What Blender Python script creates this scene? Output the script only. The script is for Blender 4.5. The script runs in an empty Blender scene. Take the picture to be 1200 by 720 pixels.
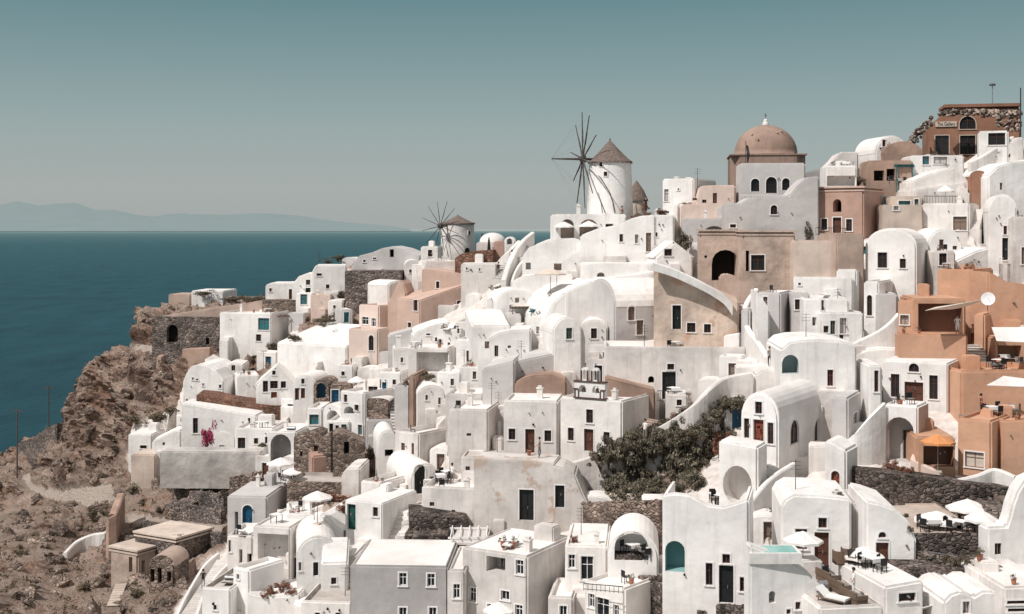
import bpy, bmesh, math, random
from mathutils import Vector, Matrix, noise
from mathutils.bvhtree import BVHTree
random.seed(7)
R = math.radians
scene = bpy.context.scene
C = scene.collection
F, CX, HY = 1500.0, 600.0, 268.0      # focal length, centre column and horizon row of the survey, in pixels
SEA = -92.0

# ---------------------------------------------------------------- depth survey of the hillside
TAB = {
 -300:[(900,95),(720,128),(650,150),(600,175),(560,215),(500,240)],
 -100:[(900,92),(720,120),(650,138),(600,158),(550,195),(520,225)],
 0:[(900,88),(720,115),(650,131),(600,150),(560,178),(530,215),(500,230)],
 60:[(900,88),(720,118),(650,134),(600,147),(560,168),(535,178),(505,196),(490,205),(440,215)],
 85:[(900,88),(720,118),(650,134),(600,149),(560,168),(545,175),(500,181),(450,186),(430,190)],
 105:[(900,88),(720,117),(650,133),(600,148),(560,167),(545,173),(500,178),(450,183),(420,188),(400,194)],
 150:[(900,86),(720,112),(650,131),(600,145),(560,160),(545,165),(500,169),(450,176),(420,182),(400,189),(380,196)],
 200:[(900,84),(720,107),(650,128),(600,141),(550,152),(500,161),(450,173),(400,187),(350,198),(320,206)],
 300:[(900,81),(720,100),(650,117),(600,130),(550,141),(500,150),(450,162),(400,176),(350,189),(320,200)],
 400:[(900,78),(720,97),(650,108),(600,119),(550,130),(500,139),(450,150),(400,163),(350,177),(300,197)],
 500:[(900,76),(720,95),(650,103),(600,111),(550,120),(500,128),(450,137),(400,148),(350,161),(300,185),(280,196)],
 600:[(900,74),(720,94),(650,100),(600,106),(550,112),(500,119),(450,126),(400,134),(350,143),(300,153),(270,160),(240,168)],
 700:[(900,72),(720,90),(650,96),(600,102),(550,108),(500,114),(450,121),(400,128),(350,136),(300,144),(250,152),(220,157)],
 800:[(900,68),(720,84),(650,89),(600,95),(550,101),(500,108),(450,116),(400,122),(350,129),(300,136),(250,143),(200,151)],
 900:[(900,65),(720,80),(650,85),(600,90),(550,95),(500,101),(450,108),(400,115),(350,121),(300,128),(250,136),(200,144),(150,152)],
 1000:[(900,63),(720,77),(650,82),(600,87),(550,93),(500,99),(450,106),(400,112),(350,118),(300,125),(250,132),(200,140),(150,148)],
 1100:[(900,62),(720,75),(650,81),(600,87),(550,94),(500,100),(450,106),(400,111),(350,117),(300,123),(250,129),(200,136),(150,143),(100,150)],
 1200:[(900,61),(720,74),(650,80),(600,86),(550,93),(500,99),(450,105),(400,110),(350,116),(300,122),(250,128),(200,135),(150,142),(100,149)],
 1450:[(900,58),(720,71),(650,77),(600,82),(550,88),(500,94),(450,100),(400,105),(350,111),(300,117),(250,122),(200,129),(150,136),(100,143)],
}
TK = sorted(TAB)
def _col(k, py):
    t = TAB[k]
    if py >= t[0][0]: return t[0][1]
    for (a, da), (b, db) in zip(t, t[1:]):
        if py >= b: return da + (db-da)*(a-py)/(a-b)
    (a, da), (b, db) = t[-2], t[-1]
    return db + (db-da)/(a-b)*(b-py)
def D(px, py):
    if px <= TK[0]: return _col(TK[0], py)
    if px >= TK[-1]: return _col(TK[-1], py)
    for a, b in zip(TK, TK[1:]):
        if px <= b:
            u = (px-a)/(b-a); return _col(a, py)*(1-u)+_col(b, py)*u
def at(px, py, Y=None):
    if Y is None: Y = D(px, py)
    return Vector(((px-CX)*Y/F, Y, (HY-py)*Y/F))

# ---------------------------------------------------------------- materials
def nodes(name):
    m = bpy.data.materials.new(name); m.use_nodes = True
    nt = m.node_tree; b = nt.nodes['Principled BSDF']
    return m, nt, b
def N(nt, t, **k):
    n = nt.nodes.new(t)
    for a, v in k.items():
        if a in n.inputs: n.inputs[a].default_value = v
        else: setattr(n, a, v)
    return n
def L(nt, a, b): nt.links.new(a, b)
def ramp(nt, stops):
    r = nt.nodes.new('ShaderNodeValToRGB'); e = r.color_ramp.elements
    while len(e) < len(stops): e.new(0.5)
    for i, (p, c) in enumerate(stops):
        e[i].position = p; e[i].color = (*c, 1) if len(c) == 3 else c
    return r
def mixc(nt, fac, a, b, mode='MIX'):
    m = nt.nodes.new('ShaderNodeMix'); m.data_type = 'RGBA'; m.blend_type = mode
    for s, v in ((m.inputs[0], fac), (m.inputs[6], a), (m.inputs[7], b)):
        if isinstance(v, (int, float)): s.default_value = v
        elif isinstance(v, tuple): s.default_value = (*v, 1)
        else: L(nt, v, s)
    return m.outputs[2]
def plaster(name, col, dirt=0.35, dirtcol=(.30,.25,.21), var=.10, patch=None, bump=.25):
    m, nt, b = nodes(name)
    tc = N(nt, 'ShaderNodeTexCoord'); oi = N(nt, 'ShaderNodeObjectInfo'); geo = N(nt, 'ShaderNodeNewGeometry')
    n1 = N(nt, 'ShaderNodeTexNoise', Scale=.35, Detail=4.0, Roughness=.6); L(nt, geo.outputs['Position'], n1.inputs['Vector'])
    mp = N(nt, 'ShaderNodeMapping'); mp.inputs['Scale'].default_value = (1.3, 1.3, .12); L(nt, geo.outputs['Position'], mp.inputs['Vector'])
    n2 = N(nt, 'ShaderNodeTexNoise', Scale=1.6, Detail=5.0, Roughness=.65); L(nt, mp.outputs[0], n2.inputs['Vector'])
    n3 = N(nt, 'ShaderNodeTexNoise', Scale=3.0, Detail=7.0, Roughness=.75); L(nt, geo.outputs['Position'], n3.inputs['Vector'])
    dk = tuple(c*(1-2.2*var) for c in col); lt = tuple(min(.86, c*(1+.5*var)) for c in col)
    r1 = ramp(nt, [(.32, dk), (.62, lt)]); L(nt, n1.outputs[0], r1.inputs[0])
    r2 = ramp(nt, [(.52, (0,0,0)), (.80, (1,1,1))]); L(nt, n2.outputs[0], r2.inputs[0])
    # grime gathers low on the walls
    sx = N(nt, 'ShaderNodeSeparateXYZ'); L(nt, tc.outputs['Object'], sx.inputs[0])
    mr = N(nt, 'ShaderNodeMapRange'); mr.inputs[1].default_value = 1.3; mr.inputs[2].default_value = -.2
    L(nt, sx.outputs[2], mr.inputs[0])
    ml = N(nt, 'ShaderNodeMath', operation='MULTIPLY'); L(nt, mr.outputs[0], ml.inputs[0]); L(nt, n3.outputs[0], ml.inputs[1])
    ad = N(nt, 'ShaderNodeMath', operation='ADD'); L(nt, ml.outputs[0], ad.inputs[0]); L(nt, r2.outputs[0], ad.inputs[1])
    m2 = N(nt, 'ShaderNodeMath', operation='MULTIPLY'); L(nt, ad.outputs[0], m2.inputs[0]); m2.inputs[1].default_value = dirt; m2.use_clamp = True
    c = mixc(nt, m2.outputs[0], r1.outputs[0], dirtcol)
    if patch:
        rp = ramp(nt, [(.55, (0,0,0)), (.60, (1,1,1))]); n4 = N(nt, 'ShaderNodeTexNoise', Scale=.55, Detail=7.0, Roughness=.62)
        L(nt, geo.outputs['Position'], n4.inputs['Vector']); L(nt, n4.outputs[0], rp.inputs[0]); c = mixc(nt, rp.outputs[0], c, patch)
    hs = N(nt, 'ShaderNodeHueSaturation'); L(nt, c, hs.inputs['Color'])
    mv = N(nt, 'ShaderNodeMapRange'); mv.inputs[3].default_value = 1-var; mv.inputs[4].default_value = 1+var*.3
    L(nt, oi.outputs['Random'], mv.inputs[0]); L(nt, mv.outputs[0], hs.inputs['Value'])
    L(nt, hs.outputs[0], b.inputs['Base Color'])
    bp = N(nt, 'ShaderNodeBump', Strength=bump*1.5, Distance=.2); n5 = N(nt, 'ShaderNodeTexNoise', Scale=1.1, Detail=6.0)
    L(nt, geo.outputs['Position'], n5.inputs['Vector']); L(nt, n5.outputs[0], bp.inputs['Height']); L(nt, bp.outputs[0], b.inputs['Normal'])
    b.inputs['Roughness'].default_value = .92; b.inputs['Specular IOR Level'].default_value = .15
    return m
def stone(name, c1, c2, mort, scale=2.2):
    m, nt, b = nodes(name); geo = N(nt, 'ShaderNodeNewGeometry')
    nz = N(nt, 'ShaderNodeTexNoise', Scale=2.0, Detail=3.0); L(nt, geo.outputs['Position'], nz.inputs['Vector'])
    mx = mixc(nt, .12, geo.outputs['Position'], nz.outputs[1])
    mp = N(nt, 'ShaderNodeMapping'); mp.inputs['Scale'].default_value = (1, 1, 1.5); L(nt, mx, mp.inputs[0])
    v = N(nt, 'ShaderNodeTexVoronoi', Scale=scale); L(nt, mp.outputs[0], v.inputs['Vector'])
    v2 = N(nt, 'ShaderNodeTexVoronoi', Scale=scale, feature='DISTANCE_TO_EDGE'); L(nt, mp.outputs[0], v2.inputs['Vector'])
    sp = N(nt, 'ShaderNodeSeparateColor'); L(nt, v.outputs['Color'], sp.inputs[0])
    r = ramp(nt, [(0.05, c1), (.95, c2)]); L(nt, sp.outputs[0], r.inputs[0])
    e = ramp(nt, [(.02, (1,1,1)), (.09, (0,0,0))]); L(nt, v2.outputs[0], e.inputs[0])
    nb = N(nt, 'ShaderNodeTexNoise', Scale=.4, Detail=3.0); L(nt, geo.outputs['Position'], nb.inputs['Vector'])
    rb = ramp(nt, [(.35,(.6,.6,.6)),(.65,(1.15,1.12,1.1))]); L(nt, nb.outputs[0], rb.inputs[0])
    c = mixc(nt, e.outputs[0], r.outputs[0], mort); c = mixc(nt, 1.0, c, rb.outputs[0], 'MULTIPLY')
    L(nt, c, b.inputs['Base Color'])
    bp = N(nt, 'ShaderNodeBump', Strength=.9, Distance=.15); rr = ramp(nt, [(0,(0,0,0)),(.2,(1,1,1))]); L(nt, v2.outputs[0], rr.inputs[0])
    L(nt, rr.outputs[0], bp.inputs['Height']); L(nt, bp.outputs[0], b.inputs['Normal'])
    b.inputs['Roughness'].default_value = .95; b.inputs['Specular IOR Level'].default_value = .1
    return m
def plain(name, col, rough=.7, var=.25, scale=3.0, spec=.3, metal=0, bump=0):
    m, nt, b = nodes(name); geo = N(nt, 'ShaderNodeNewGeometry')
    n = N(nt, 'ShaderNodeTexNoise', Scale=scale, Detail=4.0); L(nt, geo.outputs['Position'], n.inputs['Vector'])
    r = ramp(nt, [(.3, tuple(c*(1-var) for c in col)), (.7, tuple(min(.9, c*(1+var*.5)) for c in col))]); L(nt, n.outputs[0], r.inputs[0])
    L(nt, r.outputs[0], b.inputs['Base Color']); b.inputs['Roughness'].default_value = rough
    b.inputs['Specular IOR Level'].default_value = spec; b.inputs['Metallic'].default_value = metal
    if bump:
        bp = N(nt, 'ShaderNodeBump', Strength=bump, Distance=.1); L(nt, n.outputs[0], bp.inputs['Height']); L(nt, bp.outputs[0], b.inputs['Normal'])
    return m
def leafmat(name, c1, c2, tr=.3):
    m, nt, b = nodes(name); geo = N(nt, 'ShaderNodeNewGeometry')
    n = N(nt, 'ShaderNodeTexNoise', Scale=1.7, Detail=3.0); L(nt, geo.outputs['Position'], n.inputs['Vector'])
    mm = N(nt, 'ShaderNodeMath', operation='ADD'); L(nt, n.outputs[0], mm.inputs[0])
    m3 = N(nt, 'ShaderNodeMath', operation='MULTIPLY'); L(nt, geo.outputs['Random Per Island'], m3.inputs[0]); m3.inputs[1].default_value = .5
    L(nt, m3.outputs[0], mm.inputs[1])
    r = ramp(nt, [(.45, c1), (1.0, c2)]); L(nt, mm.outputs[0], r.inputs[0]); L(nt, r.outputs[0], b.inputs['Base Color'])
    b.inputs['Roughness'].default_value = .75; b.inputs['Specular IOR Level'].default_value = .2
    return m
M = dict(
 white=plaster('white_plaster', (.84,.81,.79), .34, var=.075),
 warm=plaster('warm_plaster', (.80,.76,.73), .42, var=.09),
 old=plaster('weathered_plaster', (.72,.68,.655), .5, var=.12),
 flake=plaster('flaking_plaster', (.66,.62,.59), .35, var=.12, patch=(.50,.40,.34)),
 cool=plaster('cool_grey_plaster', (.58,.555,.545), .2, var=.06),  # on some white walls and recesses this grey stands in for shade
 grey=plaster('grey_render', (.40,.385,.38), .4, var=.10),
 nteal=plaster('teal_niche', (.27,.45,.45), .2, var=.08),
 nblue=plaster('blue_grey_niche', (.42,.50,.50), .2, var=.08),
 conc=plaster('concrete', (.55,.52,.495), .55, var=.16, bump=.5),
 roof=plaster('roof_screed', (.82,.785,.76), .12, var=.06, bump=.1),
 roofdirty=plaster('dusty_roof', (.62,.56,.52), .35, var=.12),
 pave=plaster('paving', (.55,.50,.46), .4, var=.15),
 pink=plaster('pink_plaster', (.60,.44,.37), .25, var=.07),
 pale=plaster('pale_pink_plaster', (.74,.60,.53), .2, var=.06),
 rose=plaster('rose_plaster', (.50,.33,.27), .3, var=.08),
 tan=plaster('tan_plaster', (.50,.385,.325), .4, var=.12),
 sand=plaster('sand_plaster', (.62,.52,.45), .4, var=.12),
 ochre=plaster('ochre_plaster', (.60,.36,.245), .25, var=.08),
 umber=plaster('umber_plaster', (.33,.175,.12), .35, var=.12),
 terra=plaster('terracotta_render', (.42,.29,.23), .4, var=.16),
 ruin=plaster('ruined_plaster', (.76,.61,.51), .4, var=.16, patch=(.60,.40,.30), bump=.6),
 domec=plaster('dome_plaster', (.34,.24,.195), .6, dirtcol=(.16,.11,.09), var=.12),
 mansion=plaster('mansion_stone', (.53,.415,.35), .5, var=.18, bump=.5),
 stone=stone('dark_stone', (.10,.085,.078), (.34,.29,.265), (.22,.185,.165), 2.6),
 lava=stone('lava_stone', (.05,.043,.04), (.27,.225,.205), (.15,.125,.11), 3.0),
 stoneb=stone('brown_stone', (.13,.10,.085), (.42,.33,.28), (.29,.235,.20), 2.6),
 redst=stone('red_stone', (.17,.09,.065), (.36,.20,.15), (.25,.16,.12), 2.6),
 glass=plain('window_glass', (.022,.022,.024), .12, .4, 3, .5),
 dark=plain('dark_interior', (.018,.016,.015), .9, .3, 2, .1),
 brown=plain('brown_wood', (.11,.045,.03), .6, .35, 6),
 red=plain('red_wood', (.22,.06,.035), .6, .3, 6),
 wood=plain('grey_wood', (.22,.16,.13), .8, .35, 6),
 black=plain('black_paint', (.016,.017,.018), .5, .3, 4),
 green=plain('green_paint', (.012,.075,.062), .55, .3, 4),
 teal=plain('teal_paint', (.03,.16,.19), .55, .3, 4),
 blue=plain('blue_paint', (.012,.08,.15), .5, .3, 4),
 cream=plain('cream_trim', (.58,.50,.43), .8, .15, 4),
 trim=plain('white_trim', (.78,.76,.75), .8, .08, 4),
 btrim=plain('brown_trim', (.10,.05,.04), .8, .2, 4),
 metal=plain('iron', (.05,.05,.052), .5, .3, 4, .5, .4),
 steel=plain('grey_metal', (.32,.32,.33), .45, .2, 4, .5, .5),
 canvas=plain('white_canvas', (.78,.75,.73), .85, .08, 2, bump=.2),
 canvasb=plain('beige_canvas', (.66,.57,.50), .85, .12, 2, bump=.2),
 canvaso=plain('orange_canvas', (.62,.27,.11), .85, .1, 2, bump=.2),
 thatch=plain('thatch', (.21,.165,.145), .95, .5, 7, .1, bump=1.0),
 spar=plain('weathered_spar', (.10,.085,.078), .85, .4, 5),
 cloth=plain('white_cloth', (.80,.79,.78), .9, .05, 3),
 rattan=plain('rattan', (.16,.11,.08), .8, .4, 20),
 clay=plain('terracotta_pot', (.38,.16,.10), .8, .2, 5),
 greyc=plain('grey_cushion', (.24,.22,.21), .9, .2, 5),
 water=plain('pool_water', (.22,.50,.47), .12, .15, 3, .5),
 skin=plain('skin', (.45,.27,.20), .6, .1, 5),
 hair=plain('dark_hair', (.03,.02,.015), .7, .2, 5),
 olive=leafmat('olive_leaves', (.018,.019,.013), (.24,.21,.155)),
 dusty=leafmat('dusty_scrub_leaves', (.045,.038,.026), (.20,.16,.11)),
 rust=leafmat('rusty_scrub_leaves', (.09,.035,.022), (.30,.15,.10)),
 pinkfl=leafmat('pink_blossom', (.20,.02,.06), (.45,.07,.14)),
 redfl=leafmat('red_blossom', (.28,.01,.02), (.50,.05,.06)),
 bark=plain('bark', (.10,.075,.06), .9, .4, 8),
)

# ---------------------------------------------------------------- helpers for objects
def tag(o, label=None, cat=None, group=None, kind=None):
    if label: o['label'] = label
    if cat: o['category'] = cat
    if group: o['group'] = group
    if kind: o['kind'] = kind
    return o
def obj(name, bm, mats, parent=None, mat=None, smooth=False):
    me = bpy.data.meshes.new(name); bm.normal_update(); bm.to_mesh(me); bm.free()
    for m in (mats if isinstance(mats, (list, tuple)) else [mats]): me.materials.append(M[m] if isinstance(m, str) else m)
    if smooth: me.polygons.foreach_set('use_smooth', [True]*len(me.polygons))
    o = bpy.data.objects.new(name, me); C.objects.link(o)
    if parent: o.parent = parent
    if mat is not None: o.matrix_basis = mat
    return o
def empty(name, loc, rz=0):
    o = bpy.data.objects.new(name, None); C.objects.link(o); o.location = loc; o.rotation_euler = (0, 0, rz); o.empty_display_size = .3
    return o
def box(bm, x0, x1, y0, y1, z0, z1, mi=0, M4=None):
    vs = [bm.verts.new((x, y, z)) for x in (x0, x1) for y in (y0, y1) for z in (z0, z1)]
    fs = []
    for q in ((0,1,3,2),(4,6,7,5),(0,4,5,1),(2,3,7,6),(0,2,6,4),(1,5,7,3)):
        f = bm.faces.new([vs[i] for i in q]); f.material_index = mi; fs.append(f)
    if M4 is not None: bmesh.ops.transform(bm, matrix=M4, verts=vs)
    return fs
def tube(bm, a, b, r0, r1=None, n=6, mi=0):
    a, b = Vector(a), Vector(b); r1 = r0 if r1 is None else r1; d = (b-a).normalized()
    u = d.orthogonal().normalized(); v = d.cross(u)
    A = [bm.verts.new(a+(u*math.cos(t)+v*math.sin(t))*r0) for t in [2*math.pi*i/n for i in range(n)]]
    B = [bm.verts.new(b+(u*math.cos(t)+v*math.sin(t))*r1) for t in [2*math.pi*i/n for i in range(n)]]
    for i in range(n):
        f = bm.faces.new((A[i], A[(i+1)%n], B[(i+1)%n], B[i])); f.material_index = mi
    bm.faces.new(A[::-1]).material_index = mi; bm.faces.new(B).material_index = mi
def prism(bm, poly, axis, a, b, mi=0):
    """poly = [(p,q)] counter-clockwise; axis 'y': points (p,a..b,q); axis 'x': points (a..b,p,q); 'z': (p,q,a..b)"""
    def P(p, q, t): return (p, t, q) if axis == 'y' else ((t, p, q) if axis == 'x' else (p, q, t))
    A = [bm.verts.new(P(p, q, a)) for p, q in poly]; B = [bm.verts.new(P(p, q, b)) for p, q in poly]
    n = len(poly); fs = [bm.faces.new(A), bm.faces.new(B[::-1])]
    for i in range(n): fs.append(bm.faces.new((A[(i+1)%n], A[i], B[i], B[(i+1)%n])))
    for f in fs: f.material_index = mi
    bmesh.ops.recalc_face_normals(bm, faces=fs)
    return fs
def lathe(bm, prof, n=16, mi=0, cx=0, cy=0):
    rings = []
    for r, z in prof:
        rings.append([bm.verts.new((cx+r*math.cos(2*math.pi*i/n), cy+r*math.sin(2*math.pi*i/n), z)) for i in range(n)] if r > 1e-4 else [bm.verts.new((cx, cy, z))])
    for A, B in zip(rings, rings[1:]):
        for i in range(n):
            j = (i+1) % n
            if len(A) == 1 and len(B) == 1: continue
            if len(A) == 1: f = bm.faces.new((A[0], B[j], B[i]))
            elif len(B) == 1: f = bm.faces.new((A[i], A[j], B[0]))
            else: f = bm.faces.new((A[i], A[j], B[j], B[i]))
            f.material_index = mi
def archpoly(x0, x1, z0, z1, pointed=False, n=8):
    r = (x1-x0)/2; cx = (x0+x1)/2; rr = min(r*(1.15 if pointed else 1), (z1-z0)*.7); zs = z1-rr
    p = [(x0, z0), (x1, z0)]
    for i in range(n+1):
        t = math.pi*i/n; x = cx+r*math.cos(t); z = zs+rr*(math.sin(t)**(.8 if pointed else 1)); p.append((x, z))
    return p
PENDING = []      # (wall object, cutter object)
FOOT = []         # footprints for the terrain
def bool_later(o, bmc, mats):
    c = obj('tmp_cutter', bmc, mats); c.matrix_world = o.matrix_world.copy(); c.parent = None
    PENDING.append((o, c))

class House: pass
BEV = .15
def H(label, xc, yb, yt, xf, xs, a, mat='white', roof='flat', wins='', name='house', cat='house', Y=None, rise=None, prof=None, ytl=None,
      depth=None, par=.35, pin=.22, roofmat=None, group=None, plinth=6.0, trim='trim', chim=(), cornice=None, bev=BEV, dY=0, inner=None, side=None, clutter=True, tcut=None):
    Yc = (D(xc, yb) if Y is None else Y) + dY
    if (a < 0 and xf < xc) or (a >= 0 and xf > xc):
        xc, xf = xf, xc
        if ytl is not None: yt, ytl = ytl, yt
    a = R(a)
    Cn = at(xc, yb, Yc); kf = (xf-CX)/F
    sa, ca = math.sin(a), math.cos(a)
    if a >= 0: w = (Cn.x-kf*Yc)/(ca+kf*sa)
    else: w = (kf*Yc-Cn.x)/(ca+kf*sa)
    w = abs(w)
    if depth is None:
        if xs is not None:
            k2 = (xs-CX)/F; den = sa-k2*ca
            d = (k2*Yc-Cn.x)/den if abs(den) > .02 else 6
            d = d if 1.5 < d < 16 else (1.5 if 0 < d <= 1.5 else 8)
        else: d = 6
    else: d = depth
    org = Cn - Vector((ca, -sa, 0))*w if a >= 0 else Cn.copy()
    mw = Matrix.Translation(org) @ Matrix.Rotation(-a, 4, 'Z'); mi = mw.inverted()
    Hh = (yb-yt)*Yc/F
    h = House(); h.mw, h.w, h.d, h.H, h.base, h.mi, h.a = mw, w, d, Hh, org.z, mi, a
    root = empty(name, org, -a); tag(root, label, cat, group); h.root = root
    cam_l = mi @ Vector((0, 0, 0))
    def hit(px, py, face):
        dr = mi.to_3x3() @ Vector(((px-CX)/F, 1, (HY-py)/F))
        if face == 'f': t = -cam_l.y/dr.y; p = cam_l+dr*t; return p.x, p.z
        xx = w if a >= 0 else 0
        t = (xx-cam_l.x)/dr.x; p = cam_l+dr*t; return p.y, p.z
    h.hit = hit
    # ---- body
    bm = bmesh.new(); zb = -plinth
    hl = Hh if ytl is None else hit(xf if a >= 0 else xf, ytl, 'f')[1]
    if roof in ('flat', 'plain', 'dome'):
        prism(bm, [(0, zb), (w, zb), (w, Hh), (0, Hh)], 'y', 0, d)
    elif roof == 'slant':     # top edge runs from ytl (far end of the front) to yt (corner)
        z0, z1 = (hl, Hh) if a >= 0 else (Hh, hl)
        prism(bm, [(0, zb), (w, zb), (w, z1), (0, z0)], 'y', 0, d)
    elif roof == 'shed':      # top rises or drops towards the back
        prism(bm, [(0, zb), (d, zb), (d, Hh+(rise or 0)), (0, Hh)], 'x', 0, w)
    elif roof == 'vault':
        rs = rise if rise is not None else min(w*.42, Hh*.45); zs = Hh-rs; n = 14
        p = [(0, zb), (w, zb)]+[(w/2+w/2*math.cos(math.pi*i/n), zs+rs*math.sin(math.pi*i/n)) for i in range(n+1)]
        prism(bm, p, 'y', 0, d)
    elif roof == 'vaults':
        rs = rise if rise is not None else d*.3; n = 14
        p = [(0, zb), (d, zb)]+[(d/2+d/2*math.cos(math.pi*i/n), Hh+rs*math.sin(math.pi*i/n)) for i in range(n+1)]
        prism(bm, p, 'x', 0, w)
    elif roof == 'gable':
        rs = rise if rise is not None else w*.3
        prism(bm, [(0, zb), (w, zb), (w, Hh-rs), (w/2, Hh), (0, Hh-rs)], 'y', 0, d)
    elif roof == 'prof':
        pts = [hit(x, y, 'f') for x, y in prof]
        pts[0] = (0, pts[0][1]); pts[-1] = (w, pts[-1][1])
        prism(bm, [(0, zb), (w, zb)]+pts[::-1], 'y', 0, d)
        Hh = max(p[1] for p in pts)
    es = [e for e in bm.edges if len(e.link_faces) == 2 and e.calc_face_angle(0) > .6 and max(v.co.z for v in e.verts) > zb+.01]
    if bev: bmesh.ops.bevel(bm, geom=es, offset=bev, segments=2, affect='EDGES', clamp_overlap=True)
    rm = roofmat or ('roof' if mat in ('white', 'warm', 'old', 'flake', 'cool', 'grey') else mat)
    wall = obj('wall', bm, [mat, rm, inner or mat], root); h.wall = wall
    wall.matrix_world = mw
    wall.parent = root; wall.matrix_basis = Matrix.Identity(4)
    cb = bmesh.new(); any_c = False
    h.floor = Hh
    if roof in ('flat', 'dome') and par and roof == 'flat' and w > 1.2 and d > 1.2:
        box(cb, pin, w-pin, pin, d-pin, Hh-par, Hh+1, 1); any_c = True; h.floor = Hh-par
        rb = bmesh.new(); box(rb, pin-.02, w-pin+.02, pin-.02, d-pin+.02, Hh-par-.05, Hh-par+.03)
        obj('roof', rb, rm, root); h.floor = Hh-par+.03
    if tcut:
        zc_ = (min(p[1] for p in pts) if roof == 'prof' else Hh)-tcut; box(cb, .3, w-.3, .3, d+.5, zc_, Hh+3, 1); any_c = True; h.floor = zc_
    if roof in ('vault', 'vaults'):
        rb = bmesh.new(); n = 14; cs = w if roof == 'vault' else d; ln = d if roof == 'vault' else w; zs = Hh-rs if roof == 'vault' else Hh
        o_ = [(cs/2+(cs/2+.03)*math.cos(math.pi*i/n), zs+(rs+.04)*math.sin(math.pi*i/n)) for i in range(n+1)]
        i_ = [(cs/2+(cs/2-.2)*math.cos(math.pi*i/n), zs-.02+(rs-.15)*math.sin(math.pi*i/n)) for i in range(n+1)]
        prism(rb, o_+i_[::-1], 'y' if roof == 'vault' else 'x', .22, ln-.22); r_ = obj('roof', rb, rm, root)
    if roof == 'dome':
        rb = bmesh.new(); rr = min(w, d)*.46; rs = rise if rise is not None else rr*.8
        lathe(rb, [(rr, Hh-.1)]+[(rr*math.cos(t), Hh+rs*math.sin(t)) for t in [math.pi/2*i/8 for i in range(9)]], 20, 0, w/2, d/2)
        obj('dome', rb, rm, root, smooth=True)
    if roof == 'gable':
        for s_ in (0, 1):
            rb = bmesh.new(); e = .12
            p = [(-e, Hh-rs-e*.5), (w/2, Hh+.0), (w/2, Hh+.12), (-e, Hh-rs+.1)]
            if s_: p = [(w-x, z) for x, z in p][::-1]
            prism(rb, p, 'y', .25, d); obj('roof', rb, rm, root)
    if cornice:
        kb = bmesh.new(); box(kb, -.15, w+.15, -.15, d+.1, Hh-.02, Hh+.16); box(kb, -.08, w+.08, -.08, d+.05, Hh-.35, Hh-.2)
        obj('cornice', kb, cornice, root)
    if side:
        kb = bmesh.new(); e = w+.012 if a >= 0 else -.012
        box(kb, min(e, e-.05*(1 if a >= 0 else -1)), max(e, e-.05*(1 if a >= 0 else -1)), .12, d-.1, -plinth, Hh-.18); obj('side_wall', kb, side, root)
    cr = random.Random(label); kick_ok = 'blank' not in label and 'smooth' not in label
    if clutter and mat in ('white', 'warm', 'old', 'cool', 'pale', 'ochre') and w > 2.4 and d > 3:
        fz = h.floor if (roof == 'flat' and par) else Hh
        if roof in ('flat', 'plain') and cr.random() < .55:
            x0 = cr.uniform(.5, max(.6, w-1.4)); y0 = d-cr.uniform(1.6, 2.4); ww_ = cr.uniform(.8, min(1.8, w*.4)); hh_ = cr.uniform(.5, 1.3)
            kb = bmesh.new(); box(kb, x0, x0+ww_, y0, y0+1.3, fz-.1, fz+hh_); bmesh.ops.bevel(kb, geom=kb.edges[:], offset=.1, segments=2, affect='EDGES'); obj('stair_head', kb, mat, root)
        if roof in ('flat', 'plain') and cr.random() < .45 and not chim:
            x0 = cr.uniform(.5, max(.6, w-.8)); y0 = cr.uniform(.9, max(1, d-1.2)); cw = cr.uniform(.3, .5); ch = cr.uniform(.5, 1.0)
            kb = bmesh.new(); box(kb, x0, x0+cw, y0, y0+cw, fz-.1, fz+ch); box(kb, x0-.06, x0+cw+.06, y0-.06, y0+cw+.06, fz+ch+.003, fz+ch+.1); box(kb, x0+.08, x0+cw-.08, y0+.08, y0+cw-.08, fz+ch+.1, fz+ch+.28); obj('chimney', kb, 'warm', root)
        if roof == 'flat' and cr.random() < .3:
            x0 = cr.uniform(.6, max(.7, w-1.2)); y0 = cr.uniform(.8, max(.9, d-1.5)); kb = bmesh.new(); tube(kb, (x0, y0, fz+.45), (x0+.9, y0, fz+.45), .22, None, 12); obj('water_tank', kb, 'steel', root)
            kb = bmesh.new(); box(kb, x0, x0+.9, y0-.95, y0-.1, fz+.1, fz+.14); bmesh.ops.rotate(kb, cent=(x0, y0-.1, fz+.1), matrix=Matrix.Rotation(R(-12), 3, 'X'), verts=kb.verts[:]); obj('solar_panel', kb, 'glass', root)
        for _ in range(cr.choice((0, 1, 1, 2, 3))):
            x0 = cr.uniform(.5, w-.5); z0 = Hh*cr.uniform(.55, .8); kb = bmesh.new(); r_ = cr.uniform(.05, .09)
            if roof in ('prof', 'gable'): z0 = Hh*cr.uniform(.3, .5)
            tube(kb, (x0, -.16, z0-.02), (x0, .04, z0), r_, r_, 8); obj('drain_spout', kb, cr.choice(('dark', 'steel', 'wood')), root)
    for (cpx, cw, ch) in chim:      # chimneys: (pixel column, width m, height m)
        s0, _ = hit(cpx, yt, 'f'); s0 = max(.5, min(w-.5, s0)); tt = min(d*.5, 2.0); z0 = h.floor-.1 if roof not in ('vault',) else Hh-.6
        kb = bmesh.new(); box(kb, s0-cw/2, s0+cw/2, tt-cw/2, tt+cw/2, z0, z0+ch+.1); box(kb, s0-cw/2-.08, s0+cw/2+.08, tt-cw/2-.08, tt+cw/2+.08, z0+ch+.1, z0+ch+.2)
        bmesh.ops.bevel(kb, geom=kb.edges[:], offset=.03, segments=1, affect='EDGES'); obj('chimney', kb, 'trim', root)
    # ---- openings
    FR = []
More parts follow.
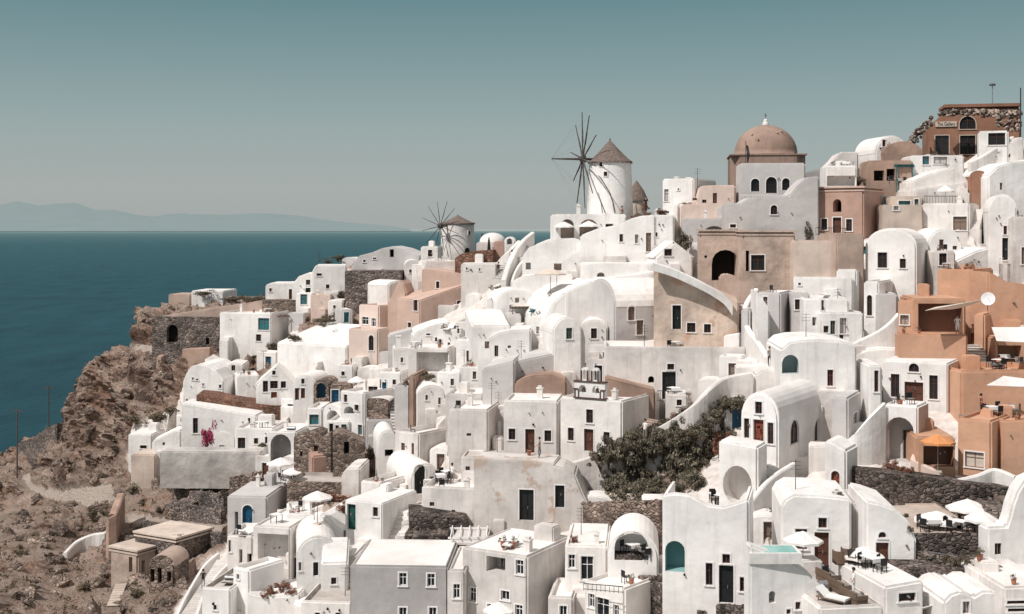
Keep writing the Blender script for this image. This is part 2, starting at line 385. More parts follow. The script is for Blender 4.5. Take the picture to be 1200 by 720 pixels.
    for spec in [s for s in wins.split(';') if s.strip()]:
        k, cx, cy, ww, hh = spec.split(); cx, cy, ww, hh = map(float, (cx, cy, ww, hh))
        face = 'f'
        if k.startswith('s.'): face = 's'; k = k[2:]
        k, _, col = k.partition(':'); ax = 'y' if face == 'f' else 'x'
        u0, _z = hit(cx-ww/2, cy, face); u1, _z = hit(cx+ww/2, cy, face); uc, zc = hit(cx, cy, face)
        _u, z1 = hit(cx, cy-hh/2, face); _u, z0 = hit(cx, cy+hh/2, face)
        if u0 > u1: u0, u1 = u1, u0
        lim = w if face == 'f' else d
        if u1-u0 > 8 or uc < 0 or uc > lim: print('WIN?', label, spec, round(uc, 1), round(lim, 1))
        u0 = max(.12, u0); u1 = min(lim-.12, u1)
        if u1-u0 < .15: print('WIN off', label, spec); continue
        if face == 'f': FR.append((u0, u1, z0, z1))
        arch = k in ('wa', 'da', 'oa', 'na', 'pa', 'ne'); poly = [((u0+u1)/2+(u1-u0)/2*math.cos(t_), (z0+z1)/2+(z1-z0)/2*math.sin(t_)) for t_ in [2*math.pi*i_/20 for i_ in range(20)]] if k == 'ne' else archpoly(u0, u1, z0, z1, k == 'pa') if arch else [(u0, z0), (u1, z0), (u1, z1), (u0, z1)]
        if face == 's': poly = poly[::-1] if False else poly
        deep = {'w': .24, 'd': .30, 'o': .9, 'n': 1.5, 'p': 1.6}[k[0]]; deep = min(deep, (d if face == 'f' else w)*.6)
        if face == 'f': e0, e1, sg = -.4, deep, 1
        elif a >= 0: e0, e1, sg = w-deep, w+.4, -1
        else: e0, e1, sg = -.4, deep, 1
        prism(cb, poly, ax, e0, e1, 2 if k[0] in 'nop' else 0); any_c = True
        # plane of the pane, measured inwards from the wall face
        w0 = 0 if (face == 'f' or a < 0) else w
        def T(q0, q1): p, q = w0+sg*q0, w0+sg*q1; return (p, q) if p < q else (q, p)
        big = hh >= 20
        if k[0] in 'wd':
            nm = 'window' if k[0] == 'w' else 'door'
            pm = ('glass' if not col or col in ('brown', 'red', 'white') else col) if k[0] == 'w' else (col or 'brown')
            pb = bmesh.new(); q0, q1 = T(deep-.07, deep+.02); prism(pb, poly, ax, q0, q1)
            p_ = obj(nm, pb, pm, root)
            fb = bmesh.new(); t = .055; q0, q1 = T(deep-.12, deep-.05); fm = (col if col in ('brown', 'red') else 'trim' if col == 'white' else 'wood' if col not in ('black','glass') else 'brown') if k[0] == 'w' else pm
            def bar(ua, ub, za, zb_):
                if ax == 'y': box(fb, ua, ub, q0, q1, za, zb_)
                else: box(fb, q0, q1, ua, ub, za, zb_)
            if arch:
                ip = [((x-uc)*(1-2*t/(u1-u0))+uc, (z-zc)*(1-2*t/(z1-z0))+zc) for x, z in poly]
                for i in range(len(poly)):
                    j = (i+1) % len(poly); prism(fb, [poly[i], poly[j], ip[j], ip[i]], ax, q0, q1)
            else:
                bar(u0, u0+t, z0, z1); bar(u1-t, u1, z0, z1); bar(u0+t, u1-t, z0, z0+t); bar(u0+t, u1-t, z1-t, z1)
            if k[0] == 'w':
                um = (u0+u1)/2; bar(um-.022, um+.022, z0+t, z1-t)
                zt = z1-(z1-z0)*.36
                if z1-z0 > .8: bar(u0+t, um-.022, zt-.02, zt+.02); bar(um+.022, u1-t, zt-.02, zt+.02)
            else:
                um = (u0+u1)/2
                if u1-u0 > 1.0: bar(um-.03, um+.03, z0, z1-t)
                bar(u0+t, u1-t, z0+(z1-z0)*.42, z0+(z1-z0)*.42+.09)
            obj('frame', fb, fm, p_)
            if big and k[0] == 'd':
                hb = bmesh.new(); q0, q1 = T(deep-.17, deep-.1)
                if ax == 'y': box(hb, um+.06, um+.1, q0, q1, z0+.9, z0+1.1)
                else: box(hb, q0, q1, um+.06, um+.1, z0+.9, z0+1.1)
                obj('handle', hb, 'steel', p_)
            if trim:       # raised plaster surround and sill
                sb = bmesh.new(); g = .09; q0, q1 = T(-.035, .03)
                def bar2(ua, ub, za, zb_, ex=0):
                    r0, r1 = T(-.035-ex, .03)
                    if ax == 'y': box(sb, ua, ub, r0, r1, za, zb_)
                    else: box(sb, r0, r1, ua, ub, za, zb_)
                if arch:
                    op = [((x-uc)*(1+2*g/(u1-u0))+uc, (z-zc)*(1+2*g/(z1-z0))+zc) for x, z in poly]
                    for i in range(1, len(poly)):
                        j = (i+1) % len(poly); prism(sb, [op[i], op[j], poly[j], poly[i]], ax, q0, q1)
                else:
                    bar2(u0-g, u0, z0, z1); bar2(u1, u1+g, z0, z1); bar2(u0-g, u1+g, z1, z1+g)
                if k[0] == 'w': bar2(u0-g-.04, u1+g+.04, z0-.08, z0-.003, .06)
                obj('surround', sb, trim, p_)
        elif k[0] == 'n' and col and col in ('black', 'brown', 'wood', 'blue'):
            if face == 'f':
                um = u0+(u1-u0)*.72; dw = min(.55, (u1-u0)*.26); zh = z0+min(2.1, (z1-z0)*.72); pb = bmesh.new(); box(pb, um-dw, um+dw, deep-.06, deep+.02, z0+.01, zh); d_ = obj('door', pb, col, root)
                pb = bmesh.new(); box(pb, um-dw-.07, um-dw, deep-.1, deep-.061, z0+.01, zh); box(pb, um+dw, um+dw+.07, deep-.1, deep-.061, z0+.01, zh); box(pb, um-dw-.07, um+dw+.07, deep-.1, deep-.061, zh, zh+.07); obj('frame', pb, 'wood', d_)
        elif k[0] in 'op':
            pb = bmesh.new(); q0, q1 = T(deep-.05, deep+.02); ip = [((x-uc)*1.02+uc, (z-zc)*1.02+zc) for x, z in poly]
            prism(pb, ip, ax, q0, q1); obj('doorway' if hh > 14 else 'opening', pb, col or 'dark', root)
    if clutter and mat in ('white', 'warm', 'old', 'cool', 'pale') and Hh > 2.2 and w > 2.2:
        for _ in range(2):       # a low masonry bench or annex against the front where no door stands
            if cr.random() > .6: continue
            ww_ = cr.uniform(.9, min(2.6, w*.5)); x0 = cr.uniform(.05, max(.06, w-ww_-.05)); hh_ = cr.uniform(.35, min(1.5, Hh*.38)); dp = cr.uniform(.5, 1.3)
            if any(u0 < x0+ww_+.1 and u1 > x0-.1 and z0 < hh_+.15 for u0, u1, z0, z1 in FR): continue
            kb = bmesh.new(); box(kb, x0, x0+ww_, -dp, .1, -4, hh_)
            if cr.random() < .5: box(kb, x0+ww_*.0-.0, x0+ww_, -dp-.35, -dp+.05, -4, hh_*.5)
            bmesh.ops.bevel(kb, geom=kb.edges[:], offset=.07, segments=2, affect='EDGES'); obj('bench', kb, cr.choice((mat, 'warm', 'old')), root)
        if any_c or True:
            hasside = any(s_.strip().startswith('s.') for s_ in wins.split(';'))
            if abs(a) > R(8) and d > 3.5 and not hasside and not side and cr.random() < .45 and name == 'house':
                n_ = 9; e = w if a >= 0 else -.85; kb = bmesh.new(); hs_ = min(Hh*.8, 3.0)
                for i in range(n_): box(kb, e, e+.85, .3+i*.3, .3+(i+1)*.3+(0 if i < n_-1 else d-.3-n_*.3 if d > .3+n_*.3 else 0), -4, hs_*(i+1)/n_)
                obj('outer_stairs', kb, 'warm', root)
            if cr.random() < .22:
                x0 = cr.uniform(.4, w-.4); y0 = cr.uniform(.6, max(.7, d-.6)); kb = bmesh.new(); zt_ = Hh-.3; tube(kb, (x0, y0, zt_), (x0, y0, zt_+2.2), .03, .02, 5)
                for q in (1.6, 1.85, 2.1): tube(kb, (x0-.35, y0, zt_+q), (x0+.35, y0, zt_+q), .014, .014, 4)
                obj('aerial', kb, 'metal', root)
        used = sorted(FR)
        if len(FR) < 2 and w > 3 and Hh > 2.6 and roof in ('flat', 'plain', 'slant', 'vault', 'prof') and kick_ok:      # small vents and slit lights
            for _ in range(cr.choice((1, 2, 2, 3))):
                ww_ = cr.uniform(.22, .5); hh_ = cr.choice((.25, .35, .7, 1.1)); x0 = cr.uniform(.4, w-.9); z0 = cr.uniform(.9, max(1.0, Hh*.72-hh_))
                if z0+hh_ > Hh*.75 or any(u0 < x0+ww_+.2 and u1 > x0-.2 for u0, u1, _a, _b in FR): continue
                FR.append((x0, x0+ww_, z0, z0+hh_)); pl = [(x0, z0), (x0+ww_, z0), (x0+ww_, z0+hh_), (x0, z0+hh_)]
                prism(cb, pl, 'y', -.4, .24); any_c = True; kb = bmesh.new(); prism(kb, pl, 'y', .16, .25); p_ = obj('window', kb, cr.choice(('dark', 'glass', 'brown', 'wood')), root)
                kb = bmesh.new(); box(kb, x0+ww_/2-.02, x0+ww_/2+.02, .1, .17, z0, z0+hh_); box(kb, x0, x0+.04, .1, .17, z0, z0+hh_); box(kb, x0+ww_-.04, x0+ww_, .1, .17, z0, z0+hh_); obj('frame', kb, 'wood', p_)
    if any_c:
        cut = obj('tmp_cutter', cb, [mat, rm, inner or mat]); cut.matrix_world = mw; PENDING.append((wall, cut))
    else: cb.free()
    FOOT.append((mi, w, d, org.z))
    return h
def finish_booleans():
    for w, c in PENDING:
        md = w.modifiers.new('b', 'BOOLEAN'); md.operation = 'DIFFERENCE'; md.solver = 'EXACT'; md.object = c
        md.use_self = False; md.material_mode = 'INDEX'
    bpy.context.view_layer.update(); dg = bpy.context.evaluated_depsgraph_get(); new = []
    for w, c in PENDING:
        me = bpy.data.meshes.new_from_object(w.evaluated_get(dg)); new.append(me)
        if len(me.polygons) < 6: print('BOOL FAIL', w.parent.get('label') if w.parent else w.name)
    for (w, c), me in zip(PENDING, new):
        w.modifiers.clear()
        if len(me.polygons) >= 6: w.data = me
    for w, c in PENDING: bpy.data.objects.remove(c)
    PENDING.clear()
# ================================================================= houses, far left ridge
H('dark stone bastion wall with an arched doorway at the cliff edge', 257, 404, 372, 178, None, 4, 'stone', 'plain', 'oa 202 391 13 21;o 243 400 4 8', name='stone_bastion', cat='bastion', depth=5, bev=.05)
H('long taupe retaining building above the dark stone bastion', 312, 378, 352, 181, None, 6, 'tan', 'slant', '', ytl=372, name='retaining_building', cat='building', depth=7)
H('small square beige ruin at the seaward end of the ridge', 223, 362, 345, 197, None, 10, 'tan', 'plain', '', name='ruined_hut', cat='hut', depth=5, dY=6)
H('low white flat roofed store above the taupe retaining building', 262, 358, 341, 224, None, 5, 'white', 'plain', '', depth=7, dY=6)
H('low dark stone wall house right of the low white store', 310, 360, 349, 262, None, 5, 'stone', 'plain', '', name='stone_building', cat='building', depth=4, dY=8, bev=.04)
H('brown dry stone enclosure below the ridge houses', 346, 367, 352, 307, None, 0, 'stoneb', 'plain', '', name='stone_enclosure', cat='enclosure', depth=5, bev=.04)
H('white flat house with pergola front standing just right of the dark bastion', 318, 402, 367, 257, 341, 14, 'white', 'flat', 'w:teal 309 380 13 14;w:black 303 396 6 8', par=.3)
H('white ridge house with one small square window and a brown door', 350, 354, 332, 311, None, -4, 'white', 'prof', 'w 317 340 3 4;d 341 346 5 14', prof=[(350,331),(335,332),(320,332),(311,334)][::-1], depth=6)
H('stepped white ridge house with a dark window over a dark door', 378, 350, 320, 342, None, -3, 'white', 'prof', 'w 361 331 5 6;d:black 361 342 6 9', prof=[(342,333),(346,329),(350,324),(358,321),(366,320),(372,318),(378,318)], depth=6)
H('tall white gabled slab house at the top of the left ridge', 406, 345, 311, 366, None, -6, 'white', 'prof', 'w:black 374 322 6 3;w:black 384 336 4 5', prof=[(366,318),(370,311),(385,311),(400,311),(408,311)], depth=6)
H('small white hut with a pale blue shutter on the left ridge', 365, 364, 344, 346, 388, 20, 'white', 'plain', 'w:teal 356 351 8 12', depth=5)
H('cream cube behind the pale blue shuttered hut', 388, 366, 346, 364, None, -4, 'pale', 'flat', '', depth=4)
H('white cottage stepping down below the cream cube on the left ridge', 402, 372, 352, 384, None, 10, 'warm', 'plain', 'w 392 360 3 4', depth=4)
H('small white house with blue grey door at the edge of the brown scrub', 414, 386, 363, 400, None, -20, 'cool', 'flat', 'd:teal 406 372 6 12', depth=4)
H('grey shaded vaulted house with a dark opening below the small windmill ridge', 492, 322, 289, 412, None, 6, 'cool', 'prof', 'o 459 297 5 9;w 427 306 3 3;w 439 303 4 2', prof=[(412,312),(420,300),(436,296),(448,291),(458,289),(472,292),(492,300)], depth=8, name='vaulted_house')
H('white vaulted cottage between the grey vault and the small windmill', 492, 330, 305, 474, None, -6, 'warm', 'vault', 'w 481 318 3 4;w 487 318 3 4', depth=5, name='vaulted_house')
H('white house with a roof terrace at the foot of the small windmill', 514, 312, 289, 493, None, 4, 'white', 'flat', 'w:black 504 297 5 8', depth=5)
H('white cluster house with small dark windows left of the stone walled windmill yard', 535, 332, 306, 498, None, -12, 'warm', 'flat', 'w:black 502 317 3 5;w:black 508 318 3 5;w 522 318 3 3', depth=6)
H('dark stone terrace house with white roof line on the left ridge', 470, 340, 318, 404, None, 3, 'stone', 'plain', '', name='stone_building', cat='building', depth=6, bev=.05)
H('brown stone yard wall with white capping below the small windmill', 578, 312, 295, 533, None, 4, 'redst', 'prof', '', prof=[(533,303),(540,298),(552,295),(566,294),(578,293)], name='yard_building', cat='enclosure', depth=7, bev=.05)
H('white block below the brown stone windmill yard', 582, 326, 309, 540, None, 2, 'warm', 'plain', 'w 547 315 2 3;w 562 316 2 3', depth=6)
H('small white dome chapel behind the windmill yard', 592, 300, 284, 558, None, 5, 'old', 'dome', '', name='chapel', cat='chapel', depth=5, dY=6, rise=1.2)
H('low rusty brown shed roof right of the small white dome', 592, 306, 283, 578, None, 10, 'rose', 'plain', '', name='shed', cat='shed', depth=3, dY=6)
H('tiny white arched bell niche on the skyline ridge', 604, 296, 278, 591, None, 4, 'white', 'vault', 'na 597 283 6 7', name='bell_niche', cat='bell niche', depth=2, dY=4)
# ---- pink cluster
H('tall pink house with a slit window left of centre ridge', 552, 345, 322, 494, None, 12, 'pink', 'slant', 'w:black 513 334 4 8', ytl=315, depth=7, dY=3)
H('large pink slope roofed house with one four pane window', 492, 386, 352, 552, 475, -33, 'pink', 'slant', 'w:black 540 357 9 9;s.w:black 487 358 5 13;s.w:black 480 381 4 6', ytl=331, depth=6)
H('white barrel vaulted house with a curved pink gable wall', 455, 372, 335, 430, 476, 46, 'warm', 'vaults', '', rise=.6, depth=4, name='vaulted_house')
H('narrow curved pink gable house beside the white barrel vault', 476, 374, 331, 454, None, 10, 'pink', 'prof', 'w:black 477 348 4 11', prof=[(454,356),(460,344),(466,332),(469,328),(473,333),(476,342)], depth=4, dY=-1)
H('pale pink cube house with two white shuttered windows', 444, 389, 358, 420, 474, 38, 'pale', 'flat', 'w:white 428 376 8 9;w:white 438 378 5 10;s.d:wood 468 379 11 18', par=.25)
H('pale pink lower house with a tall narrow arched window', 443, 424, 386, 408, 456, 22, 'pale', 'flat', 'wa:brown 435 402 6 18', par=.25)
H('small white wall house right of the arched pink house', 484, 424, 390, 455, None, -6, 'cool', 'prof', '', prof=[(455,394),(462,392),(470,390),(484,386)], depth=4)
H('white stepped terrace block below the large pink house', 528, 412, 377, 484, None, -8, 'white', 'prof', 'w:black 483 394 5 3;w:black 502 392 5 2;w 511 398 3 5', prof=[(484,392),(490,388),(500,384),(512,380),(528,377)], depth=7)
H('white cube with tiny windows near the middle of the left cluster', 540, 418, 386, 512, None, 10, 'white', 'flat', 'w 516 402 3 9;w 526 403 3 3', depth=6)
H('flat roofed white house with a deep shaded yard full of shrubs', 526, 443, 408, 478, None, 8, 'warm', 'flat', 'n:tan 508 425 40 24', par=.2, depth=7)
H('slim white house with a tall chimney left of the shaded yard', 484, 442, 408, 462, None, -8, 'white', 'flat', 'w 471 422 3 6', depth=5, chim=[(468,.5,1.4)])
H('white house with two tall brown doors beside the pergola terrace', 568, 432, 398, 534, 584, 14, 'white', 'flat', 'd 549 418 5 14;d 559 420 4 14;w 537 388 3 6', depth=6)
H('narrow white house with a small dark vent under its flat roof', 552, 402, 377, 534, None, 8, 'warm', 'flat', 'w:black 536 386 3 8', depth=5)
H('white house with smooth sloping roof below the orange pergola', 598, 425, 382, 553, None, -8, 'white', 'shed', '', rise=1.3, depth=7)
# ================================================================= mid left white cluster
H('broad white plastered hall roof with a small round window gable', 406, 436, 406, 324, 428, 30, 'white', 'shed', '', rise=1.9, depth=9, name='hall', cat='hall')
H('small white gable with a round dark window', 400, 410, 388, 381, None, 4, 'white', 'gable', 'oa 387 403 5 6', depth=6, name='gabled_house', dY=-1)
H('white gabled chapel house with three brown windows and a red door', 345, 473, 432, 300, None, -6, 'white', 'gable', 'w:brown 321 437 4 5;w:brown 311 453 6 13;w:brown 321 451 9 9;w:brown 332 451 6 8;d:red 321 463 7 7', rise=2.0, depth=8, name='gabled_house')
H('white round topped house with two narrow brown doors', 370, 474, 440, 343, None, 6, 'white', 'vault', 'w:brown 355 447 4 6;d:brown 348 462 5 14;d:brown 355 461 5 12', depth=7, name='vaulted_house')
H('white terrace house with a grey shaded face left of the gabled chapel house', 278, 470, 440, 304, 262, -16, 'white', 'flat', 's.w:black 270 450 3 6', depth=5)
H('stone rimmed arch house with a blue door', 387, 470, 446, 367, None, 4, 'stoneb', 'vault', 'oa:blue 376 458 11 18', depth=5, name='cave_house', cat='cave house')
H('white cave house front with a blue shutter beside the stone rimmed arch', 412, 474, 452, 387, None, -4, 'stoneb', 'plain', 'd:blue 392 464 10 14;d:black 404 464 4 12', depth=4, name='cave_house', cat='cave house', roofmat='white')
H('rounded white cave house mass with tiny vent holes at the cliff top', 262, 474, 426, 214, None, 6, 'white', 'prof', 'w:black 226 444 2 3;w:black 231 445 3 2;w:black 238 451 2 3;w:black 258 453 3 4;w:black 268 450 3 6;w:black 219 470 2 5;w:black 223 471 2 5', prof=[(214,448),(218,438),(224,430),(232,427),(242,428),(252,434),(262,446)], depth=8, name='cave_house', cat='cave house')
H('white wedge roofed cave house behind the rounded cave house mass', 285, 446, 424, 240, None, -4, 'warm', 'prof', '', prof=[(240,420),(248,424),(258,432),(270,426),(284,428)], depth=6, name='cave_house', cat='cave house')
H('white lower cave house with slit doors behind the pink bougainvillea', 300, 510, 487, 212, None, 4, 'white', 'slant', 'w:brown 229 499 6 18;w:black 292 493 3 6', ytl=472, depth=4, dY=-1, name='cave_house', cat='cave house')
H('long brown stone walled terrace with white capping in the left cluster', 350, 492, 474, 230, None, -4, 'redst', 'prof', '', prof=[(230,463),(250,465),(265,469),(285,472),(303,474),(320,476),(350,476)], depth=5, dY=4, name='stone_terrace', cat='terrace', bev=.05)
H('white arched store with one small low window above the concrete wall', 276, 530, 505, 247, None, 5, 'white', 'vault', 'w:black 260 524 6 5', depth=5, name='vaulted_house', rise=1.2)
H('white row house with a paned window and dark window above the concrete wall', 320, 532, 502, 275, None, 4, 'white', 'flat', 'w:black 283 520 9 14;w:black 300 517 5 7;w:black 312 516 3 8', depth=6)
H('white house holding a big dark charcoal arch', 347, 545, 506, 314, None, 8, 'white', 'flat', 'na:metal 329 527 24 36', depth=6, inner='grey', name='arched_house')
H('small white flat house with a dark shaded window bay', 378, 504, 478, 360, None, 4, 'white', 'flat', 'w:teal 368 492 11 12', depth=5)
H('little white vaulted house right of the dark window bay', 402, 500, 474, 378, None, 26, 'white', 'vault', 'na 390 487 14 12', depth=6, name='vaulted_house')
H('white flat house with two narrow teal shutters on top of the stone ruins', 426, 514, 460, 398, 462, 34, 'white', 'flat', 'w:black 405 467 4 9;w:black 418 478 5 7;w:teal 422 504 5 12;na 409 481 12 9', depth=6)
H('white terrace house with teal shuttered doors under a thin white awning', 410, 520, 493, 384, None, 4, 'white', 'flat', 'd:black 388 504 5 15;d:teal 403 505 6 15;w:glass 395 503 4 9', depth=5)
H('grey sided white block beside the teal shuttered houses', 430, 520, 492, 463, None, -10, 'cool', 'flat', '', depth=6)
H('ruined brown stone house with an empty dark doorway', 388, 552, 515, 344, 412, 18, 'stoneb', 'prof', 'o 370 528 5 12;o 353 532 3 6', prof=[(344,512),(352,508),(362,512),(368,520),(388,505)], name='ruined_house', cat='ruin', depth=5, bev=.05, plinth=1.5)
H('brown stone ruin with white curved capping below the teal shutters', 428, 552, 512, 390, None, -8, 'stoneb', 'prof', 'o 406 525 6 14', prof=[(390,512),(396,508),(404,509),(412,513),(428,520)], name='ruined_house', cat='ruin', depth=4, bev=.05)
H('small tan tiled roof hut behind the white parasols', 366, 556, 535, 386, None, -25, 'rose', 'shed', '', rise=1.0, depth=3.5, name='shed', cat='shed', dY=-2)
H('blue roofed white kiosk among the stone ruins', 448, 505, 468, 426, None, 10, 'sand', 'flat', 'w:dark 437 458 11 10;w:blue 449 450 8 10', depth=4, dY=4, name='kiosk', cat='kiosk')
H('rounded brown stone turret with a white parapet', 456, 494, 467, 424, None, 3, 'stoneb', 'vault', '', rise=.4, depth=4, name='stone_turret', cat='turret', roofmat='white')
H('long weathered concrete retaining wall in the left cluster', 306, 552, 530, 187, None, 3, 'conc', 'plain', '', name='retaining_wall', cat='wall', depth=3, roofmat='conc', plinth=2)
H('tan square tower with a white top at the edge of the rocks', 182, 566, 533, 153, None, 8, 'sand', 'plain', '', name='tower', cat='tower', depth=4)
H('white capped block with a small window above the tan square tower', 178, 540, 509, 150, None, 4, 'white', 'plain', 'w:black 168 524 8 4', depth=5)
H('white parapet house right of the white capped block', 212, 536, 514, 178, None, -6, 'white', 'prof', '', prof=[(178,518),(190,512),(202,506),(212,504)], depth=4)
# ================================================================= lower left
H('grey stone hut with a projecting flat slab roof on the rocky slope', 161, 678, 647, 129, 173, 30, 'mansion', 'flat', 's.o 168 664 4 14;o 153 662 4 18', name='stone_hut', cat='hut', depth=5, cornice='sand', par=None)
H('long dark stone barn with a flat earth roof on the rocky slope', 206, 664, 632, 158, 222, 30, 'stone', 'plain', '', name='stone_barn', cat='barn', depth=5, cornice='sand', bev=.05)
H('low arched stone ruin with a dark window in the rocky slope', 204, 688, 652, 174, None, 6, 'stoneb', 'vault', 'o 178 675 6 16;o 187 675 5 18;o 198 676 5 12', name='ruined_house', cat='ruin', depth=4, roofmat='tan')
H('white block house with an arched blue door at the cliff edge', 276, 645, 577, 264, 330, -58, 'white', 'flat', 's.pa:blue 291 604 12 26', depth=6.5, par=.2) if False else None
H('white and grey block house with an arched blue door above the cliff stairs', 313, 636, 582, 266, None, 6, 'cool', 'plain', 'da:blue 290 607 12 30;n:rose 277 610 4 20', depth=7, roofmat='white')
H('white cube with narrow slits stepping down below the blue door', 296, 668, 628, 266, None, 4, 'warm', 'flat', 'o:rose 282 652 4 16;o 292 656 5 14;w 269 640 3 14', depth=5)
H('white plunge pool house with a beige awning and shaded yard', 340, 676, 618, 296, 360, 12, 'warm', 'flat', 'n:cool 320 646 36 40', depth=7, par=.2)
H('white house with a sliding glass door between pool yard and vaulted roofs', 366, 648, 602, 336, None, -10, 'white', 'flat', 'w:white 353 633 11 20', depth=5)
H('tall pointed white corner house in the lower left', 292, 720, 668, 272, 300, 34, 'white', 'flat', 'w 279 676 3 6', depth=4)
H('round fronted white planter terrace full of brown shrubs', 352, 712, 690, 290, None, 4, 'white', 'prof', '', prof=[(290,694),(300,697),(320,699),(340,698),(352,694)], name='planter_terrace', cat='terrace', depth=5)
H('white barrel vaulted house with a tall dark window in the lower left', 396, 694, 630, 348, None, -10, 'white', 'vault', 'd:black 370 667 6 16;w 351 664 4 10', depth=8, rise=1.6, name='vaulted_house')
H('white house with slanted gable wall and rows of stairs behind it', 420, 652, 610, 374, None, 14, 'white', 'prof', '', prof=[(374,602),(384,606),(400,622),(412,640),(420,648)], depth=5)
H('small white cube with one tiny black window in the lower left', 408, 712, 660, 376, None, -6, 'white', 'shed', 'w:black 391 681 6 8', rise=.8, depth=5)
H('tall white house with a green shuttered door', 448, 650, 590, 404, 482, 24, 'white', 'plain', 'd:green 412 606 10 30;w:black 440 600 6 11', depth=6, bev=.1)
H('white front block with an open roof planter and a grey shaded side', 446, 606, 566, 422, 480, 30, 'warm', 'flat', '', depth=6, par=.5)
H('low white vaulted roof left of the green shuttered house', 404, 652, 618, 376, None, -20, 'white', 'vault', '', depth=6, name='vaulted_house', rise=.8)
# ================================================================= centre left
H('white cube terrace house above the barrel vaulted house with the black arch', 491, 548, 508, 462, 530, 36, 'old', 'flat', '', depth=7, par=.5)
H('white cylinder roofed store beside the white cube terrace house', 466, 536, 505, 442, None, -10, 'white', 'vault', 'o 456 531 10 8', depth=6, name='vaulted_house', rise=1.4)
H('white barrel vaulted house with a tall black arched doorway', 482, 584, 545, 516, 452, -22, 'warm', 'vault', 'da:black 492 562 13 34', depth=8, rise=1.6, name='vaulted_house')
H('white block with balustraded sun terrace in front of the black arch', 558, 618, 572, 494, None, 10, 'old', 'flat', '', depth=6, par=.5)
H('small dirty white hut with a rounded gable left of the flaking grey house', 594, 622, 578, 556, None, 4, 'old', 'prof', '', prof=[(556,585),(564,581),(574,577),(582,580),(590,588),(594,594)], name='hut', cat='hut', depth=4)
H('square grey retaining house left of the white front block', 422, 580, 548, 400, None, 4, 'old', 'prof', '', prof=[(400,556),(406,549),(422,548)], depth=5)
H('white stepped house rising behind the diagonal white stair wall', 572, 540, 480, 526, None, 10, 'old', 'flat', 'w:white 517 484 4 8', depth=6)
H('tall smooth grey walled house left of the church', 603, 486, 422, 565, None, 6, 'cool', 'slant', '', ytl=432, depth=7)
H('white terraced house with a curved parapet below the tall grey wall', 566, 500, 462, 522, None, 6, 'old', 'flat', '', depth=5)
H('curved white water cistern house left of the tall grey wall', 522, 488, 452, 490, None, -10, 'warm', 'vault', 'w 500 466 3 6;w 515 470 3 8', depth=5, name='vaulted_house', rise=1.0)
H('narrow white house beside the terracotta sliver wall', 480, 500, 452, 462, None, 4, 'cool', 'flat', '', depth=4)
H('thin terracotta wall rising between white houses', 486, 498, 440, 479, None, 8, 'terra', 'plain', '', name='garden_wall', cat='wall', depth=6)
H('white cube with chimneys above the cistern house', 540, 476, 436, 512, None, 12, 'white', 'flat', 'w 530 448 4 8;o:wood 545 452 5 20', depth=6, chim=[(520,.5,.9)])
H('bright white house with small openings under the pergola terrace', 562, 462, 430, 538, None, 6, 'white', 'flat', 'w 556 440 4 9', depth=5)
# ================================================================= church group
H('white church left wing with a brown door between two small windows', 654, 534, 470, 590, 664, 8, 'warm', 'flat', 'd:brown 621 517 11 28;w:black 600 509 8 13;w:black 642 511 8 13', name='church_wing', cat='church wing', par=.25, cornice=None, depth=5)
CH = H('white church with a brown door below a small high window and a bell gable', 729, 532, 470, 656, 770, 30, 'warm', 'flat', 'd:brown 690 516 11 26;w:black 669 509 7 15;w:black 691 488 8 16;w:black 711 514 7 15', name='church', cat='church', par=.35, depth=8)
H('curved terracotta coloured wall on the terrace behind the church left wing', 664, 470, 440, 603, None, 4, 'terra', 'prof', '', prof=[(603,449),(614,443),(626,440),(645,439),(664,445)], name='roof_terrace_wall', cat='wall', depth=4, roofmat='roofdirty')
H('brown render wall block sloping down behind the church bell gable', 770, 478, 454, 710, None, -4, 'terra', 'slant', '', ytl=444, name='roof_terrace_wall', cat='wall', depth=3, roofmat='roofdirty') if False else H('brown render wall block sloping down behind the church bell gable', 768, 480, 458, 709, None, 4, 'terra', 'slant', '', ytl=443, name='roof_terrace_wall', cat='wall', depth=3, roofmat='roofdirty')
H('old grey house with flaking plaster and a black double door', 650, 614, 542, 555, None, 10, 'flake', 'slant', 'd:black 617 592 17 36;d:black 655 582 11 26', ytl=538, depth=3.5, bev=.08, roofmat='roofdirty')
H('peeling lower annex of the old grey house with a black door', 690, 608, 556, 648, None, 6, 'flake', 'prof', 'd:black 656 582 11 26', prof=[(648,546),(660,548),(674,556),(684,580),(690,592)], depth=4)
H('white house with two small green shuttered windows under a smooth round vault', 682, 440, 372, 648, None, -10, 'white', 'vault', 'w:green 667 391 7 13', depth=9, rise=1.6, name='vaulted_house')
H('white round fronted house with a single dark window beside the green shuttered vault', 712, 424, 375, 680, None, 6, 'warm', 'vault', 'w:black 696 391 7 12', depth=8, rise=.8, name='vaulted_house')
H('large smooth white dome roofed house in the centre of the hillside', 716, 392, 334, 640, None, -14, 'white', 'prof', '', prof=[(640,372),(648,356),(660,344),(674,336),(690,334),(702,338),(710,348),(716,362)], depth=10, name='vaulted_house')
H('low grey faced house in front of the long white barrel vault', 742, 407, 376, 712, None, -6, 'cool', 'vaults', '', depth=4, rise=.4, name='vaulted_house')
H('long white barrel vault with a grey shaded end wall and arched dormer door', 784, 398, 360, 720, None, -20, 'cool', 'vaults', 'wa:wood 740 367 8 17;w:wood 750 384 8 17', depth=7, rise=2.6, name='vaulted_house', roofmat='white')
H('long high beige wall building with a black door and iron balcony', 874, 470, 407, 708, None, 4, 'old', 'flat', 'd:black 784 452 16 32;w:black 786 430 8 7;oa:dark 763 445 7 8', depth=6, par=.5, bev=.1, dY=8)
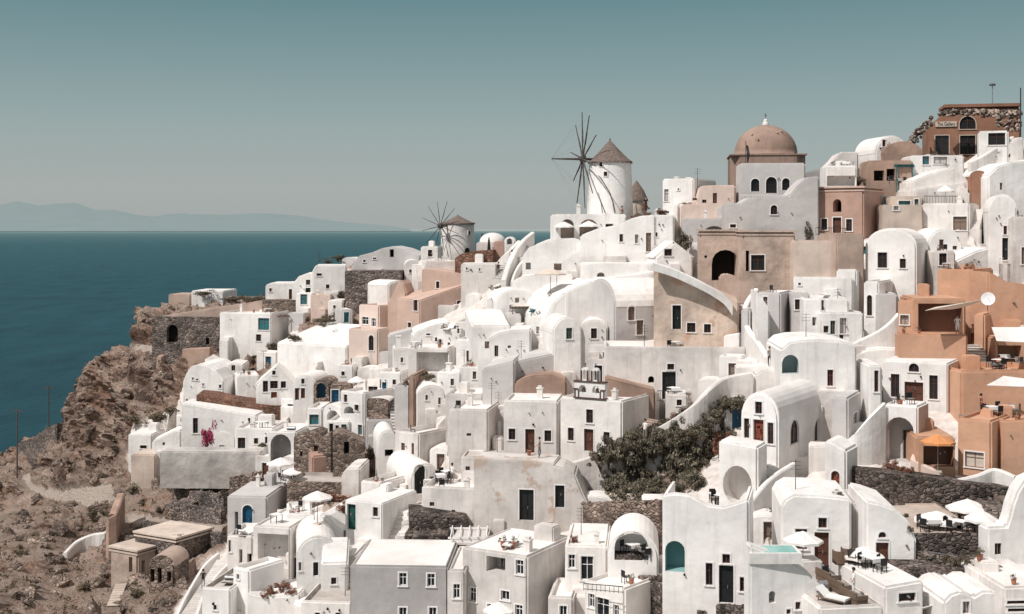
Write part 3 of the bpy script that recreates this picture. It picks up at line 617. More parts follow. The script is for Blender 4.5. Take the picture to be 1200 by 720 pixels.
H('ruined terracotta coloured house with black windows and a white capping', 866, 402, 352, 766, None, 8, 'ruin', 'slant', 'd:black 793 372 10 28;w:black 810 384 10 11;w:black 829 385 8 10', ytl=312, name='ruined_house', cat='house', depth=6, roofmat='white')
H('narrow white landing house with a grey side at the top of the curved stairs', 878, 408, 362, 868, 890, 30, 'cool', 'plain', '', depth=3)
# ================================================================= mill hill
H('white mill terrace building with two wide shaded arches', 734, 285, 251, 652, None, -4, 'white', 'plain', 'oa:tan 665 268 16 22;oa:tan 690 267 22 20;w:dark 714 265 9 5', name='terrace_building', cat='building', depth=7, roofmat='pave', plinth=5)
H('white sloping house with a dark slit window below the big windmill', 768, 308, 256, 680, None, 8, 'white', 'prof', 'w:black 728 279 4 9;w:cool 746 280 4 10;w:wood 760 284 6 22', prof=[(680,276),(700,268),(722,264),(740,256),(752,253),(768,252)], depth=6)
H('white cube roof terrace house right of the big windmill', 790, 296, 252, 760, None, 8, 'white', 'flat', 'w:black 769 275 3 5;w 754 255 2 2', depth=6)
H('white house with a square black opening below the mill plants', 812, 322, 284, 768, None, -4, 'white', 'gable', 'w:black 783 296 9 8', rise=1.6, depth=5, name='gabled_house')
H('low white cottage with a small arch on the smooth mill slope', 712, 322, 284, 658, None, 4, 'white', 'prof', 'oa:cool 708 295 3 6', prof=[(658,306),(668,300),(680,292),(696,287),(712,284)], depth=6)
H('broad smooth white vaulted roof on the slope left of the big windmill', 692, 318, 284, 612, None, 6, 'white', 'prof', 'o:cool 619 312 6 8;o:tan 655 313 12 8', prof=[(612,300),(620,290),(634,285),(655,280),(675,279),(690,292)], depth=9, name='vaulted_house')
H('white wall house with a half round lattice vent in the mill slope', 772, 344, 309, 681, None, 2, 'white', 'slant', 'w:black 705 328 14 4;oa:cool 704 322 9 5', ytl=309, depth=6)
H('smooth white block below the half round lattice vent', 768, 372, 330, 664, None, -6, 'white', 'prof', 'w 717 350 3 3;w 741 349 3 3', prof=[(664,342),(690,330),(720,326),(750,322),(768,318)], depth=8)
H('white terrace house with folded doors and a beige parasol', 672, 352, 322, 600, None, 4, 'white', 'prof', 'w:wood 644 354 6 14;w:wood 654 354 5 10', prof=[(600,330),(612,324),(630,322),(672,322)], depth=6)
H('white lower house with two brown shutters in the mill slope', 664, 378, 344, 632, None, 6, 'white', 'flat', 'w:wood 645 355 5 15;w:wood 653 354 5 10;w:black 634 361 6 3', depth=6)
H('white house below the dark green awning', 650, 408, 370, 622, None, 4, 'white', 'flat', 'w:cool 632 387 7 8;w:cool 642 387 5 6', depth=5)
H('white rounded house left of the pergola terrace', 632, 372, 340, 580, None, -8, 'white', 'vault', 'w:cool 599 360 4 5;o:wood 606 352 5 6', rise=1.4, depth=7, name='vaulted_house')
H('curved white house with a swooping shaded buttress', 622, 432, 386, 560, None, 4, 'white', 'prof', '', prof=[(560,408),(570,398),(584,390),(600,387),(622,386)], depth=6)
H('white broad flat roof beside the church, with a shaded side wall', 652, 446, 400, 602, None, -10, 'white', 'slant', '', ytl=416, depth=8) if False else None
# ================================================================= upper centre: pink and brown mansions
H('white flat roofed house with a grey side on the skyline left of the great dome', 813, 244, 209, 776, 860, 30, 'white', 'flat', 'w:cool 781 229 5 14;s.w:rose 806 228 4 12;w 795 222 2 2', depth=7, chim=[(785,.4,.5),(800,.5,.4)])
H('pale peach house left of the great dome', 862, 248, 218, 800, None, 4, 'pale', 'prof', '', prof=[(800,240),(816,238),(822,218),(840,217),(862,217)], depth=5)
H('cream terrace house with a stone balustrade and grey arch recess', 852, 278, 256, 800, None, 6, 'cool', 'plain', 'na:grey 837 271 24 12', depth=5, name='terrace_house')
H('brown stone mansion wing with a large pointed arch porch', 872, 328, 271, 820, None, 6, 'mansion', 'plain', 'pa:dark 850 311 32 36;o:dark 827 301 3 3', name='mansion', cat='mansion', depth=6, cornice='mansion', inner='mansion', plinth=4)
H('brown stone mansion block with a dark shuttered window', 932, 334, 272, 870, None, 2, 'mansion', 'plain', 'w:black 888 308 16 18;o:dark 876 306 4 24', name='mansion', cat='mansion', depth=6, cornice='mansion')
H('sand plaster terrace block right of the brown stone mansion', 984, 340, 282, 930, None, 4, 'sand', 'flat', '', name='terrace_block', cat='terrace', depth=5, par=.4)
H('dark tan plaster block under the pink house', 1013, 344, 274, 980, None, -6, 'tan', 'plain', '', name='terrace_block', cat='terrace', depth=5)
H('grey rendered wall house with a single small arched window', 960, 278, 208, 852, None, 3, 'cool', 'prof', 'wa:black 907 246 8 11;w:black 859 265 7 4', prof=[(852,238),(868,238),(878,232),(925,229),(934,218),(945,208),(960,206)], depth=5)
H('pink mansion with a pointed arch window over a glazed door', 1012, 276, 220, 952, 1036, 34, 'rose', 'plain', 'pa:dark 981 241 10 15;d:brown 981 264 10 18;w:brown 966 263 7 13;w:brown 995 264 7 14', name='mansion', cat='mansion', cornice='pink', plinth=4)
H('white house with three arched openings in front of the great dome', 944, 234, 191, 868, None, 4, 'cool', 'plain', 'da:black 885 217 10 15;da:black 904 217 13 19;da:black 921 216 9 14', depth=5, name='arcaded_house', roofmat='white')
H('white facia terrace block right of the arcaded house', 1004, 240, 194, 968, None, 6, 'white', 'flat', 'n:cool 988 212 40 12', depth=5)
H('low grey vaulted roof behind the white facia block', 1006, 214, 178, 966, None, 6, 'old', 'prof', '', prof=[(966,198),(978,187),(985,178),(1006,178)], depth=6, dY=5)
H('grey sloping stair roof between the great dome and the facia block', 968, 222, 196, 934, None, 4, 'grey', 'slant', '', ytl=205, depth=5, dY=3)
# ================================================================= top right
H('small white arch house on the right skyline', 1065, 196, 159, 1026, None, -8, 'white', 'vault', 'w:black 1036 168 4 8', depth=6, name='vaulted_house', rise=2.0, dY=5)
H('tan arched ruin left of the brown gallery', 1082, 190, 166, 1036, None, 4, 'terra', 'vault', '', depth=5, name='ruined_house', cat='ruin', dY=3, rise=1.4)
GA = H('brown gallery building with a lunette window and a broken stone top', 1196, 182, 128, 1088, None, 12, 'umber', 'prof', 'wa:black 1134 144 19 15;w:black 1134 170 18 22;w:glass 1104 170 16 22', name='gallery', cat='gallery', prof=[(1088,150),(1096,142),(1106,134),(1112,126),(1130,126),(1196,126)], depth=7, trim='cream', plinth=4, Y=146)
H('white framed shop front on the gallery terrace', 1182, 186, 153, 1147, None, 17, 'white', 'plain', 'w:black 1168 163 20 14', name='shop', cat='shop', depth=3, dY=-3, clutter=False)
H('white cafe terrace house with a striped awning below the skyline arch', 1070, 216, 188, 1018, None, 4, 'terra', 'plain', 'o 1030 206 12 12;o 1044 205 10 14', name='cafe', cat='cafe', depth=5)
H('white house with a teal framed terrace window under the gallery', 1130, 206, 182, 1068, None, 4, 'white', 'flat', 'w:teal 1085 188 8 10;w:cool 1102 188 16 8', depth=5, par=.6)
H('white swooping vault house under the gallery terrace', 1138, 232, 196, 1070, None, -4, 'warm', 'prof', '', prof=[(1070,212),(1085,206),(1100,200),(1118,196),(1128,204),(1138,216)], depth=8, name='vaulted_house')
H('tilted white block with beige flat roof left of the brown chapel wall', 1132, 236, 212, 1072, None, -8, 'warm', 'slant', '', ytl=222, depth=5)
H('brown tower wall between the white vaults on the right', 1158, 236, 200, 1137, None, 6, 'umber', 'vault', '', depth=4, name='tower', cat='tower', rise=.6, roofmat='white')
H('sloping white stair house right of the gallery door', 1200, 206, 166, 1140, None, -3, 'warm', 'prof', '', prof=[(1140,200),(1150,190),(1164,180),(1180,168),(1200,160)], depth=5)
H('massive white sculpted vault house at the right edge', 1240, 236, 190, 1158, None, -8, 'white', 'prof', '', prof=[(1158,206),(1168,196),(1184,190),(1210,188),(1240,182)], depth=9, name='vaulted_house')
H('cream round topped house with a tall black door at the right edge', 1192, 312, 228, 1158, 1206, 16, 'white', 'vault', 'd:black 1178 292 7 26;w:black 1178 270 4 10', depth=7, rise=1.6, name='vaulted_house')
H('pale end house with tall brown shutter cut by the right edge', 1232, 322, 254, 1188, None, 6, 'old', 'flat', 'w:wood 1204 300 14 20', depth=6)
H('white terrace house with a brown shutter below an iron railing', 1136, 272, 238, 1080, 1158, 30, 'warm', 'flat', 'w:wood 1125 262 16 16', depth=7, par=.2)
H('sand coloured wall house below the teal cafe', 1082, 268, 240, 1034, None, 6, 'sand', 'plain', 'w:cool 1050 244 6 5', depth=5)
H('teal cafe kiosk with dark glazing on the right terrace', 1082, 246, 230, 1044, None, 4, 'sand', 'plain', 'w:teal 1060 240 14 9;w:teal 1074 237 5 7', name='kiosk', cat='kiosk', depth=4)
H('long white barrel roof behind the tall arched house', 1128, 312, 268, 1088, None, -6, 'white', 'vault', '', depth=8, rise=1.6, name='vaulted_house', dY=2)
H('tall white round shouldered house with two dark windows', 1074, 348, 268, 1014, 1100, 27, 'white', 'vault', 'w:black 1034 305 11 18;w:black 1058 309 7 11', depth=6.5, rise=1.7, name='vaulted_house')
H('white storage house with a dark window right of the round shouldered house', 1120, 318, 294, 1096, None, 4, 'old', 'flat', 'w:black 1105 304 9 14', depth=5, dY=-2)
H('small white cottage with white steps behind the orange block', 1160, 318, 286, 1120, None, -20, 'white', 'prof', 'w:brown 1138 312 4 5', prof=[(1120,306),(1132,300),(1145,294),(1160,290)], depth=6)
# ================================================================= middle right white cluster
H('white flat block with a grey face below the sand terrace', 915, 396, 343, 887, 930, 24, 'cool', 'flat', 'w:wood 897 357 5 18;w 918 372 6 8;w 919 351 4 2', depth=5)
H('slim grey house with a dark paned window in the right cluster', 949, 388, 343, 928, None, 6, 'cool', 'flat', 'w:black 925 357 8 13;w:black 935 357 7 12', depth=5)
H('broad white roof house below the mansion terrace', 1000, 356, 325, 930, 1012, 12, 'white', 'flat', 'w 937 333 3 3', depth=6)
H('white cube with a rubble side next to the broad white roof', 1004, 352, 316, 980, 1012, 24, 'white', 'plain', '', depth=5)
H('white house with iron gate terrace and a slit window', 995, 404, 350, 942, None, 6, 'white', 'flat', 'w 964 358 3 12;o:wood 955 377 6 10;w 973 370 2 10', depth=7, par=.5)
H('white cube with black openings and a hanging green shutter', 1012, 410, 366, 962, None, -4, 'white', 'flat', 'w:black 968 386 6 8;w:green 976 384 6 16;w:cool 988 382 8 18;w:black 986 395 5 5', depth=6)
H('tall white front with one narrow dark doorway left of the orange houses', 1030, 388, 330, 1012, 1054, 28, 'white', 'flat', 'wa:black 1019 358 6 24', depth=6)
H('grey shaded cube between the narrow doorway and the orange houses', 1052, 392, 344, 1028, None, 4, 'cool', 'flat', '', depth=5)
H('long curved white terrace house with a blue grey arched niche', 1004, 478, 398, 915, None, 3, 'white', 'prof', 'na:cool 926 427 20 22;w:red 973 443 7 19;w:black 947 452 3 9', prof=[(915,410),(924,402),(938,399),(960,398),(985,400),(1004,404)], depth=8, plinth=4, name='terrace_house', inner='nblue')
H('white lower terrace front with sun beds above the church like house', 930, 462, 432, 884, None, 5, 'warm', 'prof', '', prof=[(884,440),(896,432),(912,434),(930,436)], depth=5)
H('white wall house climbing beside the brown steps', 902, 420, 362, 886, None, 5, 'white', 'slant', '', ytl=340, depth=5)
H('wide white house with three brown doors and a lunette under an eyebrow dormer', 1111, 478, 426, 1034, 1136, 30, 'white', 'plain', 'w:brown 1049 452 10 27;d:brown 1071 459 22 22;w:brown 1094 454 10 28;wa:black 1071 431 12 10', depth=9, bev=.12, side='pink')
H('broad white vaulted roof rising behind the wide brown doored house', 1112, 440, 408, 990, None, 6, 'white', 'prof', '', prof=[(990,424),(1000,416),(1015,410),(1034,408),(1080,411),(1112,424)], depth=8, name='vaulted_house', dY=2)
H('grey shaded projecting cube between two white fronts', 1021, 468, 430, 993, None, 2, 'cool', 'plain', '', depth=4)
H('white house end with one tall narrow brown window', 1034, 500, 428, 1018, None, 4, 'white', 'plain', 'w:brown 1027 447 5 25', depth=5)
H('white tapering tower block left of the outdoor stairs', 994, 520, 466, 974, 1022, 26, 'cool', 'plain', 's.w:cool 1002 494 5 20', depth=5)
H('white lower house with a wide arch sheltering a dark door', 1076, 544, 476, 1036, 1122, 32, 'white', 'flat', 'na:black 1054 515 34 52', depth=3, par=.2, inner='cool', name='arched_house', side='pink')
H('small white chapel porch with an arched red door', 992, 584, 520, 966, 1014, 30, 'white', 'prof', 'da:red 979 563 10 22', prof=[(966,516),(974,518),(984,524),(992,528)], depth=3)
G1 = H('white arched house with a red brown door and three brown windows', 912, 562, 462, 868, 979, 32, 'white', 'vault', 'd:red 889 511 12 38;w:brown 875 502 6 23;w:brown 903 508 7 25;w:brown 889 478 8 14;s.wa:brown 931 506 10 28;s.wa:brown 959 503 10 26', rise=1.9, name='vaulted_house', plinth=5)
H('white terrace house pierced by a big round opening', 888, 608, 524, 842, 902, 26, 'white', 'slant', 'ne 864 569 34 46', ytl=516, depth=2.6, plinth=4, inner='warm', name='arched_house')
H('broad white cliff house with a turquoise arched niche and a parasol door', 878, 720, 592, 776, 922, 14, 'white', 'prof', 'na:water 791 652 23 36;w:brown 831 673 8 26;w:brown 851 655 9 11;d:black 851 685 17 44;w:brown 871 685 8 17', prof=[(776,580),(790,578),(808,580),(830,592),(848,594),(862,590),(878,584)], depth=4.5, par=None, plinth=6, name='cliff_house', tcut=.9, inner='nteal')
H('white house with a tall dark door and small square window under a parasol', 998, 668, 584, 915, None, 6, 'white', 'prof', 'd:brown 963 645 17 42;w:brown 964 613 10 12;w:brown 939 640 14 8;w:brown 939 622 14 4', prof=[(915,594),(920,586),(930,580),(960,581),(998,585)], depth=6, plinth=5)
H('white sloping shouldered house with a fan light over its brown door', 1074, 680, 588, 1015, None, 4, 'white', 'prof', 'd:brown 1034 654 15 36;wa:black 1034 627 9 7;w:brown 1016 635 8 9', prof=[(1015,587),(1030,590),(1050,597),(1064,610),(1074,632)], depth=6, plinth=5)
H('grey recessed wall between two white parasol houses', 1018, 660, 588, 997, None, 6, 'cool', 'plain', '', depth=4, dY=1)
H('curved white garden wall house stepping down to the front terrace', 985, 744, 690, 878, None, -6, 'white', 'prof', 'oa:cool 905 700 8 14;w:brown 935 710 6 9;w:black 924 717 5 6', prof=[(878,638),(900,646),(925,656),(945,668),(960,684),(985,705)], depth=1.2, plinth=5, name='garden_wall', cat='wall', dY=-2)
# ================================================================= orange group
H('upper ochre block with a smooth blank front', 1142, 372, 316, 1098, 1164, 36, 'ochre', 'flat', '', depth=6, par=.3)
H('ochre house with a square window and a deep shaded porch', 1072, 410, 352, 1052, 1090, 28, 'ochre', 'flat', 'w:tan 1060 375 10 11', depth=5, par=.2)
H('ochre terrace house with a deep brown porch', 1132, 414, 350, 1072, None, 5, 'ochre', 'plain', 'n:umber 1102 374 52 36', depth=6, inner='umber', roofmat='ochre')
H('ochre lower parapet block along the front of the porch terrace', 1134, 416, 392, 1054, None, 8, 'ochre', 'flat', '', depth=2.5, par=.15, dY=-3)
H('massive curved ochre wall with a carved edge at the right', 1240, 388, 326, 1158, None, -6, 'ochre', 'prof', '', prof=[(1158,318),(1166,322),(1180,330),(1205,334),(1240,336)], name='ochre_wall', cat='wall', depth=6)
H('ochre pillar block with a shaded recess right of the porch', 1154, 412, 368, 1141, 1176, 36, 'ochre', 'plain', '', depth=5)
H('ochre lower house wall behind the white awning', 1240, 420, 396, 1168, None, 2, 'ochre', 'plain', 'n:umber 1182 412 30 14', depth=5)
H('long ochre terrace front under the small white awning', 1230, 482, 434, 1126, None, -4, 'ochre', 'flat', '', depth=6, par=.5, bev=.2)
H('ochre cube with a louvred window below the dining terrace', 1162, 556, 493, 1122, 1182, 38, 'ochre', 'flat', 'w:cream 1142 539 22 18', par=.25, depth=5)
H('ochre end block behind the ochre cube', 1230, 545, 493, 1174, None, 4, 'ochre', 'flat', '', depth=5, par=.25)
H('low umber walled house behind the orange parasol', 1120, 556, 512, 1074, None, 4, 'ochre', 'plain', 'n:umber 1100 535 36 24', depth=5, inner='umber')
# ================================================================= bottom row
H('grey rendered house with two white paned windows under a recessed roof edge', 525, 745, 664, 410, None, 3, 'grey', 'flat', 'w:white 472 679 9 15;w:white 505 680 9 15;w:white 472 718 9 12;w:white 507 718 9 12', depth=8, par=.15, plinth=5, roofmat='roof')  # grey wall colour stands in for shade on the front
H('white two storey house with a loggia balcony and four paned windows', 618, 745, 652, 541, 662, 30, 'old', 'flat', 'n:cool 581 662 22 18;w:white 609 665 9 17;w:white 554 697 8 16;w:white 592 698 10 11;w:white 608 716 9 14;w:white 575 712 8 8', depth=7, par=.12, plinth=5)
H('narrow white house with slatted roof terrace between the grey and the two storey house', 545, 745, 668, 524, None, 4, 'old', 'flat', 'w:white 535 693 8 17', depth=7, par=.2, plinth=5)
H('black fronted roof cabin under white roof beams', 569, 668, 634, 528, None, 4, 'old', 'plain', 'o:metal 550 648 34 18', depth=5, name='roof_cabin', cat='cabin')
H('white house with a glazed double door left of the stone loggia', 712, 704, 640, 662, None, 6, 'warm', 'flat', 'w:white 670 658 8 16;w:white 688 666 15 28', depth=7, par=.15)
H('white terrace house with shutters below the planted roof terrace', 732, 745, 690, 684, 796, 40, 'warm', 'flat', 'w:white 693 704 7 16;w:white 706 712 16 22;w:white 722 718 7 18;s.d:black 782 710 12 26', depth=8, par=.3, plinth=5)
H('white vaulted loggia house with a pointed shaded porch', 772, 676, 624, 712, None, 6, 'white', 'vault', 'na 740 640 40 34', depth=6, rise=1.8, name='vaulted_house')
H('dark stone and glass lounge wall below the vaulted loggia', 752, 690, 652, 716, None, 5, 'lava', 'plain', '', depth=3, name='stone_lounge', cat='terrace', bev=.04, roofmat='roof')
H('white low wall house with a rubble balcony', 672, 745, 700, 642, None, 8, 'old', 'flat', 'w:white 660 716 9 12', depth=5)
H('upper black lava stone wall block behind the grey rendered house', 549, 640, 609, 480, None, -6, 'lava', 'slant', '', ytl=603, name='stone_terrace', cat='terrace', depth=4, bev=.05, roofmat='sand')
H('lower black lava stone wall block with white capping', 524, 660, 628, 474, None, 2, 'lava', 'plain', '', name='stone_terrace', cat='terrace', depth=3, bev=.05, roofmat='white')
H('white post house at the left end of the black lava walls', 476, 662, 626, 464, None, 6, 'warm', 'plain', '', depth=3)
H('white pale slab house behind the green shuttered house', 500, 652, 606, 470, None, 4, 'warm', 'slant', '', ytl=612, depth=4, dY=3)
# ================================================================= right bottom
H('long dark lava stone terrace wall at the right', 1240, 600, 560, 1014, None, -10, 'lava', 'prof', '', prof=[(1014,553),(1050,556),(1090,560),(1130,566),(1180,572),(1240,578)], name='stone_terrace', cat='terrace', depth=2.5, bev=.05, roofmat='sand', dY=3)
H('curved dark stone planter wall below the dining terrace', 1176, 694, 664, 1050, None, -5, 'lava', 'slant', '', ytl=668, name='stone_terrace', cat='terrace', depth=3, bev=.05, roofmat='sand')
H('stone dining terrace with dark stone front', 1160, 655, 626, 1050, None, -2, 'lava', 'flat', '', name='dining_terrace', cat='terrace', depth=9, par=.15, bev=.05, roofmat='sand')
H('dark stone pillar wall at the end of the dining terrace', 1184, 646, 598, 1158, None, 3, 'stone', 'plain', '', name='stone_pillar', cat='wall', depth=3, bev=.04, roofmat='white')
H('swooping white buttress house at the right edge', 1240, 672, 560, 1157, None, -6, 'white', 'prof', '', prof=[(1157,618),(1180,617),(1184,605),(1187,592),(1193,576),(1202,562),(1240,545)], depth=1.3, name='buttress_wall', cat='wall')
H('white boxy house with a black slot window in the lower right', 1083, 745, 680, 1037, None, -12, 'white', 'slant', 'w:black 1063 700 20 10', ytl=688, depth=6, plinth=5)
H('white double vaulted house with a small framed window in the bottom right', 1178, 745, 694, 1106, None, -4, 'white', 'prof', 'w:cool 1132 712 8 14', prof=[(1106,706),(1114,697),(1126,693),(1138,697),(1142,699),(1152,693),(1166,693),(1178,704)], depth=7, plinth=5, name='vaulted_house')
H('white terrace steps house at the bottom right corner', 1240, 745, 688, 1176, None, -4, 'old', 'flat', 'w:black 1192 706 24 4;w:black 1194 715 26 4', depth=6, plinth=5)
H('white sun lounge deck house under the red bougainvillea', 1036, 760, 712, 960, None, -8, 'warm', 'flat', '', depth=8, par=.15, plinth=5, roofmat='pave', dY=-2)

H('white flat roof house between the tall grey wall and the smooth vault', 650, 456, 414, 603, None, -12, 'cool', 'slant', '', ytl=424, depth=7)
H('church forecourt block with a white capped edge beside the flaking grey house', 600, 575, 536, 540, None, 6, 'old', 'flat', '', depth=6, par=.2, name='forecourt', cat='forecourt', roofmat='roofdirty', dY=3)
H('small white landing house under the horizontal ledge of the beige wall', 765, 478, 462, 744, None, 4, 'warm', 'flat', '', depth=3)
H('tiny white shed beside the pergola terrace posts', 614, 396, 380, 602, None, 6, 'white', 'flat', 'w:dark 608 388 4 5', depth=3)
H('white cube with two dark doors in the dense centre left cluster', 470, 466, 436, 444, None, 12, 'white', 'flat', 'd:blue 449 454 8 12;w:black 462 448 4 6', depth=4)
H('little white house with a terracotta shaded niche near the arched pink house', 482, 420, 400, 466, None, 6, 'warm', 'flat', 'o:rose 472 411 5 7', depth=4)
H('white stepped cube between the hall and the stone rimmed arch', 414, 448, 428, 396, None, 10, 'white', 'flat', 'w:black 402 438 4 5', depth=4)
H('white cube with a low vault roof above the pink bougainvillea', 262, 498, 480, 246, None, 6, 'white', 'vault', 'w:black 254 490 4 6', depth=4, rise=.6, name='vaulted_house')
H('white garden house at the corner of the concrete retaining wall', 236, 530, 512, 216, None, 8, 'warm', 'flat', 'w:black 226 521 4 6', depth=4)
H('white pool terrace block left of the tall pointed corner house', 270, 740, 690, 236, None, 10, 'white', 'flat', 'w:black 252 712 4 6', depth=6, roofmat='pave')
H('white house below the lower left patio parasol', 412, 745, 706, 352, None, 6, 'warm', 'flat', 'w:black 372 722 6 8;w:black 396 722 6 8', depth=5, roofmat='pave')
H('narrow white annex with a shuttered slit right of the barrel vaulted house', 416, 690, 652, 402, None, 6, 'warm', 'flat', 'o:wood 409 672 4 12', depth=5)
H('sand coloured garden room among shrubs above the green shuttered house', 402, 606, 590, 378, None, 6, 'sand', 'flat', 'o:dark 390 600 8 7', depth=4, name='garden_room', cat='garden room')
H('white ledge house under the grey sloping stair roof', 958, 238, 218, 940, None, 4, 'cool', 'flat', 'w:black 950 228 5 6', depth=3, dY=2)

H('paved terrace block with shrubs below the brown stone ruin', 404, 584, 566, 336, None, 8, 'stoneb', 'flat', '', depth=5, name='paved_terrace', cat='terrace', roofmat='pave', bev=.05)
H('low white wall house left of the tan tiled hut terrace', 336, 580, 560, 312, None, 6, 'white', 'prof', '', prof=[(312,552),(318,560),(326,566),(336,570)], depth=3)
H('small white annex with a green door under the green shuttered house', 404, 640, 622, 388, None, 6, 'warm', 'flat', 'd:green 396 634 5 10', depth=3)
H('white block with two slits between the cliff stairs and the plunge pool house', 296, 700, 672, 276, None, 8, 'warm', 'flat', 'o:dark 284 684 3 8;o:dark 290 684 3 8', depth=4)
H('stone walled animal pen left of the long stone barn', 158, 640, 628, 140, None, 6, 'stoneb', 'flat', '', depth=4, name='stone_pen', cat='enclosure', bev=.05, par=.5)
H('small dark stone store on the terraces below the tan tower', 224, 604, 592, 200, None, 8, 'stone', 'plain', 'o:dark 212 599 4 7', depth=4, name='stone_store', cat='store', bev=.05, roofmat='sand')

H('white stepped house with a brown shutter above the brown steps on the right', 932, 430, 404, 908, None, 8, 'warm', 'flat', 'w:wood 920 416 5 9', depth=4, dY=3)
H('white small cube under the broad white roof of the right cluster', 972, 366, 346, 950, None, 8, 'white', 'flat', 'w:black 962 354 5 5', depth=3)
H('brown stone landing wall between the mansion porch and the white steps', 886, 350, 326, 844, None, 6, 'tan', 'prof', '', prof=[(844,324),(852,321),(862,324),(872,332),(886,336)], depth=3, name='landing_wall', cat='wall')
H('white shaded cube with a paned window behind the church side', 806, 480, 462, 780, None, 6, 'warm', 'flat', 'w:black 796 472 6 7', depth=3, dY=2)
H('dark stone bar counter block on the lower right lounge deck', 1048, 700, 672, 1030, None, 6, 'lava', 'plain', '', depth=5, name='stone_pillar', cat='wall', bev=.04, roofmat='sand')
H('white low wall house under the tall dark door parasol', 940, 690, 674, 918, None, 10, 'warm', 'flat', '', depth=3, name='garden_wall', cat='wall')
H('white dome roofed store in the lower left row', 430, 720, 688, 414, None, 6, 'white', 'vault', 'w:black 422 706 4 6', depth=5, rise=1.0, name='vaulted_house')
H('white house with a slatted pergola wall left of the grey rendered house', 412, 690, 655, 404, None, 4, 'warm', 'flat', '', depth=4)
H('low rubble walled garden plot behind the left mill ridge house', 470, 348, 336, 436, None, 6, 'stoneb', 'flat', '', depth=4, name='stone_pen', cat='enclosure', bev=.04, par=.5)
finish_booleans()
# ================================================================= terrain, sea, sky, island
SKY = [(-300,600),(-100,565),(0,531),(20,521),(55,503),(68,492),(74,478),(84,452),(92,438),(98,424),(110,414),(126,408),(150,400),(158,378),(166,362),(185,356),(200,352),(262,349),(310,348),(350,338),(380,326),(400,314),(420,305),(450,300),(500,303),(560,300),(600,292),(640,276),(690,262),(740,256),(800,250),(860,240),(950,222),(1000,208),(1050,190),(1090,176),(1150,170),(1200,160),(1450,140)]
def lerp_tab(t, x):
    if x <= t[0][0]: return t[0][1]
    for (a, va), (b, vb) in zip(t, t[1:]):
        if x <= b: return va+(vb-va)*(x-a)/(b-a)
    return t[-1][1]
TOWNX = [(340,330),(350,300),(380,262),(400,262),(420,232),(440,214),(470,206),(500,150),(545,150),(560,300),(580,300),(590,262),(640,262),(660,235),(690,215),(720,195),(900,150)]
def inpoly(x, y, P):
    c = False
    for i in range(len(P)):
        x1, y1 = P[i]; x2, y2 = P[i-1]
        if (y1 > y) != (y2 > y) and x < (x2-x1)*(y-y1)/(y2-y1)+x1: c = not c
    return c
ROCKP = [[(225,405),(340,395),(350,425),(290,438),(225,425)], [(395,320),(440,330),(432,380),(400,388),(345,400),(355,372)],
         [(684,528),(760,500),(800,478),(850,460),(872,480),(842,520),(790,590),(776,606),(690,606),(660,560)],
         [(345,500),(430,510),(452,560),(420,590),(350,548)], [(1010,545),(1200,565),(1200,690),(1040,690),(1010,600)],
         [(240,395),(300,395),(300,420),(240,420)], [(480,430),(530,428),(530,520),(478,515)], [(400,290),(440,290),(440,312),(380,315)],
         [(180,545),(310,550),(300,600),(262,640),(180,640)]]
def townmask(px, py):
    e = noise.noise(Vector((px*.05, py*.05, 0)))*6
    t = min(1, max(0, (px+e-lerp_tab([(y, x) for y, x in TOWNX], py))/8+.5))
    if t > 0:
        for P in ROCKP:
            if inpoly(px+e, py+e, P): return 0.0
    return t
PATHP = [[(24,556),(34,552),(44,566),(60,572),(90,570),(120,566),(142,566),(140,594),(118,600),(92,590),(60,584),(36,574)], [(150,600),(262,612),(262,625),(210,622),(150,612)], [(700,585),(790,572),(780,600),(700,600)],[(150,400),(230,408),(200,414),(150,410)]]
def smoothD(px, py):
    return sum(D(px+dx, py+dy) for dx in (-14, 0, 14) for dy in (-9, 0, 9))/9
cols = [-300+i*12 for i in range(17)] + [-96+i*2.6 for i in range(int(1400/2.6))] + [1310+i*14 for i in range(11)]
VR = 230; DROP = [(1.5, -.8), (4, -3), (9, -8), (16, -16), (28, -32), (45, -55), (70, -96)]
verts = []; town = []; path = []
def rockdisp(p, edge):
    q = Vector((p.x*.09, p.y*.06, p.z*.16))
    a = noise.fractal(q, 1.0, 2.1, 3)*2.2
    w = Vector((p.x*.28+p.z*.25, p.y*.16, p.z*.55))
    b = (1-abs(noise.noise(w))*2)*1.5 + (1-abs(noise.noise(w*2.3))*2)*.9 + (noise.noise(w*5.5))*.5
    c_ = noise.cell(Vector((p.x*.55, p.y*.3, p.z*.9)))*.35
    g_ = (1-abs(noise.noise(Vector(((p.x*.62+p.y*.35)*.13, (p.x*.35-p.y*.62)*.03, p.z*.05))))*2)*2.4 if p.y < 170 else 0
    rib = (1-abs(noise.noise(Vector((p.x*.42+p.z*.12, p.y*.12, p.z*.07))))*2)*2.0 if p.y >= 163 and p.z > -36 else 0
    return a+b*(.7 if g_ else 1)+c_+g_*1.3+rib-(2.9 if g_ else 1.7)-(1.1 if rib else 0)
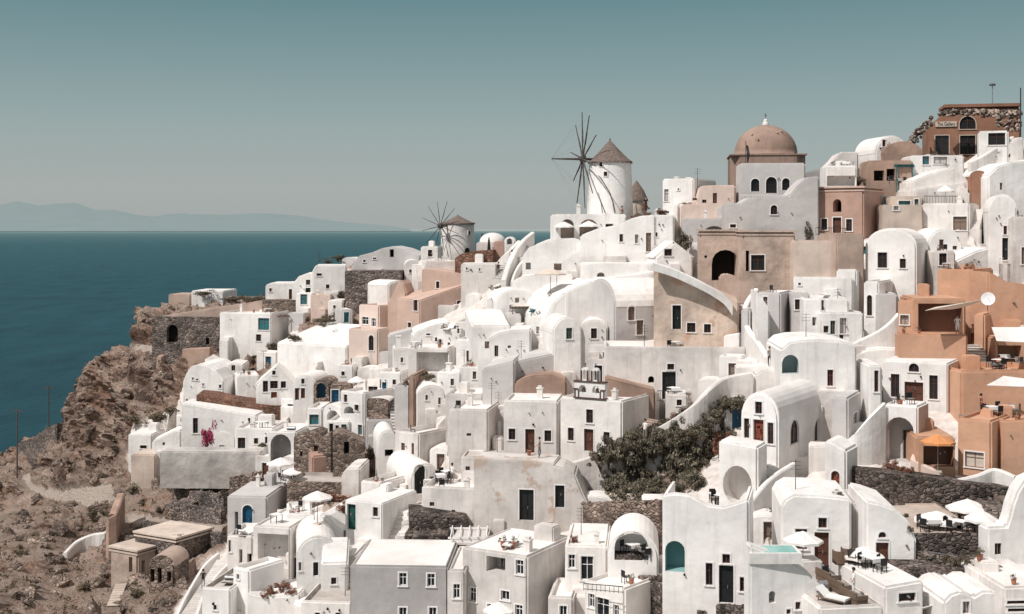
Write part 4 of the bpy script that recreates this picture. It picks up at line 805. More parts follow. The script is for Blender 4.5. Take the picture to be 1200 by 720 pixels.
for px in cols:
    sy = lerp_tab(SKY, px)
    column = []
    for j in range(VR):
        f = j/(VR-1); py = sy+(900-sy)*(f**1.15)
        p = at(px, py, smoothD(px, py)); t = townmask(px, py); pm = 0
        for P in PATHP:
            if inpoly(px, py, P): pm = 1
        if t < 1:
            k = (1-t)*(1 if pm == 0 else .12)*(.45 if (px > 330) else (1.0 if py < 560 or px < 150 else .7))
            n_ = rockdisp(p, 0)*k
            p = p+Vector((-.25, -.55, .35))*n_*(1.25 if px < 220 else .8)
        else: p.z += noise.noise(p*.3)*.25
        p.z -= .15 + t*.35
        column.append((p, t, pm))
    top = column[0][0]
    back = []
    for dy, dz in DROP:
        q = top+Vector((0, dy, dz)); q.z = max(q.z, SEA-6)
        n_ = rockdisp(q, 0); back.append((q+Vector((-.4, .3, .2))*n_*1.2, 0, 0))
    column = back[::-1]+column
    for p, t, pm in column: verts.append(p); town.append(t); path.append(pm)
NR = VR+len(DROP)
# cut the ground back round every building so that no floor or wall is buried
import collections
cell = collections.defaultdict(list)
for fi, (mi, w, d, bz) in enumerate(FOOT):
    mw = mi.inverted(); cs = [mw @ Vector((x, y, 0)) for x in (-4, w+4) for y in (-4, d+4)]
    for gx in range(int(min(c.x for c in cs)//5), int(max(c.x for c in cs)//5)+1):
        for gy in range(int(min(c.y for c in cs)//5), int(max(c.y for c in cs)//5)+1): cell[(gx, gy)].append(fi)
for i, p in enumerate(verts):
    for fi in cell.get((int(p.x//5), int(p.y//5)), ()):
        mi, w, d, bz = FOOT[fi]; q = mi @ p
        dx = max(0, -q.x, q.x-w); dy = max(0, -q.y, q.y-d); a_ = math.atan2(mi[0][1], mi[0][0])
        vis = (q.x > w) if a_ <= 0 else (q.x < 0)
        if q.y < 0: lim = bz-.3 if (dy < .9 and dx < .6) else 99
        elif dx > 0 and vis: lim = bz-.3+max(0, math.hypot(dx, dy)-1.4)*2.5
        else: lim = bz-.3+max(0, math.hypot(dx, dy)-.4)*5
        if p.z > lim: p.z = lim
bm = bmesh.new(); bv = [bm.verts.new(p) for p in verts]; nc = len(cols)
for i in range(nc-1):
    for j in range(NR-1):
        bm.faces.new((bv[i*NR+j], bv[(i+1)*NR+j], bv[(i+1)*NR+j+1], bv[i*NR+j+1]))
bm.normal_update()
if sum(f.normal.z for f in bm.faces) < 0: bmesh.ops.reverse_faces(bm, faces=bm.faces[:])
# rock and ground material
m, nt, b = nodes('hillside'); geo = N(nt, 'ShaderNodeNewGeometry'); at_ = N(nt, 'ShaderNodeAttribute', attribute_name='town'); ap = N(nt, 'ShaderNodeAttribute', attribute_name='path')
mp = N(nt, 'ShaderNodeMapping'); mp.inputs['Scale'].default_value = (.30, .20, .62); mp.inputs['Rotation'].default_value = (0, .35, 0); L(nt, geo.outputs['Position'], mp.inputs[0])
n1 = N(nt, 'ShaderNodeTexNoise', Scale=.8, Detail=8.0, Roughness=.68); L(nt, mp.outputs[0], n1.inputs['Vector'])
r1 = ramp(nt, [(.35,(.085,.06,.05)),(.42,(.27,.195,.165)),(.48,(.46,.36,.31)),(.57,(.58,.48,.42)),(.72,(.68,.585,.52))]); L(nt, n1.outputs[0], r1.inputs[0])
n2 = N(nt, 'ShaderNodeTexNoise', Scale=.10, Detail=4.0); L(nt, geo.outputs['Position'], n2.inputs['Vector'])
r2 = ramp(nt, [(.35,(.62,.55,.51)),(.5,(.98,.92,.88)),(.68,(.80,.63,.53))]); L(nt, n2.outputs[0], r2.inputs[0])
rock = mixc(nt, 1.0, r1.outputs[0], r2.outputs[0], 'MULTIPLY')
v = N(nt, 'ShaderNodeTexVoronoi', Scale=1.1, feature='DISTANCE_TO_EDGE'); L(nt, geo.outputs['Position'], v.inputs['Vector'])
rv = ramp(nt, [(.0,(.45,.42,.40)),(.14,(1,1,1))]); L(nt, v.outputs[0], rv.inputs[0]); rock = mixc(nt, .3, rock, rv.outputs[0], 'MULTIPLY')
n4 = N(nt, 'ShaderNodeTexNoise', Scale=.45, Detail=6.0, Roughness=.7); L(nt, geo.outputs['Position'], n4.inputs['Vector'])
scr = ramp(nt, [(.60,(0,0,0)),(.66,(.8,.8,.8))]); L(nt, n4.outputs[0], scr.inputs[0]); rock = mixc(nt, scr.outputs[0], rock, (.12,.085,.065))
# low sun-bleached dirt where the slope is gentle
sz = N(nt, 'ShaderNodeSeparateXYZ'); L(nt, geo.outputs['Normal'], sz.inputs[0])
rz_ = ramp(nt, [(.80,(0,0,0)),(.95,(.55,.55,.55))]); L(nt, sz.outputs[2], rz_.inputs[0]); rock = mixc(nt, rz_.outputs[0], rock, (.48,.39,.33))
n3 = N(nt, 'ShaderNodeTexNoise', Scale=1.5, Detail=5.0); L(nt, geo.outputs['Position'], n3.inputs['Vector'])
r3 = ramp(nt, [(.3,(.52,.46,.42)),(.7,(.72,.68,.65))]); L(nt, n3.outputs[0], r3.inputs[0])
c = mixc(nt, ap.outputs['Fac'], rock, (.62,.53,.46)); c = mixc(nt, at_.outputs['Fac'], c, r3.outputs[0])
L(nt, c, b.inputs['Base Color']); b.inputs['Roughness'].default_value = .97; b.inputs['Specular IOR Level'].default_value = .08
n6 = N(nt, 'ShaderNodeTexNoise', Scale=1.6, Detail=8.0, Roughness=.7); L(nt, geo.outputs['Position'], n6.inputs['Vector'])
iv = N(nt, 'ShaderNodeMath', operation='SUBTRACT'); iv.inputs[0].default_value = 1.15; L(nt, at_.outputs['Fac'], iv.inputs[1])
bp = N(nt, 'ShaderNodeBump', Distance=.9); L(nt, iv.outputs[0], bp.inputs['Strength']); L(nt, n6.outputs[0], bp.inputs['Height']); L(nt, bp.outputs[0], b.inputs['Normal'])
M['hill'] = m
terrain = obj('hillside', bm, 'hill'); tag(terrain, 'rocky brown volcanic hillside under the white village', 'hillside', kind='structure')
for nm, vals in (('town', town), ('path', path)):
    a_ = terrain.data.attributes.new(nm, 'FLOAT', 'POINT'); a_.data.foreach_set('value', [float(x) for x in vals])

# sea
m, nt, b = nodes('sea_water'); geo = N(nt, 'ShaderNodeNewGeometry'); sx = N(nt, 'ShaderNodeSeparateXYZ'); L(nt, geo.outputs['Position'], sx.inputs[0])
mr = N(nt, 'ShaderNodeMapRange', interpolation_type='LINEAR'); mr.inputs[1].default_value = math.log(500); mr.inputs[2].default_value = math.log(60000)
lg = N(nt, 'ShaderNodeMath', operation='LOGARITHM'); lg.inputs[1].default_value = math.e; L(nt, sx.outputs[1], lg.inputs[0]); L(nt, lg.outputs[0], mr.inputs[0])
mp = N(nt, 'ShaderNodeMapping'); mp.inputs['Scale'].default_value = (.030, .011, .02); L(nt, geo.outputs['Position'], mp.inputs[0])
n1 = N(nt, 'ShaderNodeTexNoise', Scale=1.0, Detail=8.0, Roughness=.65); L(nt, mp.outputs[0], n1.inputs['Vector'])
rs = ramp(nt, [(0,(.0095,.047,.063)),(.30,(.011,.056,.074)),(.55,(.023,.080,.098)),(.69,(.048,.112,.127)),(.80,(.085,.150,.163)),(.88,(.14,.205,.212)),(.95,(.23,.29,.293)),(1.0,(.31,.36,.36))]); L(nt, mr.outputs[0], rs.inputs[0])  # distance haze painted into the water colour, paler towards the horizon
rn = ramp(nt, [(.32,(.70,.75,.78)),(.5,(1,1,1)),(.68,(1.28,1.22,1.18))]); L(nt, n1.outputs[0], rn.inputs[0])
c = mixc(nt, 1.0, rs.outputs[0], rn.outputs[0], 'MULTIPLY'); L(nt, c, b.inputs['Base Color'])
mp2 = N(nt, 'ShaderNodeMapping'); mp2.inputs['Scale'].default_value = (.30, .10, .2); L(nt, geo.outputs['Position'], mp2.inputs[0])
n2 = N(nt, 'ShaderNodeTexNoise', Scale=1.0, Detail=7.0, Roughness=.6); L(nt, mp2.outputs[0], n2.inputs['Vector'])
bp = N(nt, 'ShaderNodeBump', Strength=.55, Distance=1.2); L(nt, n2.outputs[0], bp.inputs['Height']); L(nt, bp.outputs[0], b.inputs['Normal'])
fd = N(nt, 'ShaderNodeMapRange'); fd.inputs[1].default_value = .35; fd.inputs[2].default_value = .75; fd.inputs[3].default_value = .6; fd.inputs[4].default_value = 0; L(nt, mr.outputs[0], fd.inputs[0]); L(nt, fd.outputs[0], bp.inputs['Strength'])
b.inputs['Roughness'].default_value = .5; b.inputs['Specular IOR Level'].default_value = .05
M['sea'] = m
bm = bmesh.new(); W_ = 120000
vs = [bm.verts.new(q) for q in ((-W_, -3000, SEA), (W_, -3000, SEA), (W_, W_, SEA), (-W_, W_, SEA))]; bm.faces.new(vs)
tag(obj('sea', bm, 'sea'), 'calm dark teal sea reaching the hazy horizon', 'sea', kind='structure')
# distant island
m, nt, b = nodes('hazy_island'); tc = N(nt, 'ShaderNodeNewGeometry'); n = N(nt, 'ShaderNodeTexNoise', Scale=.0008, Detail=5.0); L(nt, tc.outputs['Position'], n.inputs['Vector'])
r = ramp(nt, [(.3,(.235,.290,.290)),(.7,(.255,.310,.308))]); L(nt, n.outputs[0], r.inputs[0]); b.inputs['Base Color'].default_value = (.03, .04, .04, 1); L(nt, r.outputs[0], b.inputs['Emission Color']); b.inputs['Emission Strength'].default_value = 1.05; b.inputs['Roughness'].default_value = 1; b.inputs['Specular IOR Level'].default_value = 0  # air haze painted as emission, so the hills glow evenly
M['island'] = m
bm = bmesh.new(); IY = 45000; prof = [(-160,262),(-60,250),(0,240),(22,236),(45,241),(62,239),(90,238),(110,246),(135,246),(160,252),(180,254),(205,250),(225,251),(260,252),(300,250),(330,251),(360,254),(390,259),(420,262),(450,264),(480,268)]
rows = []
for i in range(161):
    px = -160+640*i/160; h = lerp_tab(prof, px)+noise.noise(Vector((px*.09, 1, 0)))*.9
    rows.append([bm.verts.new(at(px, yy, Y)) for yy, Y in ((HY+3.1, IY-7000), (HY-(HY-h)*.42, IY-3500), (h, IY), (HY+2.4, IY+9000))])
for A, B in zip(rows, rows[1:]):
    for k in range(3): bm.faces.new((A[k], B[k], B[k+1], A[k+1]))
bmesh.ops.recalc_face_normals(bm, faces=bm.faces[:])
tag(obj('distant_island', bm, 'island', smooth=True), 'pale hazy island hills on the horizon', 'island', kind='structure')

# world and sun
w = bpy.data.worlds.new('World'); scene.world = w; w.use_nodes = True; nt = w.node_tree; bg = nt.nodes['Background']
SUNAZ = (-1.0, -.84); SUNEL = R(50)
sky = N(nt, 'ShaderNodeTexSky', sky_type='NISHITA'); sky.sun_disc = False; sky.sun_elevation = SUNEL; sky.sun_rotation = math.atan2(SUNAZ[0], SUNAZ[1]) % (2*math.pi)
sky.air_density = 1.0; sky.dust_density = 2.5; sky.ozone_density = 1.0; sky.altitude = 90
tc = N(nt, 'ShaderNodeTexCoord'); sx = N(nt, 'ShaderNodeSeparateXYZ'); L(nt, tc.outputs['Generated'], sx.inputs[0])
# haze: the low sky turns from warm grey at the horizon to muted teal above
hz = ramp(nt, [(0.0,(.42,.45,.437)),(.03,(.415,.455,.44)),(.075,(.33,.415,.41)),(.125,(.21,.325,.34)),(.19,(.085,.215,.245)),(.32,(.22,.28,.29)),(.5,(.50,.49,.475)),(1.0,(.60,.575,.55))])  # upper stops, above the view, made neutral and bright as added fill light
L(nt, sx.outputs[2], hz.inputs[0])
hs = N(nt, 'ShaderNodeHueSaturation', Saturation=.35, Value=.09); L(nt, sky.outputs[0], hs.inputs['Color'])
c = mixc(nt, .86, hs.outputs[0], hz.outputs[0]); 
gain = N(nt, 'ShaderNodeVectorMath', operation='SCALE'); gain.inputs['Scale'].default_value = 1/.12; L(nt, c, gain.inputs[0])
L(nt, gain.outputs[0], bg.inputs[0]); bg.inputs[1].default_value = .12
sd = bpy.data.lights.new('sun', 'SUN'); sd.energy = 3.75; sd.angle = R(.53); sd.color = (1.0, .945, .90)
so = bpy.data.objects.new('sun', sd); C.objects.link(so)
v = Vector((SUNAZ[0], SUNAZ[1], 0)).normalized()*math.cos(SUNEL)+Vector((0, 0, math.sin(SUNEL)))
so.rotation_euler = v.to_track_quat('Z', 'Y').to_euler()
scene.view_settings.view_transform = 'Standard'; scene.view_settings.look = 'None'; scene.view_settings.exposure = 0
cd = bpy.data.cameras.new('camera'); cd.lens = 36*F/1200; cd.sensor_width = 36; cd.shift_y = -(360-HY)/1200; cd.clip_end = 400000; cd.clip_start = 1
co = bpy.data.objects.new('camera', cd); C.objects.link(co); co.rotation_euler = (R(90), 0, 0); scene.camera = co
scene.render.resolution_x, scene.render.resolution_y = 1024, 614
try:
    scene.cycles.max_bounces = 6; scene.cycles.diffuse_bounces = 4
except Exception: pass
# ================================================================= things that stand on the hillside
bpy.context.view_layer.update(); DG = bpy.context.evaluated_depsgraph_get()
def place(px, py, up=.45):
    """first upward facing surface met by the sight line through a survey pixel"""
    o = Vector((0, 0, 0)); d = Vector(((px-CX)/F, 1, (HY-py)/F)).normalized(); s = 30.0
    for _ in range(14):
        ok, loc, nrm, idx, ob, mm = scene.ray_cast(DG, o+d*s, d)
        if not ok or loc.y > 600: break
        if nrm.z > up: return loc if abs(loc.y-D(px, py)) < 14 else at(px, py)
        s = (loc-o).length+.05
    return at(px, py)
KIDS = {}
def kids(o):
    if o.name not in KIDS: KIDS[o.name] = list(o.children)
    return KIDS[o.name]
# ---- outhouses squeezed on to the ground still bare between the houses
SL = [((910,454),(894,404)),((872,372),(862,346)),((580,328),(612,288)),((222,722),(264,656)),((432,656),(404,618)),((470,508),(458,450)),((1004,578),(1020,558)),((1150,436),(1140,404)),((640,612),(672,590)),((826,728),(798,690)),((738,517),(768,492)),((1186,312),(1150,286))]
def near_stair(x, y):
    for (a, b), (c, d) in SL:
        for i in range(6):
            t = i/5
            if abs(a+(c-a)*t-x) < 15 and abs(b+(d-b)*t-y) < 14: return True
    return False
ro = random.Random(21); put = []
grid = [(x+ro.uniform(-4, 4), y+ro.uniform(-3, 3)) for y in range(700, 270, -8) for x in range(300, 1185, 9)]
for x, y in grid:
    if near_stair(x, y) or (1030 < x and 560 < y) or (936 < x < 1040 and y > 650) or (690 < x < 860 and 470 < y < 600) or (1040 < x and 300 < y < 560) or any(abs(x-a) < 19 and abs(y-b) < 15 for a, b in put): continue
    d_ = Vector(((x-CX)/F, 1, (HY-y)/F)).normalized(); ok, loc, nrm, idx, ob, mm = scene.ray_cast(DG, d_*30, d_)
    if not ok or ob.name != 'hillside' or townmask(x, y) < .9 or abs(loc.y-D(x, y)) > 9: continue
    put.append((x, y)); k_ = loc.y/F; ww_ = ro.uniform(1.5, 2.8)/k_; hh_ = ro.uniform(1.3, 2.5)/k_; m_ = ro.choice(('white', 'white', 'warm', 'old', 'cool')); rf = ro.choice(('flat', 'flat', 'vault', 'plain'))
    nm = {'flat': 'outhouse', 'vault': 'vaulted_outhouse', 'plain': 'outhouse'}[rf]
    H('small vaulted white outhouse squeezed between larger houses' if rf == 'vault' else 'small cube shaped white outhouse squeezed between larger houses', x+ww_/2, y+1, y-hh_, x-ww_/2, None, ro.uniform(4, 30), m_, rf, ('d:%s %.1f %.1f %.1f %.1f' % (ro.choice(('brown', 'blue', 'wood', 'teal', 'black')), x+ww_*.1, y-.9/k_, .75/k_, 1.7/k_)) if hh_*k_ > 2.0 and ro.random() < .7 else '',
      name=nm, cat='outhouse', Y=loc.y, depth=ro.uniform(1.8, 3), par=.2, bev=.1, rise=.5 if rf == 'vault' else None, group='vaulted white outhouses between the houses' if rf == 'vault' else 'cube shaped white outhouses between the houses', plinth=3)
print('OUTHOUSES', len(put)); finish_booleans(); DG = bpy.context.evaluated_depsgraph_get()
def copytree(o, parent=None):
    ks = kids(o); c = o.copy(); C.objects.link(c)
    if parent: c.parent = parent
    for ch in ks: copytree(ch, c)
    return c
def mpp(p): return p.y/F     # metres per survey pixel at a point

# ---- the great dome
def great_dome():
    Y = 153; p = at(900.5, 232, Y); k = Y/F
    root = empty('domed_church', p, R(-7)); tag(root, 'large tan plastered dome of the old church on a square base', 'church')
    zt = (232-182)*k; hw = 43.5*k
    bm = bmesh.new(); prism(bm, [(-hw, -5), (hw, -5), (hw, zt), (-hw, zt)], 'y', 0, 2*hw)
    bmesh.ops.bevel(bm, geom=[e for e in bm.edges if abs(e.verts[0].co.x-e.verts[1].co.x) < .01 and abs(e.verts[0].co.y-e.verts[1].co.y) < .01], offset=1.1, segments=1, affect='EDGES')
    obj('drum', bm, 'domec', root)
    bm = bmesh.new(); box(bm, -hw-.12, hw+.12, -.12, 2*hw+.12, zt+.003, zt+.16); obj('cornice', bm, 'domec', root)
    r = 37.5*k; n = 12; bm = bmesh.new()
    lathe(bm, [(r+.25, zt+.2), (r+.25, zt+.32), (r, zt+.36)]+[(r*math.cos(t), zt+.36+(r*.94)*math.sin(t)) for t in [math.pi/2*i/n for i in range(1, n)]]+[(0, zt+.36+r*.94)], 40, 0, 0, hw)
    o = obj('dome', bm, 'domec', root, smooth=True)
    bm = bmesh.new(); za = zt+.3+r*.94; lathe(bm, [(.42, za-.1), (.42, za+.25), (.3, za+.32), (.24, za+.7), (0, za+.85)], 12, 0, 0, hw); obj('lantern', bm, 'roof', root)
    bm = bmesh.new(); tube(bm, (0, hw, za+.8), (0, hw, za+1.5), .035); tube(bm, (-.2, hw, za+1.25), (.2, hw, za+1.25), .03); obj('cross', bm, 'metal', root)
    for (a, z) in ((-2.2, .45), (-1.15, .5), (-.9, .55), (-1.9, .3)):
        bm = bmesh.new(); rr = r*math.cos(z*1.5); q = Vector((rr*math.cos(a), hw+rr*math.sin(a), zt+.36+r*.94*math.sin(z*1.5)))
        tube(bm, q, q+Vector((math.cos(a), math.sin(a), .3))*.25, .14, .1); obj('drain_spout', bm, 'mansion', root)
    bm = bmesh.new(); prism(bm, archpoly(-hw+1.3, -hw+1.9, -1, zt-.9), 'y', -.03, .02); obj('window', bm, 'dark', root)
great_dome()

# ---- windmills
def windmill(label, cx, yb, ywall, wb, wt, yap, roofw, Y, hub, axis, rad, nsp, bow, wins, door=None, phase=.1, mast=False):
    k = Y/F; p = at(cx, yb, Y); root = empty('windmill', p); tag(root, label, 'windmill')
    hw = (yb-ywall)*k; rb, rt = wb*k/2, wt*k/2
    bm = bmesh.new(); lathe(bm, [(rb*1.03, -3), (rb, 0), (rb*.5+rt*.5, hw*.5), (rt, hw*.97), (rt, hw), (0, hw)], 40); obj('tower', bm, 'white' if nsp == 10 else 'warm', root, smooth=True).data.polygons.foreach_set('use_smooth', [True]*200)
    ha = (ywall-yap)*k; rr = roofw*k/2; bm = bmesh.new()
    lathe(bm, [(rr*.9, hw-.05), (rr, hw-.12), (rr*.98, hw+.08), (rr*.80, hw+ha*.16), (rr*.55, hw+ha*.40), (rr*.3, hw+ha*.66), (rr*.1, hw+ha*.88), (.09, hw+ha*.95), (.07, hw+ha*1.04), (0, hw+ha*1.06)], 28)
    for v in bm.verts: v.co += Vector((noise.noise(v.co*1.7), noise.noise(v.co*1.7+Vector((9,0,0))), 0))*.07
    obj('roof', bm, 'thatch', root)
    for (wx, wy, ww, wh) in wins:
        x = (wx-cx)*k; z = (yb-wy)*k; r_ = rb+(rt-rb)*z/hw; y = -math.sqrt(max(.05, r_*r_-x*x)); an = math.atan2(y, x)+math.pi/2
        bm = bmesh.new(); box(bm, -ww*k/2, ww*k/2, -.05, .25, -wh*k/2, wh*k/2); w_ = obj('window', bm, 'dark', root); w_.location = (x, y, z); w_.rotation_euler = (0, 0, an)
        bm = bmesh.new(); g = .07; a_, b_ = ww*k/2, wh*k/2
        for q in ((-a_-g, -a_, -b_, b_), (a_, a_+g, -b_, b_), (-a_-g, a_+g, b_, b_+g), (-a_-g, a_+g, -b_-g, -b_)): box(bm, q[0], q[1], -.09, .2, q[2], q[3])
        obj('frame', bm, 'trim', w_)
    if door:
        x = (door[0]-cx)*k; r_ = rb; y = -math.sqrt(r_*r_-x*x); an = math.atan2(y, x)+math.pi/2
        bm = bmesh.new(); prism(bm, archpoly(-door[1]*k/2, door[1]*k/2, 0, door[2]*k), 'y', -.06, .4); d_ = obj('door', bm, 'black', root); d_.location = (x, y, .1); d_.rotation_euler = (0, 0, an)
    # wheel
    hx = (hub[0]-cx)*k; hz = (yb-hub[1])*k; ax = Vector(axis).normalized(); hc = Vector((hx, 0, hz)); hc.y = (hx/ax.x*ax.y) if abs(ax.x) > .3 else -rt-1.2
    back = hc-ax*(hc.length*0+math.hypot(hc.x, hc.y)*.8)
    bm = bmesh.new(); tube(bm, back, hc+ax*.5, .17, .14, 8); obj('axle', bm, 'spar', root)
    bm = bmesh.new(); tube(bm, hc-ax*.3, hc+ax*.35, .42, .38, 10); obj('hub', bm, 'spar', root)
    u = Vector((0, 0, 1)); v = ax.cross(u).normalized(); tips = []
    for i in range(nsp):
        t = 2*math.pi*i/nsp+phase; L_ = rad*k*(1 if i % 3 else .96); tip = hc+(u*math.cos(t)+v*math.sin(t))*L_+ax*random.uniform(-.15, .15); tips.append(tip)
        bm = bmesh.new(); q_ = .62 if nsp == 12 else 1; tube(bm, hc+ax*.05, tip, .10*q_, .06*q_, 5); mid = hc+(tip-hc)*.35; tube(bm, mid-(tip-hc).normalized()*.05, hc+(tip-hc)*.62, .10*q_, .085*q_, 5); obj('sail_spar', bm, 'spar', root)
    if bow:
        bt = hc+ax*bow*k; bm = bmesh.new(); tube(bm, hc, bt, .17, .07, 7); obj('bowsprit', bm, 'spar', root)
        bm = bmesh.new()
        for q in tips: tube(bm, bt, q, .005, .005, 4)
        obj('rigging', bm, 'spar', root)
    bm = bmesh.new()      # braces and ropes that run from the cap down the tower
    for (x0, y0, x1, y1, r_) in mast:
        A = Vector(((x0-cx)*k, -math.sqrt(max(.02, (rt*1.0)**2-((x0-cx)*k)**2))-.1, (yb-y0)*k)); B = Vector(((x1-cx)*k, -math.sqrt(max(.02, (rb*1.0)**2-((x1-cx)*k)**2))-.12, (yb-y1)*k))
        M_ = (A+B)/2; M_.y = min(M_.y, -math.sqrt(max(.02, ((rb+rt)/2)**2-M_.x**2))-.14); M_.x += .12
        tube(bm, A, M_, r_, r_, 5); tube(bm, M_, B, r_, r_, 5)
    obj('brace', bm, 'spar', root)
    return root
windmill('big white windmill with a thatched cone roof and bare spars', 715, 250, 190.5, 54, 49, 163.5, 53, 151, (683, 187), (-.975, -.20, 0), 58, 10, 38,
         [(703, 194, 4, 5), (708, 205, 4, 5)], None, .12, [(692, 196, 712, 226, .06), (712, 226, 718, 250, .06), (690, 205, 707, 250, .035), (698, 222, 704, 250, .03)])
windmill('smaller distant windmill with a pinkish cone roof on the sea side ridge', 536.5, 300, 262, 41, 38, 252, 41, 203, (517.5, 265), (-.62, -.78, 0), 30, 12, 0,
         [(550, 273, 3, 4)], (548, 6, 9), .2, [(520, 270, 528, 284, .07), (520, 278, 526, 300, .05)])
def cone_tower():
    Y = 158; k = Y/F; root = empty('round_tower', at(746, 248, Y)); tag(root, 'round tower with a brown thatched cone half hidden behind the big windmill', 'tower')
    bm = bmesh.new(); lathe(bm, [(1.25, -4), (1.2, 1.4), (0, 1.4)], 20); obj('wall', bm, 'sand', root)
    bm = bmesh.new(); lathe(bm, [(1.45, 1.3), (1.4, 1.5), (.9, 2.6), (0, 3.9)], 18); obj('roof', bm, 'thatch', root)
cone_tower()

# ---- bell gable of the church, built as parts of the church
def bell_gable():
    s0, z0 = CH.hit(673, 471, 'f'); s1, _ = CH.hit(709, 473, 'f'); w = s1-s0; H0 = CH.H; k = D(690, 532)/F
    zt = [CH.hit(690, y, 'f')[1] for y in (447, 431)]
    bm = bmesh.new(); zb = H0-.05; zl = zt[0]; m = (s0+s1)/2; y0, y1 = -.02, .43
    bm2 = bmesh.new(); prism(bm, [(s0, zb), (s1, zb), (s1, zl), (s0, zl)], 'y', y0, y1)
    g = obj('bell_gable', bm, 'white', CH.root)
    for cx_, r_, za, zc in ((m-w*.22, w*.115, zb+.55, zl-.35), (m+w*.22, w*.115, zb+.55, zl-.35)): prism(bm2, archpoly(cx_-r_*1.1, cx_+r_*1.1, za, zc), 'y', -1, 1)
    bpy.context.view_layer.update(); c = obj('tmp_cutter', bm2, 'white'); c.matrix_world = CH.mw; PENDING.append((g, c))
    for dx in (-.17, .17):
        bm = bmesh.new(); a = m+dx*w; prism(bm, archpoly(a-w*.12, a+w*.12, zl, zt[1]), 'y', y0+.04, y1-.04); t = obj('bell_gable_top', bm, 'white', CH.root)
        bm = bmesh.new(); prism(bm, archpoly(a-w*.055, a+w*.055, zl+.1, zt[1]-.22), 'y', -1, 1); bpy.context.view_layer.update(); c = obj('tmp_cutter', bm, 'white'); c.matrix_world = CH.mw; PENDING.append((t, c))
        bm = bmesh.new(); tube(bm, (a, .2, zt[1]), (a, .2, zt[1]+.4), .03); tube(bm, (a-.12, .2, zt[1]+.25), (a+.12, .2, zt[1]+.25), .025); obj('cross', bm, 'metal', CH.root)
        bm = bmesh.new(); box(bm, a-w*.12, a-w*.08, y0-.04, y0+.035, zl+.05, zt[1]-.25); box(bm, a+w*.08, a+w*.12, y0-.04, y0+.035, zl+.05, zt[1]-.25); obj('trim', bm, 'btrim', CH.root)
    for z in (zb+.02, zb+(zl-zb)*.5, zl-.1):
        bm = bmesh.new(); box(bm, s0-.06, s1+.06, y0-.08, y1+.05, z, z+.11)
        if abs(z-(zb+(zl-zb)*.5)) < .01:
            bm.free(); bm = bmesh.new(); box(bm, s0-.06, m-w*.36, y0-.08, y0+.02, z, z+.11); box(bm, m+w*.36, s1+.06, y0-.08, y0+.02, z, z+.11)
        obj('trim', bm, 'btrim', CH.root)
    for sx in (s0+.04, s0+w*.13, s1-w*.13-.1, s1-.14):
        bm = bmesh.new(); box(bm, sx, sx+.10, y0-.06, y0+.02, zb+.13, zb+(zl-zb)*.48); obj('trim', bm, 'btrim', CH.root)
    for cx_ in (m-w*.22, m+w*.22):
        bm = bmesh.new(); zc = zl-.55; lathe(bm, [(0, zc), (.1, zc-.05), (.14, zc-.3), (.24, zc-.5), (.0, zc-.48)], 12, 0, cx_, .2); obj('bell', bm, 'metal', CH.root)
bell_gable()
finish_booleans()

# ---- parapets and garden walls
def PW(label, pts, thick=.4, mat='white', name='parapet_wall', cat='parapet', dY=0, YF=None, below=2.5, sm=4, round_=True):
    P = []
    raw = []
    for (x, y, h) in pts:
        Y = (D(x, y+h) if YF is None else YF+(x-pts[0][0])*-.006)+dY; raw.append((at(x, y, Y), h*Y/F))
    n = len(raw)
    for i in range(n-1):
        p0, p1, p2, p3 = raw[max(0, i-1)], raw[i], raw[i+1], raw[min(n-1, i+2)]
        for j in range(sm):
            t = j/sm
            q = .5*((2*p1[0])+(-p0[0]+p2[0])*t+(2*p0[0]-5*p1[0]+4*p2[0]-p3[0])*t*t+(-p0[0]+3*p1[0]-3*p2[0]+p3[0])*t**3)
            P.append((q, p1[1]*(1-t)+p2[1]*t))
    P.append(raw[-1])
    org = P[len(P)//2][0].copy(); org.z -= P[len(P)//2][1]
    bm = bmesh.new(); secs = []
    for i, (q, h) in enumerate(P):
        a = P[max(0, i-1)][0]; b_ = P[min(len(P)-1, i+1)][0]; d = Vector((b_.x-a.x, b_.y-a.y, 0))
        d = d.normalized() if d.length > 1e-4 else Vector((1, 0, 0)); nrm = Vector((-d.y, d.x, 0))*thick/2; q = q-org
        r = min(.12, thick*.35) if round_ else .02
        sec = [q-nrm+Vector((0, 0, -h-below)), q-nrm+Vector((0, 0, -r)), q-nrm*.6, q+nrm*.6, q+nrm+Vector((0, 0, -r)), q+nrm+Vector((0, 0, -h-below))]
        secs.append([bm.verts.new(v) for v in sec])
    for A, B in zip(secs, secs[1:]):
        for k in range(6): bm.faces.new((A[k], A[(k+1)%6], B[(k+1)%6], B[k]))
    bm.faces.new(secs[0]); bm.faces.new(secs[-1][::-1]); bmesh.ops.recalc_face_normals(bm, faces=bm.faces[:])
    if mat in ('stone', 'lava', 'stoneb'):      # ragged coping of loose stones
        for (q, h), (q2, h2) in zip(P, P[1:]):
            for _ in range(max(2, int((q2-q).length/.28))):
                t = random.random(); c0 = q*(1-t)+q2*t-org; s_ = random.uniform(.10, .24); r = bmesh.ops.create_icosphere(bm, subdivisions=1, radius=s_)
                for v in r['verts']: v.co = v.co*random.uniform(.7, 1.25); v.co.z *= .7
                bmesh.ops.translate(bm, vec=c0+Vector((random.uniform(-.5, .5)*thick, random.uniform(-.5, .5)*thick, random.uniform(-.25, .06))), verts=r['verts'])
    o = obj(name, bm, mat); o.location = org; tag(o, label, cat); return o
PW('long curved white ramp parapet sweeping down past the church', [(880,436,22),(850,442,34),(832,454,44),(812,474,40),(790,490,30),(760,507,18),(730,520,14),(700,532,12),(670,541,12),(640,543,10),(610,543,9),(585,541,8)], .5, 'old', dY=-2.5)  # duller plaster puts the shade on this wall into its colour
